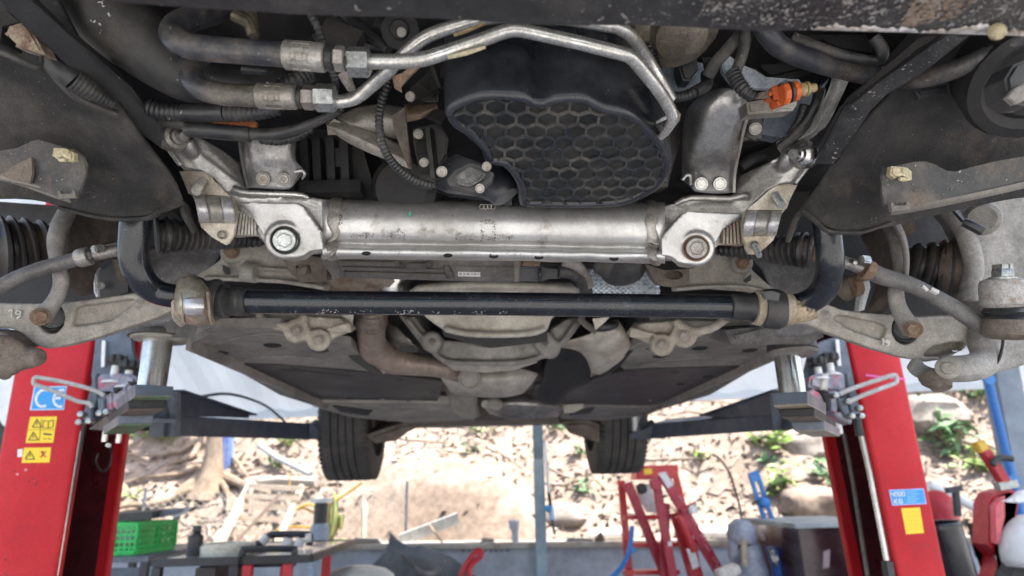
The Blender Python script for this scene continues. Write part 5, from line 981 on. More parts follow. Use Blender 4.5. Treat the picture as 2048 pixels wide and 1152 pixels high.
under('rear_floor', 'N', [(625,812),(640,804),(860,806),(950,810),(960,838),(880,844),(820,846),(700,834)], ZF-.012, mat('pale_dusty_floor', (.30,.275,.245), (.21,.19,.165), .75, 0, 5, .4, .64, .15), .03, label='left pale rear floor')
under('rear_floor', 'N', [(1120,838),(1130,812),(1300,815),(1330,808),(1310,818),(1285,832),(1200,842)], ZF-.012, grayp, .03, label='right dusty rear floor')
for q in ([(665,812),(745,822),(735,832),(680,824)], [(950,836),(1010,838),(1000,842),(950,842)], [(1135,824),(1190,816),(1180,826),(1140,832)]): under('floor_opening', 'N', q, ZF-.016, vdark, .003)
C('tunnel', plate(BM(), 'E', [(770,900),(920,905),(915,1040),(850,1040),(800,1000)], 2.45, .05, .01), grayp)
bm = sheet(BM(), 'E', [[(940,950,2.60),(1000,935,2.50),(1100,930,2.47),(1220,935,2.5),(1300,960,2.6)], [(950,985,2.58),(1010,980,2.46),(1100,978,2.43),(1220,985,2.46),(1310,1000,2.58)], [(980,1020,2.62),(1040,1035,2.54),(1120,1040,2.52),(1220,1038,2.54),(1290,1030,2.64)]], 5, 5)
mf = C('middle_silencer', bm, mat('dark_silencer_steel', (.30,.29,.28), (.20,.185,.17), .4, .6, 9), mods=[('solid', .01, -1)])
C('silencer_pipe', ptube(BM(), 'E', [(955,975,2.3,18),(985,965,2.36,26),(1010,975,2.44,28)], 14, 3), creamc, mf)
C('floor_bracket', plate(BM(), 'Y', [(530,990),(660,985),(665,1010),(600,1040),(540,1045)], 2.6, .03), creamc)
blkf = mat('dark_speckled_block', (.10,.097,.095), (.155,.148,.14), .9, 0, 12, speck=((.34,.32,.28), 260, .69), bump=.5, bsc=300)
# rubber jacking blocks under the front of the sills
C('jack_block', plate(BM(), 'D', [(752,790),(800,740),(1000,690),(1090,690),(1260,740),(1420,720),(1380,790),(1100,850),(1085,858),(760,845)], 1.36, .16, .012), blkf, label='left dark jacking block on a lift pad')
C('jack_block', plate(BM(), 'F', [(585,780),(700,760),(860,780),(872,850),(780,890),(585,890),(480,905),(330,890),(300,810)], 1.36, .16, .012), blkf, label='right dark jacking block on a lift pad')
# rear wheels
def wheel(xa, xb, yc, zc, lbl):
    R = .335; bm = BM(); s = 1 if xb > xa else -1; wd = abs(xb-xa)
    pr = [(0,R*.62),(.004,R*.66),(.0,R*.80),(.006,R*.92),(.022,R*.975),(.036,R*.992)]
    gx = []
    n = 5
    for k in range(n):
        u = .036+(wd-.072)*k/n; v = .036+(wd-.072)*(k+1)/n
        gx += [(u+.003,R*.995),(v-.006,R),(v-.005,R-.012),(v-.001,R-.012)] if k < n-1 else [(u+.003,R*.998),(wd-.036,R*.992)]
    pr += gx+[(wd-.022,R*.975),(wd-.006,R*.92),(wd,R*.80),(wd-.004,R*.66),(wd,R*.62)]
    lathe(bm, (xa, yc, zc), (s,0,0), pr, 72, cap=False)
    t = C('tyre', bm, tyre_m, label=lbl)
    bm = BM()
    for i in range(72):
        a = 2*math.pi*i/72; c = V((0, math.cos(a), math.sin(a))); tg = V((0, -math.sin(a), math.cos(a)))
        for q in (.02, wd-.02): box(bm, V((xa+s*q, yc, zc))+c*(R*.974), V((s*.012,0,0)), tg*.004, c*.006)
    C('tread_blocks', bm, tyre_m, t, kind='stuff')
    bm = BM(); lathe(bm, (xa, yc, zc), (s,0,0), [(0,R*.63),(.03,R*.60),(.03,R*.56),(.10,R*.5),(.18,R*.48),(.2,R*.3),(.21,.03)], 40, cap=False); C('rim', bm, darkg, t)
    bm = BM(); lathe(bm, (xa, yc, zc), (s,0,0), [(.05,.17),(.06,.17),(.062,.07)], 40); C('brake_disc', bm, rust, t)
yw = 3.62
xl0 = PY('N', 640, 900, yw-.2).x; xl1 = PY('N', 742, 900, yw-.2).x; xr0 = PY('N', 1193, 900, yw-.2).x; xr1 = PY('N', 1294, 900, yw-.2).x
zc = PY('N', 690, 962, yw).z+.335
wheel(xl1, xl0, yw, zc, 'left rear tyre'); wheel(xr0, xr1, yw, zc, 'right rear tyre')
for sg, q in ((-1, [(730,872),(810,845),(862,842),(815,866),(790,884),(748,888)]), (1, [(1180,880),(1140,868),(1120,845),(1170,840),(1200,850),(1200,886)])):
    bm = plate(BM(), 'N', q, 3.2, .3, .02); C('rear_axle_arm', bm, brownc, label=('left' if sg < 0 else 'right')+' rear axle arm')
bm = BM(); abox(bm, -.55, .50, 3.33, 3.75, 1.35+.36, 1.35+.5); C('rear_subframe', bm, brownc)
# ================================================================== two post lift
def tri(f, x, y, s): return [(x, y-s), (x+s*1.05, y+s*.8), (x-s*1.05, y+s*.8)]
def post(side):
    lf_ = side == 'left'; YP = 2.02
    if lf_:
        tl_, tr_, br_, bl_ = ('G',88,70), ('G',420,70), ('G',245,1152), ('G',-110,1152)
    else:
        tl_, tr_, br_, bl_ = ('K',232,0), ('K',497,90), ('K',720,1152), ('K',480,1152)
    at = lambda q: PY(q[0], q[1], q[2], YP)
    A, B, Cc, D_ = at(tl_), at(tr_), at(br_), at(bl_)
    inn = (B, Cc) if lf_ else (A, D_); out = (A, D_) if lf_ else (B, Cc)
    def ext(a, b, z):
        t = (z-a.z)/(b.z-a.z); return a+(b-a)*t
    zb, zt = .0, 2.62
    i0, i1, o0, o1 = ext(*inn, zb), ext(*inn, zt), ext(*out, zb), ext(*out, zt)
    o0.y = o1.y = i0.y = i1.y = YP
    rt = root('lift_column', (i0.x, YP+.15, 0), 'left red lift column with the blue CE sticker and yellow warning stickers' if lf_ else 'right red lift column with one blue and one plain yellow sticker', 'car lift', 'posts of the two post lift'); rt['kind'] = 'thing'
    def K(n, bm, mt, par=None, **k): return add(n, bm, mt, par or rt, **k)
    dep = .30; sx = 1 if lf_ else -1; r = .012
    # C channel in plan: front flange, web on the outside, rear flange, opening towards the car
    bm = BM(); ring_ = []
    for z, ii, oo in ((zb, i0, o0), (zt, i1, o1)):
        xi, xo = ii.x, oo.x
        pl_ = [(xi,YP+.035),(xi,YP+r),(xi-sx*r*.3,YP+r*.3),(xi-sx*r,YP),(xo+sx*r,YP),(xo+sx*r*.3,YP+r*.3),(xo,YP+r),(xo,YP+dep-r),(xo+sx*r,YP+dep),(xi-sx*r,YP+dep),(xi-sx*r*.3,YP+dep-r*.3),(xi,YP+dep-r),(xi,YP+dep-.035),(xi-sx*.008,YP+dep-.035),(xi-sx*.008,YP+dep-.01),(xo+sx*.01,YP+dep-.01),(xo+sx*.01,YP+.01),(xi-sx*.008,YP+.01),(xi-sx*.008,YP+.035)]
        ring_.append([bm.verts.new((x, y, z)) for x, y in pl_])
    n = len(ring_[0])
    for j in range(n): bm.faces.new((ring_[0][j], ring_[0][(j+1) % n], ring_[1][(j+1) % n], ring_[1][j]))
    bm.faces.new(ring_[1]); bm.faces.new(ring_[0][::-1])
    K('post', bm, redp, smooth=50)
    shd_ = mat('shaded_channel_red', (.085,.012,.016), (.045,.009,.011), .35, 0, 6, mott=.3) if lf_ else bpy.data.materials['shaded_channel_red']  # darker red on added inner sheets paints in the channel's shade
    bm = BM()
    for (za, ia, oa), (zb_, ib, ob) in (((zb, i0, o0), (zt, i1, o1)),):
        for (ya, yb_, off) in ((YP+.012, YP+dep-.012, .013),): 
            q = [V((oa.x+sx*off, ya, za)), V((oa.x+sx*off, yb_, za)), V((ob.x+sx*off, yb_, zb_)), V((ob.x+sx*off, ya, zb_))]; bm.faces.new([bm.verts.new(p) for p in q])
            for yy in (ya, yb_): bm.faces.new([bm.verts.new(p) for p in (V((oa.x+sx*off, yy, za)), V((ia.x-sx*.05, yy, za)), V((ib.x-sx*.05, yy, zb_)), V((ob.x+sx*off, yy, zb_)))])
    K('channel_shade_sheet', bm, shd_, smooth=0)
    bm = BM(); abox(bm, i0.x-sx*.30, i0.x+sx*.04, YP-.06, YP+dep+.06, 0.004, .022, .003); K('base_plate', bm, redd)
    f = 'U' if lf_ else 'W'
    # slide rails seen in the channel
    if lf_:
        K('slide_cover', tube(BM(), [PY('G', 376, 480, YP+.02), PY('G', 345, 640, YP+.02), PY('G', 248, 1150, YP+.02)], .007, 8), plast)
        K('slide_rail', tube(BM(), [PY('G', 362, 500, YP+.015), PY('G', 256, 1150, YP+.015)], .004, 8), steel)
    else:
        K('slide_rail', tube(BM(), [PY('K', 285, 400, YP+.02), PY('K', 340, 640, YP+.02), PY('K', 425, 1075, YP+.02)], .010, 8), steel)
        K('slide_cover', tube(BM(), [PY('K', 280, 380, YP+.018), PY('K', 292, 470, YP+.018)], .013, 8), plast); K('rail_stop', beam(BM(), PY('K', 425, 1080, YP+.02), PY('K', 440, 1190, YP+.02), .03, .02), plast)
        K('cable_strip', tube(BM(), [PY('K', 215, 460, YP+.2), PY('K', 260, 700, YP+.2), PY('K', 330, 1150, YP+.2)], .007, 8), grayp)
    # carriage: back plate, clamp body, knobs, lock blocks, yokes
    yc = YP-.06
    def T(x, y): return (x, y) if lf_ else (1462-(x*.83+10), y)        # right carriage is the mirror image
    fp = lambda L, y_, th, nm, mt, par=None, bev=.003: K(nm, prism(BM(), [PY(f, *q, y_) for q in L], V((0, th, 0)), bev), mt, par)
    if lf_:
        car_ = fp([(270,150),(530,90),(580,80),(590,290),(640,380),(680,620),(640,700),(250,760),(230,480)], YP-.015, .02, 'carriage', slate)
        fp([(150,860),(250,500),(275,470),(290,700),(240,870),(160,890)], yc, .05, 'carriage_side', slate, car_); fp([(326,180),(358,182),(348,415),(318,415)], YP-.03, .006, 'slide_pad', white, car_, 0)
        fp([(275,505),(300,478),(560,470),(620,500),(640,640),(600,720),(280,700),(265,560)], yc, .06, 'clamp_body', pinkc, car_, .008)
        for kx, ky, r0 in ((460,350,66),(578,392,58)):
            p = PY(f, kx, ky, yc+.02); bm = BM(); lathe(bm, p-V((0,0,.075)), (0,0,1), [(0,.034),(.006,.030),(.012,.013),(.05,.011),(.07,.012)], 16); kk = K('adjuster', bm, white, car_)
            bm = BM(); lathe(bm, p, (0,0,1), [(-.02,.014),(-.012,.022),(.008,.024),(.014,.018)], 16)
            for q in range(8):
                a = q*math.pi/4; c = p+V((math.cos(a), math.sin(a), 0))*.024; lathe(bm, c-V((0,0,.012)), (0,0,1), [(0,.006),(.004,.0085),(.018,.0085),(.022,.006)], 8)
            K('star_knob', bm, plast, car_)
        for L, mt in (([(430,640),(540,570),(545,710),(450,790),(420,760)], pinkc), ([(545,590),(630,545),(620,660),(560,720)], pinkc), ([(420,595),(500,600),(440,650),(425,640)], vdark), ([(550,540),(640,545),(580,580),(560,575)], vdark), ([(320,628),(380,630),(350,665),(330,660)], vdark), ([(345,660),(420,640),(425,820),(370,830),(345,800)], pinkc), ([(285,690),(350,700),(350,800),(290,820)], slate), ([(210,780),(245,770),(245,900),(215,890)], slate)):
            fp(L, yc-.02 if mt is pinkc else yc-.03, .05, 'lock_block', mt, car_)
        hs_ = [[(-290,548),(-200,548),(0,556),(200,610),(300,645),(350,672)], [(350,672),(330,668)], [(240,775),(150,735),(0,670),(-150,610),(-270,590),(-292,548)]]
        hp = [(350,672),(300,640),(200,604),(0,552),(-200,516),(-262,510),(-275,535),(-265,572),(-150,610),(0,672),(120,722),(215,740),(240,775)]
        K('release_handle', tube(BM(), [PY(f, x, y, yc-.03-.00022*max(0, 300-x)*.4) for x, y in cr(hp, 4)], .0062, 10), mat('grey_handle', (.44,.425,.41), None, .5, 0, 9), car_)
        for x, y in ((140,835),(125,905),(210,895),(305,825),(365,815)): K('clevis_pin', lathe(BM(), PY(f, x, y, yc-.045), (0,-1,0), [(-.02,.009),(.004,.009),(.006,.006)], 12), zinc, car_)
        for x, y, l in ((345,1030,100),(470,1040,90)): K('guide_pin', lathe(BM(), PY(f, x, y+50, yc), (0,0,1), [(0,.007),(.006,.008),(.05,.008)], 12), steel, car_)
        K('pin_nut', lathe(BM(), PY(f, 388, 1100, yc), (0,-.3,-1), [(0,.008),(.008,.007)], 8), white, car_)
        # near swing arm: head, sliding inner arm and outer arm under the pad post
        dv = PY(f, 430, 800, 1.86)-PY(f, 790, 640, 1.36); dv.z = -.004
        hq = [PY(f, *q, 1.36) for q in [(624,568),(962,588),(958,668),(624,668)]]
        ar = K('swing_arm', prism(BM(), hq, dv*.42, .002), navy, label='near swing arm reaching under the front of the sill')
        def under_(q, nm, mt): K(nm, prism(BM(), q, V((0,0,-.002))), mt, ar, smooth=0)
        under_([hq[3]+dv*.01, hq[2]+dv*.01, hq[2]+dv*.42, hq[3]+dv*.42], 'arm_web', greenp)
        q2 = [p+dv*.10+V((0,0,-.003)) for p in hq]; lo_ = [V((p.x, p.y, q2[3].z-(.0 if i < 2 else .016))) for i, p in enumerate(q2)]
        K('arm_edge', prism(BM(), lo_, dv*.5, .002), vdark, ar)
        under_([lo_[3]+dv*.03, lo_[2]+dv*.03, lo_[2]+dv*.5, lo_[3]+dv*.5], 'arm_web', brownc)
        q3 = [p+dv*.20+V((0,0,-.003)) for p in lo_]; q3 = [V((p.x, p.y, q3[3].z-(.0 if i < 2 else .018))) for i, p in enumerate(q3)]
        K('arm_lower', prism(BM(), q3, dv*.42, .002), slate, ar); under_([q3[3]+dv*.03, q3[2]+dv*.03, q3[2]+dv*.42, q3[3]+dv*.42], 'arm_web', greenp)
        fp([(205,965),(355,850),(475,858),(460,985),(345,978)], 1.9, .04, 'arm_pivot', brownc, ar); fp([(590,920),(680,905),(680,970),(590,970)], 1.72, .04, 'arm_stop', vdark, ar)
        K('post_socket', lathe(BM(), PY(f, 745, 690, 1.40), (0,0,1), [(0,.022),(.004,.030),(.012,.030)], 22), rust, ar)
        pb, pt_ = PY(f, 770, 580, 1.40), PY(f, 828, 178, 1.40); rr = (PY(f, 890, 580, 1.40)-PY(f, 645, 580, 1.40)).length/2
        K('pad_post', tube(BM(), [pb-(pt_-pb)*.05, pb.lerp(pt_, .3), pb.lerp(pt_, .93), pb.lerp(pt_, .935), pt_], [rr*.98, rr*.98, rr*1.0, rr*1.03, rr*1.03], 32), steel, ar)
        K('lift_pad', lathe(BM(), pt_+V((.004,.0,.002)), (0.02,0,1), [(-.003,.056),(.0,.060),(.006,.060),(.008,.055)], 36), creamc, ar); K('pad_rim', lathe(BM(), pt_+V((.004,0,.004)), (.02,0,1), [(-.002,.058),(.0,.066),(.010,.066),(.014,.06)], 36), rubber, ar)
        # rear swing arm to the left rear pad
        ra_ = K('swing_arm', plate(BM(), 'H', [(610,150,2.25),(1370,195,3.25),(1430,240,3.32),(1430,292,3.32),(1370,290,3.25),(610,270,2.25)], None, .10, .004), navy, label='far swing arm reaching back to the rear sill')
        K('arm_gusset', plate(BM(), 'H', [(570,5,2.15),(630,10,2.2),(780,60,2.42),(1020,145,2.8),(1020,165,2.8),(625,150,2.22),(605,275,2.22),(520,275,2.1),(525,190,2.1)], None, .05, .003), navy, ra_)
        K('gusset_flange', beam(BM(), P('H', 575, 4, 2.15), P('H', 1020, 146, 2.8), .07, .006), navy, ra_); K('gusset_rib', plate(BM(), 'H', [(590,20,2.12),(625,15,2.14),(622,270,2.16),(582,275,2.12)], None, .03, .004), slate, ra_)
        K('arm_bracket', plate(BM(), 'H', [(430,165,2.05),(590,170,2.12),(590,195,2.12),(430,190,2.05)], None, .05, .002), slate, ra_); K('arm_tip', plate(BM(), 'H', [(1370,195),(1395,200),(1440,245),(1550,255),(1555,275),(1440,280),(1370,290)], 3.22, .10, .003), navy, ra_)
        K('pad_post', tube(BM(), [P('H', 1497, 250, 3.28), P('H', 1500, 120, 3.28)], m('H', 30, 3.28), 22), steel, ra_)
        K('arm_cable', tube(BM(), [P('H', *q) for q in cr([(640,60,2.35),(760,35,2.5),(880,22,2.6),(1000,45,2.8),(1120,95,3.0),(1200,160,3.1),(1230,190,3.12)], 5)], .006, 8), slate, ra_)
        K('hanging_cable', tube(BM(), [PY('G', *q, YP+.2) for q in cr([(440,600),(430,640),(455,680),(490,660),(500,600),(492,560)], 4)], .004, 6), plast)
    else:
        car_ = fp([(545,240),(640,185),(760,150),(850,180),(900,440),(980,820),(930,870),(560,640),(480,500)], YP-.015, .02, 'carriage', slate)
        fp([(555,215),(620,200),(620,240),(560,255)], YP+.26, .02, 'rear_stop', redp, car_); fp([(850,470),(900,470),(970,800),(930,850),(890,800)], yc, .05, 'carriage_side', slate, car_); fp([(758,172),(790,175),(810,405),(780,405)], YP-.03, .006, 'slide_pad', white, car_, 0)
        fp([(540,500),(600,475),(780,450),(850,480),(865,610),(800,640),(620,620),(525,590)], yc, .06, 'clamp_body', pinkc, car_, .008); fp([(640,480),(700,475),(690,620),(625,615)], yc-.004, .03, 'clamp_strip', mat('pale_clamp_strip', (.55,.52,.44), None, .5), car_)
        for kx, ky in ((590,365),(695,330)):
            p = PY(f, kx, ky, yc+.02); bm = BM(); lathe(bm, p-V((0,0,.06)), (0,0,1), [(0,.03),(.006,.027),(.012,.012),(.05,.011)], 16); K('adjuster', bm, white, car_)
            bm = BM(); lathe(bm, p, (0,0,1), [(-.02,.014),(-.012,.022),(.008,.024),(.014,.018)], 16)
            for q in range(8):
                a = q*math.pi/4; c = p+V((math.cos(a), math.sin(a), 0))*.024; lathe(bm, c-V((0,0,.012)), (0,0,1), [(0,.006),(.004,.0085),(.018,.0085),(.022,.006)], 8)
            K('star_knob', bm, plast, car_)
        for L, mt in (([(515,640),(560,610),(640,660),(690,790),(650,820),(590,760)], pinkc), ([(700,640),(760,620),(800,680),(770,830),(720,800)], pinkc), ([(640,640),(700,640),(710,800),(690,800)], vdark), ([(800,640),(870,620),(860,700),(820,690)], vdark), ([(780,690),(850,690),(900,860),(850,860),(790,760)], slate), ([(750,830),(820,800),(910,890),(900,920),(800,880)], pinkc)):
            fp(L, yc-.02 if mt is pinkc else yc-.03, .05, 'lock_block', mt, car_)
        hp = [(790,660),(860,625),(1000,575),(1150,525),(1265,490),(1292,498),(1297,535),(1280,562),(1150,610),(1000,668),(900,712),(870,735)]
        K('release_handle', tube(BM(), [PY(f, x, y, yc-.03) for x, y in cr(hp, 4)], .0070, 10), bpy.data.materials['grey_handle'], car_)
        for x, y in ((975,780),(990,850),(870,720),(760,665),(905,850)): K('clevis_pin', lathe(BM(), PY(f, x, y, yc-.045), (0,-1,0), [(-.02,.009),(.004,.009),(.006,.006)], 12), zinc, car_)
        K('guide_pin', lathe(BM(), PY(f, 800, 1010, yc+.1), (0,0,1), [(0,.009),(.01,.010),(.07,.010)], 12), white, car_)
        dv = PY(f, 720, 850, 1.86)-PY(f, 350, 700, 1.36); dv.z = -.004
        hq = [PY(f, *q, 1.36) for q in [(178,648),(505,632),(508,738),(205,755)]]
        ar = K('swing_arm', prism(BM(), hq, dv*.42, .002), navy, label='near swing arm reaching under the front of the right sill')
        def under_(q, nm, mt): K(nm, prism(BM(), q, V((0,0,-.002))), mt, ar, smooth=0)
        tanw = mat('tan_arm_web', (.32,.27,.20), None, .6)
        under_([hq[3]+dv*.01, hq[2]+dv*.01, hq[2]+dv*.42, hq[3]+dv*.42], 'arm_web', tanw)
        q2 = [p+dv*.10+V((0,0,-.003)) for p in hq]; lo_ = [V((p.x, p.y, q2[3].z-(.0 if i < 2 else .016))) for i, p in enumerate(q2)]
        K('arm_edge', prism(BM(), lo_, dv*.5, .002), vdark, ar); under_([lo_[3]+dv*.03, lo_[2]+dv*.03, lo_[2]+dv*.5, lo_[3]+dv*.5], 'arm_web', brownc)
        q3 = [p+dv*.20+V((0,0,-.003)) for p in lo_]; q3 = [V((p.x, p.y, q3[3].z-(.0 if i < 2 else .018))) for i, p in enumerate(q3)]
        K('arm_lower', prism(BM(), q3, dv*.42, .002), slate, ar); under_([q3[3]+dv*.03, q3[2]+dv*.03, q3[2]+dv*.42, q3[3]+dv*.42], 'arm_web', creamc)
        pb, pt_ = PY(f, 378, 650, 1.40), PY(f, 326, 300, 1.40); rr = (PY(f, 488, 640, 1.40)-PY(f, 265, 640, 1.40)).length/2
        K('pad_post', tube(BM(), [pb-(pt_-pb)*.05, pb.lerp(pt_, .3), pt_], [rr*.98, rr, rr], 32), steel, ar)
        K('lift_pad', lathe(BM(), pt_+V((.014,0,-.002)), (0,0,1), [(-.004,.042),(.0,.052),(.008,.053),(.01,.05)], 36), grayp, ar); K('pad_rim', lathe(BM(), pt_+V((.014,0,.008)), (0,0,1), [(-.002,.050),(.0,.055),(.018,.053),(.022,.048)], 36), rubber, ar)
        ra_ = K('swing_arm', plate(BM(), 'J', [(1240,150,2.3),(470,210,3.25),(420,250,3.32),(410,300,3.32),(500,300,3.25),(1245,250,2.3)], None, .10, .004), navy, label='far swing arm reaching back to the right rear sill')
        K('arm_gusset', plate(BM(), 'J', [(1210,0,2.15),(1290,10,2.1),(1350,160,2.05),(1310,255,2.1),(1240,250,2.2),(1240,150,2.2),(815,165,2.8),(820,150,2.8),(1050,60,2.4)], None, .05, .003), navy, ra_)
        K('gusset_flange', beam(BM(), P('J', 1275, 4, 2.15), P('J', 816, 156, 2.8), .07, .006), navy, ra_); K('gusset_rib', plate(BM(), 'J', [(1200,40,2.12),(1235,30,2.1),(1270,150,2.1),(1250,255,2.12),(1225,250,2.14)], None, .03, .004), slate, ra_)
        K('arm_bracket', plate(BM(), 'J', [(1290,150,2.12),(1560,165,2.0),(1560,185,2.0),(1320,175,2.1)], None, .05, .002), slate, ra_); K('arm_tip', plate(BM(), 'J', [(500,205),(430,250),(335,275),(340,300),(440,305),(560,300)], 3.22, .10, .003), navy, ra_)
        K('pad_post', tube(BM(), [P('J', 375, 275, 3.28), P('J', 372, 140, 3.28)], m('J', 34, 3.28), 22), steel, ra_)
    # stickers on the front flange, flat print lying on the paint
    ys = YP-.0012
    def st(nm, ff, L, mt, par=None, lift=0, **k): return K(nm, prism(BM(), [PY(ff, *q, ys-lift) for q in L], V((0,.0008,0)), 0), mt, par, smooth=0, **k)
    def ink_(par, ff, polys, mt, lift=.001, nm='print'):
        bm = BM()
        for q in polys: prism(bm, [PY(ff, *p, ys-lift) for p in q], V((0,.0006,0)))
        K(nm, bm, mt, par, smooth=0)
    def stroke(L, w):                       # polyline -> quads in frame pixels
        out = []
        for (x1, y1), (x2, y2) in zip(L, L[1:]):
            l = math.hypot(x2-x1, y2-y1) or 1; nx, ny = -(y2-y1)/l*w/2, (x2-x1)/l*w/2
            out.append([(x1+nx,y1+ny),(x2+nx,y2+ny),(x2-nx,y2-ny),(x1-nx,y1-ny)])
        return out
    def arc(cx, cy, rx, ry, a, b, n=10): return [(cx+rx*math.cos(R_(a+(b-a)*i/n)), cy+ry*math.sin(R_(a+(b-a)*i/n))) for i in range(n+1)]
    if lf_:
        s = st('ce_sticker', 'G', [(153,300),(301,297),(287,404),(135,406)], mat('pale_blue_border', (.45,.68,.88), None, .4, fine=0, bump=0)); s2 = st('sticker_field', 'G', [(158,305),(296,302),(283,399),(141,401)], blue, s, .0008)
        ink_(s, 'G', stroke([(x-(y-350)*.14, y) for x, y in arc(196,352,34,38,-62,-298)], 11)+stroke([(x-(y-350)*.14, y) for x, y in arc(276,352,34,38,-75,-285)], 11)+stroke([(243,352),(272,351)], 10), white, .0016, 'ce_letters')
        for q, tr2 in (([(136,436),(257,434),(239,552),(115,553)], ((166,466),(150,524))), ([(108,575),(230,573),(222,641),(97,643)], ((134,610),))):
            s = st('warning_sticker', 'G', q, yellow)
            pol = []
            for x, y in tr2:
                t = tri('G', x, y, 20); pol += stroke(t+[t[0]], 4)+stroke([(x,y-8),(x-1,y+6)], 4)
            if len(tr2) == 2:
                pol += stroke([(192,484),(194,452),(218,456),(240,450),(238,482),(216,486),(192,484)], 3)+stroke([(218,456),(216,486)], 3)+stroke([(194,512),(232,516)], 7)+stroke([(196,534),(208,536)], 4)+stroke([(216,534),(228,536)], 4)+stroke([(186,444),(176,545)], 1.5)+stroke([(130,494),(246,492)], 1.5)
            else: pol += stroke([(190,590),(196,602),(186,616)], 5)
            ink_(s, 'G', pol, ink)
            if len(tr2) == 1: ink_(s, 'G', stroke([(182,590),(206,618)], 5)+stroke([(206,590),(180,618)], 5), redink, .0014)
        st('paper_tag', 'G', [(80,582),(102,580),(100,616),(78,617)], white)
        for x, y in ((205,418),(148,714),(23,1078)): st('paint_chip', 'G', ell(x, y, 4, 4, 8), ink)
        for x, y in ((116,674),(78,694)): st('paint_chip', 'G', ell(x, y, 7, 5, 8), mat('pink_scuff', (.7,.3,.3), None, .5, fine=0) if x == 116 else bpy.data.materials['pink_scuff'])
    else:
        s = st('capacity_sticker', 'K', [(434,732),(604,724),(618,800),(450,808)], mat('pale_violet_border', (.35,.45,.85), None, .4, fine=0, bump=0)); st('sticker_field', 'K', [(440,737),(600,729),(612,795),(455,803)], blue, s, .0008)
        def seg7(x, y, w, h, chs):
            G_ = {'4': [[(0,0),(0,.5),(1,.5)],[(1,0),(1,1)]], '0': [[(0,0),(1,0),(1,1),(0,1),(0,0)]], 'K': [[(0,0),(0,1)],[(1,0),(0,.5),(1,1)]], 'G': [[(1,.1),(.2,0),(0,.5),(.2,1),(1,1),(1,.55),(.6,.55)]]}
            o = []
            for i, c in enumerate(chs):
                for L in G_[c]: o += stroke([(x+(i*1.5+u)*w+v*2, y+v*h-(i*1.5+u)*w*.045) for u, v in L], w*.32)
            return o
        ink_(s, 'K', seg7(444,745,12,18,'4000')+seg7(460,778,15,20,'KG'), white, .0016, 'capacity_letters')
        ink_(s, 'K', [q for i in range(5) for q in stroke([(522,742+i*12),(568+(i % 2)*14,739+i*12)], 4)], mat('pale_blue_print', (.25,.5,.8), None, .5, fine=0, bump=0), .0016, 'small_print')
        s = st('yellow_sticker', 'K', [(494,822),(585,817),(605,942),(518,948)], yellow); ink_(s, 'K', [q for i in range(5) for q in stroke([(515+i*3,842+i*20),(580+i*4,838+i*20)], 2)], mat('faint_yellow_print', (.65,.42,.02), None, .5, fine=0, bump=0))
        st('pink_mark', 'K', [(320,166),(400,176),(515,186),(515,196),(400,186),(322,176)], pink)
post('left'); post('right')
# ================================================================== ground, hillside, roof, wall
def TH(n, bm, mt, label, cat, group=None, **k): return add(n, bm, mt, None, label=label, cat=cat, group=group, **k)
conc = mat('concrete_floor', (.34,.335,.325), (.24,.235,.225), .75, 0, 1.2, .35, .65, .15, stain=((.10,.095,.09), 2.6, .6, .8), bump=.2, bsc=60)
bm = BM(); g = [[bm.verts.new((x, y, 0)) for x in (-220,-40,-8,0,8,40,220)] for y in (-220,-40,-8,0,6.3,7.0)]
for a, b in zip(g, g[1:]):
    for j in range(6): bm.faces.new((a[j], a[j+1], b[j+1], b[j]))
add('ground', bm, conc, smooth=0, kind='structure')
soil = mat('dry_hillside_soil', (.235,.178,.136), (.165,.122,.092), .95, 0, 1.6, .36, .64, .45, stain=((.29,.245,.205), 3.2, .52, .7), bump=.9, bsc=14)
def hill(x, y):
    u = max(0, y-6.55); z = .55+u*.80+.25*u*max(0, min(1, (u-1.2)))*.4
    z += .30*noise.noise(V((x*.45, y*.5, 1)))+.16*noise.noise(V((x*1.4, y*1.4, 5)))+.06*noise.noise(V((x*4, y*4, 8)))
    c = math.exp(-((x+.55)/.95)**4)               # steep cut bank in the middle
    zc = .5+min(1.0, max(0, u-.25)*2.6)+max(0, u-.75)*.5+.08*noise.noise(V((x*2.5, y*2.5, 2)))+.03*noise.noise(V((x*8, y*8, 3)))
    return z*(1-c)+zc*c
bm = BM(); NX, NY = 150, 90; g = []
for j in range(NY+1):
    v = j/NY; y = 6.5+9*v**1.5 if v < 1 else 15.5; g.append([bm.verts.new((-13+26*i/NX, y, hill(-13+26*i/NX, y))) for i in range(NX+1)])
for j in range(NY):
    for i in range(NX): bm.faces.new((g[j][i], g[j][i+1], g[j+1][i+1], g[j+1][i]))
far = [[bm.verts.new((x*9, 60, 30+8*noise.noise(V((x, 2, 2)))))  for x in range(-12, 13)]]
top = g[-1]
for i in range(24):
    a, b = top[int(i*NX/24)], top[int((i+1)*NX/24)]
    bm.faces.new((a, b, far[0][i+1], far[0][i]))
add('hillside', bm, soil, smooth=60, kind='structure')
random.seed(11)
def hpoint(f, x, y):               # where the sight line meets the hillside
    r = ray(f, x, y); t = 6.4/r.y
    while t < 16/r.y:
        p = EYE+r*t
        if p.z <= hill(p.x, p.y): return V((p.x, p.y, hill(p.x, p.y)))
        t += .05/r.y
    p = EYE+r*t; return V((p.x, p.y, hill(p.x, p.y)))
def leaf(bm, p, s, up=V((0,0,1)), fl=.35):
    d = V((random.gauss(0,1), random.gauss(0,1), random.gauss(0,fl))).normalized(); n = (up+V((random.gauss(0,.5), random.gauss(0,.5), 0))).normalized(); w_ = d.cross(n).normalized()
    vs = [bm.verts.new(p+q) for q in (-d*s, w_*s*.38+n*s*.1, d*s, -w_*s*.38+n*s*.1)]; bm.faces.new(vs)
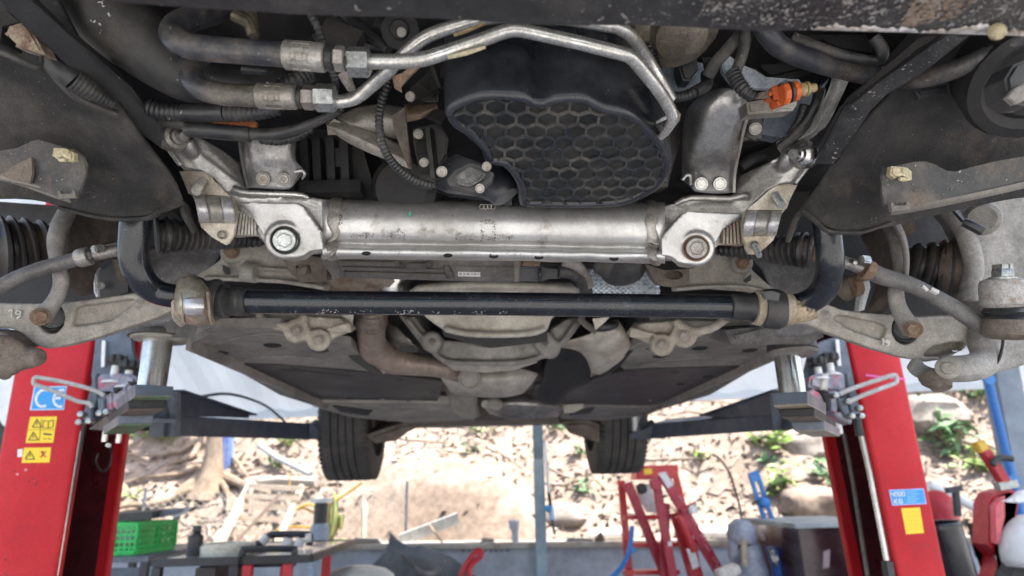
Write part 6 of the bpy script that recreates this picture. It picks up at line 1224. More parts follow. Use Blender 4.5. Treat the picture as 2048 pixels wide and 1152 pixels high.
for nm, col, col2, cnt in (('dry_leaves', (.205,.155,.122), (.27,.22,.185), 6000), ('pale_leaves', (.31,.265,.235), (.38,.34,.31), 2200), ('dark_leaves', (.11,.08,.06), (.15,.115,.09), 1500)):
    bm = BM()
    for _ in range(cnt):
        x, y = random.uniform(-7.5, 8), 6.55+random.random()**1.4*6
        if abs(x+.55) < 1.0 and y < 7.7 and random.random() < .9: continue
        leaf(bm, V((x, y, hill(x, y)+random.uniform(.005, .04))), random.uniform(.025, .075))
    add(nm, bm, mat(nm, col, col2, .8, 0, 3, fine=.2, bump=0), smooth=0, kind='stuff')
bm = BM()                                      # twigs and thin roots over the litter
for _ in range(420):
    x, y = random.uniform(-7, 7.5), random.uniform(6.6, 11); a = random.uniform(-.9, .9); l = random.uniform(.15, .8); L = []
    if abs(x+.55) < 1.0 and y < 7.7: continue
    for k in range(4):
        q = V((x+math.cos(a)*l*k/3, y+math.sin(a)*l*k/3+random.uniform(-.04, .04), 0)); q.z = hill(q.x, q.y)+.02; L.append(q)
    tube(bm, L, [random.uniform(.006, .014)]*4, 5)
add('fallen_twigs', bm, mat('pale_twigs', (.36,.31,.26), (.24,.19,.14), .85, 0, 5), smooth=40, kind='stuff')
# green plants on the hillside, each its own
gl = [mat('yellow_green_leaf', (.13,.22,.035), (.18,.26,.05), .5, 0, 6, fine=.2, bump=0), mat('mid_leaf', (.06,.15,.05), (.10,.19,.08), .5, 0, 6, fine=.2, bump=0)]  # yellow-green and mid-green leaf tones
stem_m = mat('plant_stem', (.20,.17,.09), None, .8, fine=0, bump=0)
PL = [('H',520,330,.30,60,0,'yellow green bush behind the left lift arm'),('H',1190,470,.14,18,1,'small green tuft right of the tree roots'),('H',1250,330,.20,36,0,'yellow green bush left of the left rear tyre'),('I',1040,260,.20,34,0,'yellow green bush under the middle of the car floor'),
      ('I',1480,260,.20,30,1,'green bush just right of the blue grey post'),('I',1680,620,.14,18,1,'small green seedling left of the red stepladder'),('I',1000,370,.12,14,1,'tiny green seedling on the bank left of the post'),('I',1640,400,.12,14,1,'tiny green seedling between the post and the right tyre'),
      ('J',1230,380,.26,46,0,'yellow green bush left of the right lift column'),('J',1270,660,.26,40,0,'low yellowish plant right of the blue bar'),('J',1580,400,.16,24,1,'green plant against the right lift column'),('J',1580,590,.22,30,1,'green plant above the dark red cabinet'),('J',800,460,.12,12,0,'tiny pale plant above the red ladders'),('J',1180,480,.14,16,1,'small green sprig above the blue bar'),
      ('K',640,430,.34,60,1,'leafy green plant right of the right lift column'),('K',760,560,.36,70,1,'broad green plant on the middle of the right bank'),('K',890,310,.30,46,1,'green plant left of the steel column'),('K',1075,380,.34,56,1,'green plant behind the steel column'),('K',760,240,.30,40,0,'pale green plant at the top of the right bank'),('K',870,650,.24,34,0,'pale green plant behind the red jack handle'),('K',650,250,.3,36,0,'pale green plant beside the top of the right column'),
      ('H',240,700,.18,16,0,'pale shoots left above the green crate'),('H',330,240,.24,30,0,'yellow green plant below the left carriage')]
for f, x, y, r, n, k, lb in PL:
    p = hpoint(f, x, y); rt = root('leafy_plant', p, lb, 'plant', 'plants on the hillside'); bm = BM(); bs = BM()
    for _ in range(max(3, n//8)):
        a = random.uniform(0, 6.28); tp = p+V((math.cos(a)*r*.7, math.sin(a)*r*.5, r*random.uniform(.5, 1.2))); tube(bs, [p-V((0,0,.05)), p.lerp(tp, .5)+V((0,0,r*.15)), tp], [.010, .008, .004], 5)
    for _ in range(n):
        q = p+V((random.gauss(0, r*.5), random.gauss(0, r*.4), abs(random.gauss(r*.55, r*.35)))); leaf(bm, q, random.uniform(.06, .135)*(1.0 if r > .2 else .7), V((0,-.4,1)), .5)
    add('leaves', bm, gl[k], rt, smooth=0); add('stem', bs, stem_m, rt)
# tree with spreading roots
tp = hpoint('H', 800, 590); bark = mat('tree_bark', (.25,.19,.135), (.15,.11,.075), .9, 0, 9, .4, .62, .35, bump=.8, bsc=40, stretch=(1,1,.25))
tree = root('tree', tp, 'brown tree trunk with spreading roots above the wire fence', 'tree')
YT = tp.y
bm = BM(); L = [PY('H', *q, YT) for q in ((775,640),(790,560),(800,480),(810,380),(815,290),(820,150),(825,-100),(828,-500))]
for i, p in enumerate(L): p.z = p.z
tube(bm, L, [m('H', r, 7.4) for r in (120,84,62,52,48,46,42,34)], 18)
for v in bm.verts: v.co += V((noise.noise(v.co*V((6,6,1.2))), noise.noise(v.co*V((6,6,1.2))+V((9,0,0))), 0))*.05
add('trunk', bm, bark, tree)
for Q, r0 in (([(740,520),(700,570),(640,620),(560,670),(490,700)],34),([(760,560),(720,620),(690,700),(660,760)],26),([(840,560),(880,610),(900,680),(890,740)],22),([(860,540),(960,580),(1060,620),(1150,640)],30),([(850,400),(930,420),(980,500),(1020,560)],18),([(745,300),(700,400),(640,440),(540,470)],22),([(760,600),(640,650),(480,690),(300,720),(180,745)],26),([(700,360),(600,400),(420,420),(260,410)],16),([(740,480),(600,520),(400,560),(240,600)],18)):
    pts_ = [hpoint('H', *q)+V((0,-.03,.05)) for q in Q]; q = cr(pts_, 4); add('root', tube(BM(), q, [m('H', r0, 7.4)*(1-.7*i/(len(q)-1)) for i in range(len(q))], 8), bark, tree)
bm = BM(); c_ = L[-1]+V((0,1.5,2.4))
for _ in range(260):
    d = V((random.gauss(0,1.5), random.gauss(0,1.3), random.gauss(0,.8))); leaf(bm, c_+d+V((0,0,1.4)), random.uniform(.10, .2), V((0,0,1)), .6)
add('crown', bm, gl[1], tree, smooth=0)
bm = BM()
for a in range(6):
    t = a*1.05; tube(bm, [L[-2], L[-1]+V((math.cos(t)*.5, math.sin(t)*.5, .8)), L[-1]+V((math.cos(t)*1.4, math.sin(t)*1.2, 2.2))], [.12, .08, .03], 7)
add('branch', bm, bark, tree)
p = hpoint('H', 880, 420); TH('blue_bag', prism(BM(), [p+V(q) for q in ((-.06,-.1,-.35),(.06,-.1,-.3),(.10,-.1,.1),(.05,-.1,.42),(-.03,-.1,.35))], V((0,.1,0)), .02), mat('faded_blue_cloth', (.10,.17,.42), (.2,.25,.4), .8), 'faded blue rag hanging on the right side of the tree trunk', 'rag')
for f, x, y, s, lb in (('J',1475,750,.30,'big brown boulder above the dark red cabinet'),('H',150,640,.22,'flat pale stone left of the tree roots'),('I',1560,770,.22,'pale pinkish stone by the foot of the hill'),('K',625,380,.4,'pale stone beside the right lift column'),('H',1080,560,.16,'pale stone above the wooden frame'),('J',1460,370,.3,'dark stone beside the far right lift arm')):
    p = hpoint(f, x, y); bm = BM(); bmesh.ops.create_icosphere(bm, subdivisions=3, radius=s)
    for v in bm.verts: v.co = V((v.co.x*1.3, v.co.y, v.co.z*.7))*(1+.35*noise.noise(v.co*4+p)) + p
    TH('rock', bm, soil if 'brown' in lb else mat('pale_stone', (.24,.21,.18), (.16,.135,.115), .9, 0, 6, bump=.5), lb, 'rock', 'stones on the hillside')
# roof over the bay
e0, e1 = PY('N', 150, 842, 5.9), PY('N', 1990, 766, 5.9); dx = (e1-e0)/(e1.x-e0.x)
eL, eR = e0+dx*(-7-e0.x), e0+dx*(9-e0.x); back = V((0,-7.0,3.5))
roofm = mat('pale_roof_sheet', (.76,.79,.82), (.70,.73,.76), .55, 0, 2, fine=.05, bump=.05, mott=.03); translucent(roofm, .24)
rf = root('bay_roof', (0, 2, 2.2), 'pale grey sheet metal roof sloping down behind the lift', 'roof', None); rf['kind'] = 'thing'
bm = BM(); n = 160; A = []; B = []
for i in range(n+1):
    q = eL+(eR-eL)*(i/n); o = V((0,0,.012*(1 if (i//2) % 2 else -1))); A.append(bm.verts.new(q+o)); B.append(bm.verts.new(q+back+o))
for i in range(n): bm.faces.new((A[i], A[i+1], B[i+1], B[i]))
add('roof_sheet', bm, roofm, rf, smooth=0, mods=[('solid', .006, -1)])
for t in (.22, .5, .8): add('purlin', beam(BM(), eL+back*t+V((0,0,-.08)), eR+back*t+V((0,0,-.08)), .08, .12), roofm, rf)
add('eave_trim', beam(BM(), eL+V((0,0,.0)), eR, .05, .10), roofm, rf)
# low wall with cap
WY = 6.05; wl = PY('N', 620, 1100, WY); wr = PY('N', 1560, 1090, WY); wd = (wr-wl)/(wr.x-wl.x)
w0, w1 = wl+wd*(-6.5-wl.x), wl+wd*(8-wl.x)
wall = root('low_wall', (0, WY, 0), 'low pale grey wall along the foot of the hillside', 'wall')
bm = BM(); prism(bm, [V((w0.x, WY, 0)), V((w1.x, WY, 0)), w1, w0], V((0, .18, 0))); add('wall_face', bm, mat('pale_grey_wall', (.46,.48,.52), (.38,.40,.44), .7, 0, 2.5, fine=.08, bump=.08), wall, smooth=0)
add('wall_cap', beam(BM(), w0+V((0,.07,.025)), w1+V((0,.07,.025)), .30, .045, bev=.006), mat('pale_cap_board', (.45,.41,.36), (.36,.28,.20), .7, 0, 2), wall)
for x, l in ((700,60),(960,30),(1130,60),(1430,60),(1500,30)): add('cap_rubble', prism(BM(), [PY('N', x, 1088, WY-.02), PY('N', x+l, 1086, WY-.02), PY('N', x+l*.9, 1078, WY-.02), PY('N', x+l*.15, 1076, WY-.02)], V((0,.12,0)), .01), mat('pale_rubble', (.26,.23,.2), None, .9) if x == 700 else bpy.data.materials['pale_rubble'], wall)
bm = BM()
for i in range(9): prism(bm, [PY('I', 945+i*32, 935+(i % 2)*3, WY-.003), PY('I', 968+i*32, 935, WY-.003), PY('I', 965+i*32, 945, WY-.003), PY('I', 948+i*32, 946, WY-.003)], V((0,.001,0)))
add('wall_marks', bm, mat('dark_wall_mark', (.10,.10,.14), fine=0, bump=0), wall, smooth=0)
# chain link fence
YF = 6.45; fx0, fx1 = PY('H', 380, 800, YF).x, PY('I', 620, 800, YF).x
fence = root('wire_fence', ((fx0+fx1)/2, YF, .6), 'sagging chain link fence between the green crate and the tarp', 'fence')
bm = BM(); zt_, zb_ = PY('H', 800, 600, YF).z, PY('H', 800, 930, YF).z; hgt = zt_-zb_; st_ = .075
k = -hgt
while fx0+k < fx1:
    for sg in (1, -1):
        a, b = (fx0+k, fx0+k+hgt) if sg > 0 else (fx0+k+hgt, fx0+k)
        za, zb2 = zb_, zt_; q0, q1 = V((a, YF, za)), V((b, YF, zb2)); t0, t1 = 0, 1
        for lim, sgn in ((fx0, 1), (fx1, -1)):
            d0, d1 = (q0.x-lim)*sgn, (q1.x-lim)*sgn
            if d0 < 0 and d1 < 0: t0 = 2
            elif d0 < 0: t0 = max(t0, d0/(d0-d1))
            elif d1 < 0: t1 = min(t1, d0/(d0-d1))
        if t0 < t1: tube(bm, [q0.lerp(q1, t0), q0.lerp(q1, t1)], .0028, 4, cap=False)
    k += st_
add('fence_mesh', bm, mat('galvanised_wire', (.50,.47,.42), None, .5, .5, fine=0, bump=0), fence, kind='stuff')
for x in (fx0, (fx0+fx1)/2, fx1): add('fence_post', tube(BM(), [(x, YF+.01, zb_-.1), (x, YF+.01, zt_+.06)], .014, 8), slate, fence)
# ================================================================== things behind the lift
def pl(f, L, y, th, bev=0): return prism(BM(), [PY(f, *q, y) for q in L], V((0, th, 0)), bev)
def floor_of(a, b): return a+(b-a)*(a.z/(a.z-b.z)) if a.z != b.z else b
def grow(bm, a, b, r, seg=10): return tube(bm, [a, floor_of(a, b)], r, seg)
blk = mat('black_frame_paint', (.022,.024,.028), (.04,.04,.045), .4, 0, 8, fine=.1, bump=.03)
topm = mat('pale_bench_top', (.80,.83,.86), (.72,.75,.78), .22, .75, 4, fine=.1, bump=.05); grn = mat('green_crate_plastic', (.02,.50,.09), (.03,.60,.13), .4, 0, 8, fine=.1, bump=.03)
# bench under the crate
YB = 4.0; zb = PY('H', 350, 965, YB).z
xa, xb = PY('H', -60, 965, YB).x, PY('H', 600, 965, YB).x-.1
bn = root('workbench', ((xa+xb)/2, YB+.3, 0), 'dark grey workbench carrying the green crate', 'workbench')
bm = BM(); abox(bm, xa, xb, YB-.12, YB+.85, zb-.03, zb, .004); add('bench_top', bm, slate, bn)
for x, y in ((xa+.03,YB-.09),(xb-.03,YB-.09),(xa+.03,YB+.7),(xb-.03,YB+.7)): bm = BM(); abox(bm, x-.02, x+.02, y-.02, y+.02, 0, zb-.032); add('leg', bm, blk, bn)
bm = BM(); abox(bm, xa+.06, xb-.06, YB-.07, YB-.06, .15, zb-.06); add('bench_panel', bm, slate, bn)
# green crate: two faces towards the lens
cA, cB, cC = PY('H', 118, 968, YB-.02), PY('H', 346, 962, YB-.02), PY('H', 527, 915, YB+.25)
hC = PY('H', 350, 772, YB-.02).z-cB.z
dl = cA-cB; dl.z = 0; dr = cC-cB; dr.z = 0; dr = dr.normalized()*.36; dl = dl.normalized()*.42; base = V((cB.x, cB.y, zb+.002))
ct = root('green_crate', base+(dl+dr)/2, 'bright green slotted plastic crate on the workbench', 'crate')
def lattice(o, u, h, nm):
    bm = BM(); t = u.normalized(); nrm = t.cross(V((0,0,1))).normalized(); l = u.length
    for k in range(2): beam(bm, o+V((0,0,.012+(h-.024)*k)), o+u+V((0,0,.012+(h-.024)*k)), .014, .026)
    beam(bm, o+V((0,0,h*.42)), o+u+V((0,0,h*.42)), .010, .012); beam(bm, o+V((0,0,h*.62)), o+u+V((0,0,h*.62)), .010, .012); beam(bm, o+V((0,0,h*.22)), o+u+V((0,0,h*.22)), .010, .010); beam(bm, o+V((0,0,h*.8)), o+u+V((0,0,h*.8)), .010, .010)
    for i in range(15): q = o+u*(i/14); beam(bm, q+V((0,0,.02)), q+V((0,0,h-.02)), .009 if i % 7 else .02, .010, up=t)
    add(nm, bm, grn, ct, smooth=0)
lattice(base, dl, hC, 'side_panel'); lattice(base, dr, hC, 'side_panel'); lattice(base+dl, dr, hC, 'side_panel'); lattice(base+dr, dl, hC, 'side_panel')
bm = BM(); prism(bm, [base, base+dl, base+dl+dr, base+dr], V((0,0,.008))); add('crate_floor', bm, grn, ct, smooth=0)
for o, s_, mt_ in ((.3, .11, white), (.55, .09, grn), (.75, .10, white)):
    bm = BM(); bmesh.ops.create_icosphere(bm, subdivisions=2, radius=s_)
    for v in bm.verts: v.co = V((v.co.x, v.co.y, v.co.z*.8))*(1+.4*noise.noise(v.co*14+V((o*9,0,0)))) + base+dl*o+dr*.45+V((0,0,.10))
    TH('plastic_bag', bm, mt_ if mt_ is white else mat('pale_green_bag', (.35,.6,.35), None, .5), {.3:'white crumpled bag inside the crate near its front corner', .55:'pale green crumpled bag in the middle of the crate', .75:'white crumpled bag at the left end of the crate'}[o], 'bag', smooth=60)
zc_ = base.z+hC+.002
def tray_on(L, y, nm, lb, mt, cat, dz=.05):
    q = [PY('H', *p, y) for p in L]; TH(nm, prism(BM(), q, V((0,.22,.01)), .004), mt, lb, cat)
tray_on([(130,735),(400,712),(455,708),(455,748),(380,768),(130,772)], YB+.02, 'black_tray', 'long black tray lying across the green crate', plast, 'tray'); tray_on([(455,708),(640,698),(600,722),(470,752),(380,766)], YB+.1, 'black_tray', 'small black tray tilted on the right end of the crate', slate, 'tray')
bm = BM(); tube(bm, [PY('H', 580, 745, YB+.02), PY('H', 640, 715, YB+.02), PY('H', 675, 692, YB+.02)], .009, 10); lathe(bm, PY('H', 592, 743, YB+.02), (-.8,-.4,-.3), [(-.02,.014),(.012,.016),(.02,.012)], 12); TH('ratchet', bm, zinc, 'blue handled chrome ratchet resting on the tray edge', 'tool')
# tool trolley
YC = 3.2; zt2 = PY('H', 560, 1010, YC).z
x0, x1, x2 = PY('H', 462, 1010, YC).x, PY('H', 965, 1010, YC).x, PY('H', 1300, 1000, YC).x
tt = root('tool_trolley', ((x0+x2)/2, YC+.3, 0), 'low tool trolley with black frames, pale trays and red legs', 'tool trolley')
for nm, xa_, xb_, dy in (('left', x0, x1, .95), ('right', x1+.02, x2+.06, .95)):
    bm = BM(); abox(bm, xa_+.02, xb_-.02, YC+.02, YC+dy, zt2+.006, zt2+.013); add('tray_sheet', bm, topm, tt)
    bm = BM(); fr = [(xa_,YC),(xb_,YC),(xb_,YC+dy),(xa_,YC+dy)]
    for a, b in zip(fr, fr[1:]+fr[:1]): beam(bm, (*a, zt2), (*b, zt2), .03, .035, bev=.004)
    add('tray_frame', bm, blk, tt)
for x, y, mt_ in ((x0+.02,YC,blk),(x1-.02,YC,blk),(x0+.02,YC+.6,blk),(x1+.04,YC,redd),(x1+.12,YC+.3,redd),(x2-.04,YC,redd),(x2+.04,YC+.4,redd)):
    bm = BM(); abox(bm, x-.02, x+.02, y-.018, y+.018, 0, zt2-.02); add('leg', bm, mt_, tt)
bm = BM(); abox(bm, x0+.18, x1-.12, YC+.03, YC+.5, .25, zt2-.03); add('drawer_box', bm, mat('dark_brown_box', (.05,.035,.03), None, .5), tt)
def loop(f, L, y, r, mt, n=4): return tube(BM(), [PY(f, *q, y) for q in cr(L, n, True)], r, 10, closed=True)
TH('tube_frame', loop('H', [(985,940),(1010,932),(1260,930),(1285,940),(1282,1000),(1265,1012),(1000,1016),(978,1000)], YC+.05, .016, blk), blk, 'black rounded tube frame standing on the right tray', 'tube frame')
bm = BM(); tube(bm, [PY('H', *q, YC+.4) for q in cr([(1060,905),(1095,890),(1140,850),(1180,845),(1350,845),(1375,860),(1370,910)], 4)], .018, 10); th_ = TH('fender_stand', bm, blk, 'bent black tube with white sleeves behind the trolley', 'tube frame')
for q in ([(1095,890),(1130,855)], [(1355,868),(1385,862)], [(1235,915),(1250,865)], [(1305,915),(1325,868)]): add('white_sleeve', tube(BM(), [PY('H', *p, YC+.39) for p in q], .024, 10), white, th_)
p = PY('H', 697, 960, YC+.15); TH('black_bottle', lathe(BM(), V((p.x, YC+.15, zt2+.0)), (0,0,1), [(0,.034),(.002,.035),(.10,.035),(.12,.016),(.125,.020),(.15,.020),(.152,.01)], 18), plast, 'small black bottle on the left trolley tray', 'bottle')
p = PY('H', 880, 935, YC+.25); TH('tape_roll', lathe(BM(), V((p.x, YC+.25, zt2+.002)), (0,0,1), [(.0,.06),(.0,.13),(.008,.135),(.05,.14),(.06,.13),(.06,.075),(.02,.07),(.0,.06)], 28, cap=False), mat('cream_roll', (.68,.64,.52), None, .6), 'cream coil of tape lying on the trolley tray', 'roll')
for i, lb in enumerate(('small dark wrench at the front of the left trolley tray', 'small dark socket bar beside the cream coil', 'small dark pliers between the bottle and the coil')):
    a = V((x0+.14+.11*i, YC+.12+.05*(i % 2), zt2+.006)); b_ = a+V((.09, .03-.05*i, .0)); bm = BM(); tube(bm, [a, a.lerp(b_, .3), b_], [.008, .004, .004], 8); lathe(bm, b_-V((0,0,.004)), (0,0,1), [(0,.008),(.002,.010),(.008,.010)], 10); TH('hand_tool', bm, darkg, lb, 'tool', 'tools on the trolley')
# wooden frame leaning on the bank
YW_ = 6.28; wf = root('wooden_frame', PY('H', 860, 890, YW_), 'pale wooden frame with five rungs leaning behind the fence', 'wooden frame'); wood = mat('pale_timber', (.58,.49,.40), (.48,.39,.30), .8, 0, 6, fine=.25, bump=.2, stretch=(1,1,4))
add('rail', beam(BM(), PY('H', 835, 905, YW_-.1), PY('H', 1040, 540, YW_+.2), .065, .06), wood, wf); add('rail', beam(BM(), PY('H', 1180, 905, YW_-.1), PY('H', 1330, 560, YW_+.2), .04, .05), wood, wf)
for y, xl, xr in ((566,1015,1335),(622,990,1310),(680,955,1300),(750,920,1260),(830,885,1220)): add('rung', beam(BM(), PY('H', xl, y-3, YW_+.1), PY('H', xr, y+10, YW_+.1), .045, .05), wood, wf)
TH('timber_stick', beam(BM(), PY('H', 935, 900, YW_-.16), PY('H', 1200, 610, YW_-.06), .03, .035), mat('pinkish_timber', (.30,.22,.18), None, .8), 'pinkish wooden stick crossing the wooden frame', 'stick')
TH('bamboo_pole', tube(BM(), [hpoint('H', *q)+V((0,-.1,.08)) for q in ((1090,385),(1200,455),(1390,545))], .035, 8), mat('pale_blue_pipe', (.28,.31,.34), None, .5), 'pale bluish pipe lying on the bank left of the tyre', 'pipe')
TH('log', tube(BM(), [hpoint('H', *q)+V((0,-.08,.06)) for q in ((1090,580),(1200,575),(1420,580))], .05, 9), mat('whitish_log', (.30,.265,.22), None, .9), 'whitish log lying above the wooden frame', 'log')
hy = mat('yellow_hose', (.40,.24,.03), None, .5, fine=.1, bump=0)
for i, (L, lb) in enumerate((([(1310,690),(1370,670),(1440,690),(1500,660),(1600,600),(1680,540)], 'yellow hose rising right towards the tyre'), ([(1180,820),(1280,800),(1400,800),(1420,740),(1340,690),(1300,700)], 'yellow hose coiled behind the short grey post'), ([(1260,640),(1255,560),(1265,480)], 'thin yellow cord hanging by the wooden frame'))):
    TH('yellow_hose', tube(BM(), [PY('H', *q, 6.35+.02*i) for q in cr(L, 5)], .012 if i < 2 else .007, 8), hy, lb, 'hose')
# young banana plant
p = PY('I', 190, 880, 6.4); bp_ = root('banana_plant', p, 'young banana plant with pale drooping leaves behind the short post', 'plant')
for i, (L, w_) in enumerate((([(180,880),(170,780),(178,700),(195,640)], 22),([(185,860),(215,790),(240,730),(235,820)], 18),([(180,860),(200,760),(205,660),(198,600)], 16),([(190,880),(240,870),(285,890),(300,900)], 14))):
    q = [PY('I', *a, 6.4-.03*i) for a in cr(L, 5)]; bm = BM(); A = []
    for j, a in enumerate(q):
        t = j/(len(q)-1); ww = m('I', w_, 6.4)*math.sin(math.pi*min(1, .12+t*.88))**.6; A.append((bm.verts.new(a+V((-ww,.02,0))), bm.verts.new(a+V((0,-.02,0))), bm.verts.new(a+V((ww,.03,0)))))
    for a, b in zip(A, A[1:]):
        for k in range(2): bm.faces.new((a[k], a[k+1], b[k+1], b[k]))
    add('leaf', bm, mat('banana_leaf', (.18,.25,.09), (.26,.24,.09), .5, 0, 4, fine=.1, bump=0) if i == 0 else bpy.data.materials['banana_leaf'], bp_, smooth=80, mods=[('solid', .003)])
add('stem', tube(BM(), [PY('I', 370, 870, 6.4), PY('I', 372, 760, 6.4), PY('I', 375, 690, 6.4), PY('I', 375, 645, 6.4)], [.02,.022,.035,.008], 8), mat('pale_shoot', (.6,.62,.45), None, .6), bp_)
# posts
YS = 5.6; p = PY('I', 125, 660, YS); sp = root('short_post', (p.x, YS, 0), 'short grey steel post with a black and white top', 'post')
z1 = PY('I', 125, 780, YS).z; add('tube', tube(BM(), [(p.x,YS,0),(p.x,YS,z1-.03),(p.x,YS,z1)], [.075,.075,.06], 16), mat('grey_blue_tube', (.30,.34,.40), None, .5, .2), sp); add('grip', tube(BM(), [(p.x,YS,z1),(p.x,YS,p.z)], .055, 14), plast, sp); add('cap', tube(BM(), [(p.x,YS,p.z),(p.x,YS,p.z+.035)], .09, 14), white, sp)
YM = 5.9; a, b = PY('I', 1388, 180, YM), PY('I', 1415, 1088, YM); cl = root('steel_post', (b.x, YM, 0), 'blue grey square steel post standing in the middle of the view', 'post')
mid = PY('I', 1396, 405, YM); hw = (PY('I', 1418, 190, YM)-PY('I', 1358, 190, YM)).length/2; bt_ = floor_of(a, b); tp2 = a+(a-b)*.5
add('upper_section', beam(BM(), mid, tp2, hw*1.9, hw*1.6, V((0,1,0)), .006), mat('slate_blue_paint', (.17,.24,.29), (.20,.28,.33), .5, 0, 2, fine=.05), cl); add('lower_section', beam(BM(), bt_, mid, hw*2.0, hw*1.7, V((0,1,0)), .006), mat('pale_steel_paint', (.38,.47,.51), (.30,.38,.43), .5, 0, 1.5, fine=.05), cl)
rd = root('marker_rod', PY('I', 1488, 840, 5.8), 'thin white and black rod leaning beside the steel post', 'rod')
for q, r, mt_ in (([(1432,300),(1456,600)], .014, white), ([(1456,600),(1466,680)], .017, plast), ([(1464,680),(1476,760)], .026, mat('pale_blue_cap', (.4,.55,.75), None, .4)), ([(1476,760),(1490,845)], .012, plast)): add('rod_section', tube(BM(), [PY('I', *p, 5.8) for p in q], r, 10), mt_, rd)
add('blue_valve', lathe(BM(), PY('I', 1453, 693, 5.78), (0,-1,0), [(-.03,.03),(.01,.03),(.02,.02)], 10), blue, rd)
TH('small_stake', tube(BM(), [PY('I', 1262, 915, 6.0), PY('I', 1258, 830, 6.0), PY('I', 1252, 800, 6.0), PY('I', 1252, 762, 6.0)], [.03,.03,.05,.05], 10), mat('pale_stake', (.55,.56,.6), None, .6), 'short pale stake with a fat head on the wall', 'stake')
TH('plank', beam(BM(), PY('I', 585, 878, 6.2), PY('I', 925, 748, 6.35), .10, .03, V((0,1,.3))), mat('silver_plank', (.30,.31,.30), (.24,.24,.23), .6, 0, 5), 'silvery plank leaning over the wall behind the tarp', 'plank')
TH('thin_stick', tube(BM(), [PY('I', 755, 785, 6.15), PY('I', 790, 835, 6.1), PY('I', 840, 900, 6.08)], .009, 7), mat('brown_stick', (.35,.24,.16), None, .8), 'thin brown stick propped against the plank', 'stick')
# folded undertray leaning like a tarp
YT2 = 4.4
bm = sheet(BM(), 'I', [[(548,850,5.15),(640,905,5.1),(720,910,5.1),(800,940,5.1)], [(500,930,5.05),(620,960,4.95),(720,970,5.0),(900,1000,5.05)], [(440,1020,5.0),(600,1050,4.9),(760,1075,4.9),(1000,1060,5.0)], [(380,1110,5.0),(600,1150,4.9),(800,1160,4.9),(1130,1130,5.0)], [(340,1400,5.1),(600,1420,5.0),(800,1420,5.0),(1200,1400,5.1)]], 6, 6, .05, 5)
tarp = TH('undertray_panel', bm, mat('dusty_dark_panel', (.055,.062,.072), (.10,.10,.10), .65, 0, 4, fine=.2, bump=.1), 'big dark folded undertray panel leaning against the wall', 'car panel', mods=[('solid', .012, -1)])
add('panel_rib', tube(BM(), [PY('I', *q, 4.55) for q in cr([(600,960),(640,1010),(700,1060),(770,1075),(820,1040),(845,995)], 4)], .014, 8), mat('scuffed_rib', (.30,.29,.28), (.1,.1,.1), .6, 0, 8), tarp)
p = PY('I', 345, 1075, 3.9); TH('white_drum', lathe(BM(), V((p.x, 3.9, 0)), (0,0,1), [(0,.17),(.02,.18),(p.z-.05,.19),(p.z-.04,.20),(p.z-.01,.195),(p.z+.02,.15),(p.z+.04,.07),(p.z+.045,.01)], 32), white, 'white drum with a domed lid beside the dark panel', 'drum')
TH('jack_handle', tube(BM(), [PY('I', *q, 3.9) for q in cr([(930,1180),(940,1095),(965,1030),(1010,965),(1040,940),(1060,948),(1055,975),(1015,1010),(990,1060),(1000,1180)], 5)], .016, 10), redd, 'small red bent handle right of the dark panel', 'handle')
# red stepladder
YL = 5.0
sl_ = root('stepladder', PY('J', 420, 1000, YL)*1 - V((0,0,PY('J', 420, 1000, YL).z)), 'red fibreglass stepladder with a red top cap behind the right tyre', 'stepladder')
add('top_cap', pl('J', [(390,470),(640,462),(645,548),(380,556)], YL, .22, .01), mat('ladder_red', (.62,.04,.04), (.55,.03,.035), .4, 0, 6, fine=.05, bump=0), sl_); lr = bpy.data.materials['ladder_red']
def leg(f, a, b, y, w_, mt, par, nm='rail', y2=None):
    A, B = PY(f, *a, y), PY(f, *b, y2 or y); B = floor_of(A, B); add(nm, beam(BM(), A, B, m(f, w_, y), .045, V((0,1,0)), .004), mt, par)
leg('J', (285,560), (335,1150), YL+.12, 40, lr, sl_); leg('J', (625,540), (668,720), YL+.12, 34, lr, sl_); leg('J', (325,575), (560,1150), YL-.05, 52, mat('deep_ladder_red', (.42,.02,.045), None, .4), sl_)
for y in (790, 960, 1130): add('step', beam(BM(), PY('J', 300, y, YL+.05), PY('J', 640, y-6, YL+.05), .09, .03), lr, sl_)
add('spreader_plate', pl('J', [(375,590),(470,580),(490,680),(520,760),(450,760),(400,680)], YL+.02, .02), mat('pale_ladder_label', (.60,.58,.55), None, .5), sl_); add('yellow_label', pl('J', [(425,490),(475,485),(480,520),(430,525)], YL-.004, .003), yellow, sl_)
add('cap_knob', lathe(BM(), PY('J', 412, 610, YL-.01), (0,-1,0), [(-.01,.04),(.02,.04),(.03,.03)], 14), plast, sl_)
# red folding hoist
YH = 4.7; dr_ = bpy.data.materials['deep_ladder_red']; ho = root('engine_hoist', PY('J', 640, 1150, YH)-V((0,0,PY('J', 640, 1150, YH).z)), 'dark red folding hoist with white stickers in front of the stepladder', 'hoist')
leg('J', (500,560), (605,1150), YH+.06, 50, dr_, ho, 'leg'); leg('J', (540,520), (905,1150), YH, 58, dr_, ho, 'boom'); leg('J', (620,760), (735,1150), YH+.1, 62, redd, ho, 'mast'); leg('J', (560,700), (555,1150), YH+.12, 46, dr_, ho, 'leg')
add('pivot_plate', pl('J', [(465,560),(520,540),(545,580),(520,625),(478,610)], YH-.02, .05, .006), dr_, ho); add('hand_lever', beam(BM(), PY('J', 660, 750, YH-.03), PY('J', 745, 705, YH-.03), .03, .03), dr_, ho); add('lever_tip', beam(BM(), PY('J', 705, 745, YH-.04), PY('J', 755, 735, YH-.04), .05, .06, bev=.01), white, ho)
def sticker(f, L, y, mt, par, nm='sticker'): add(nm, pl(f, L, y, .004), mt, par, smooth=0)
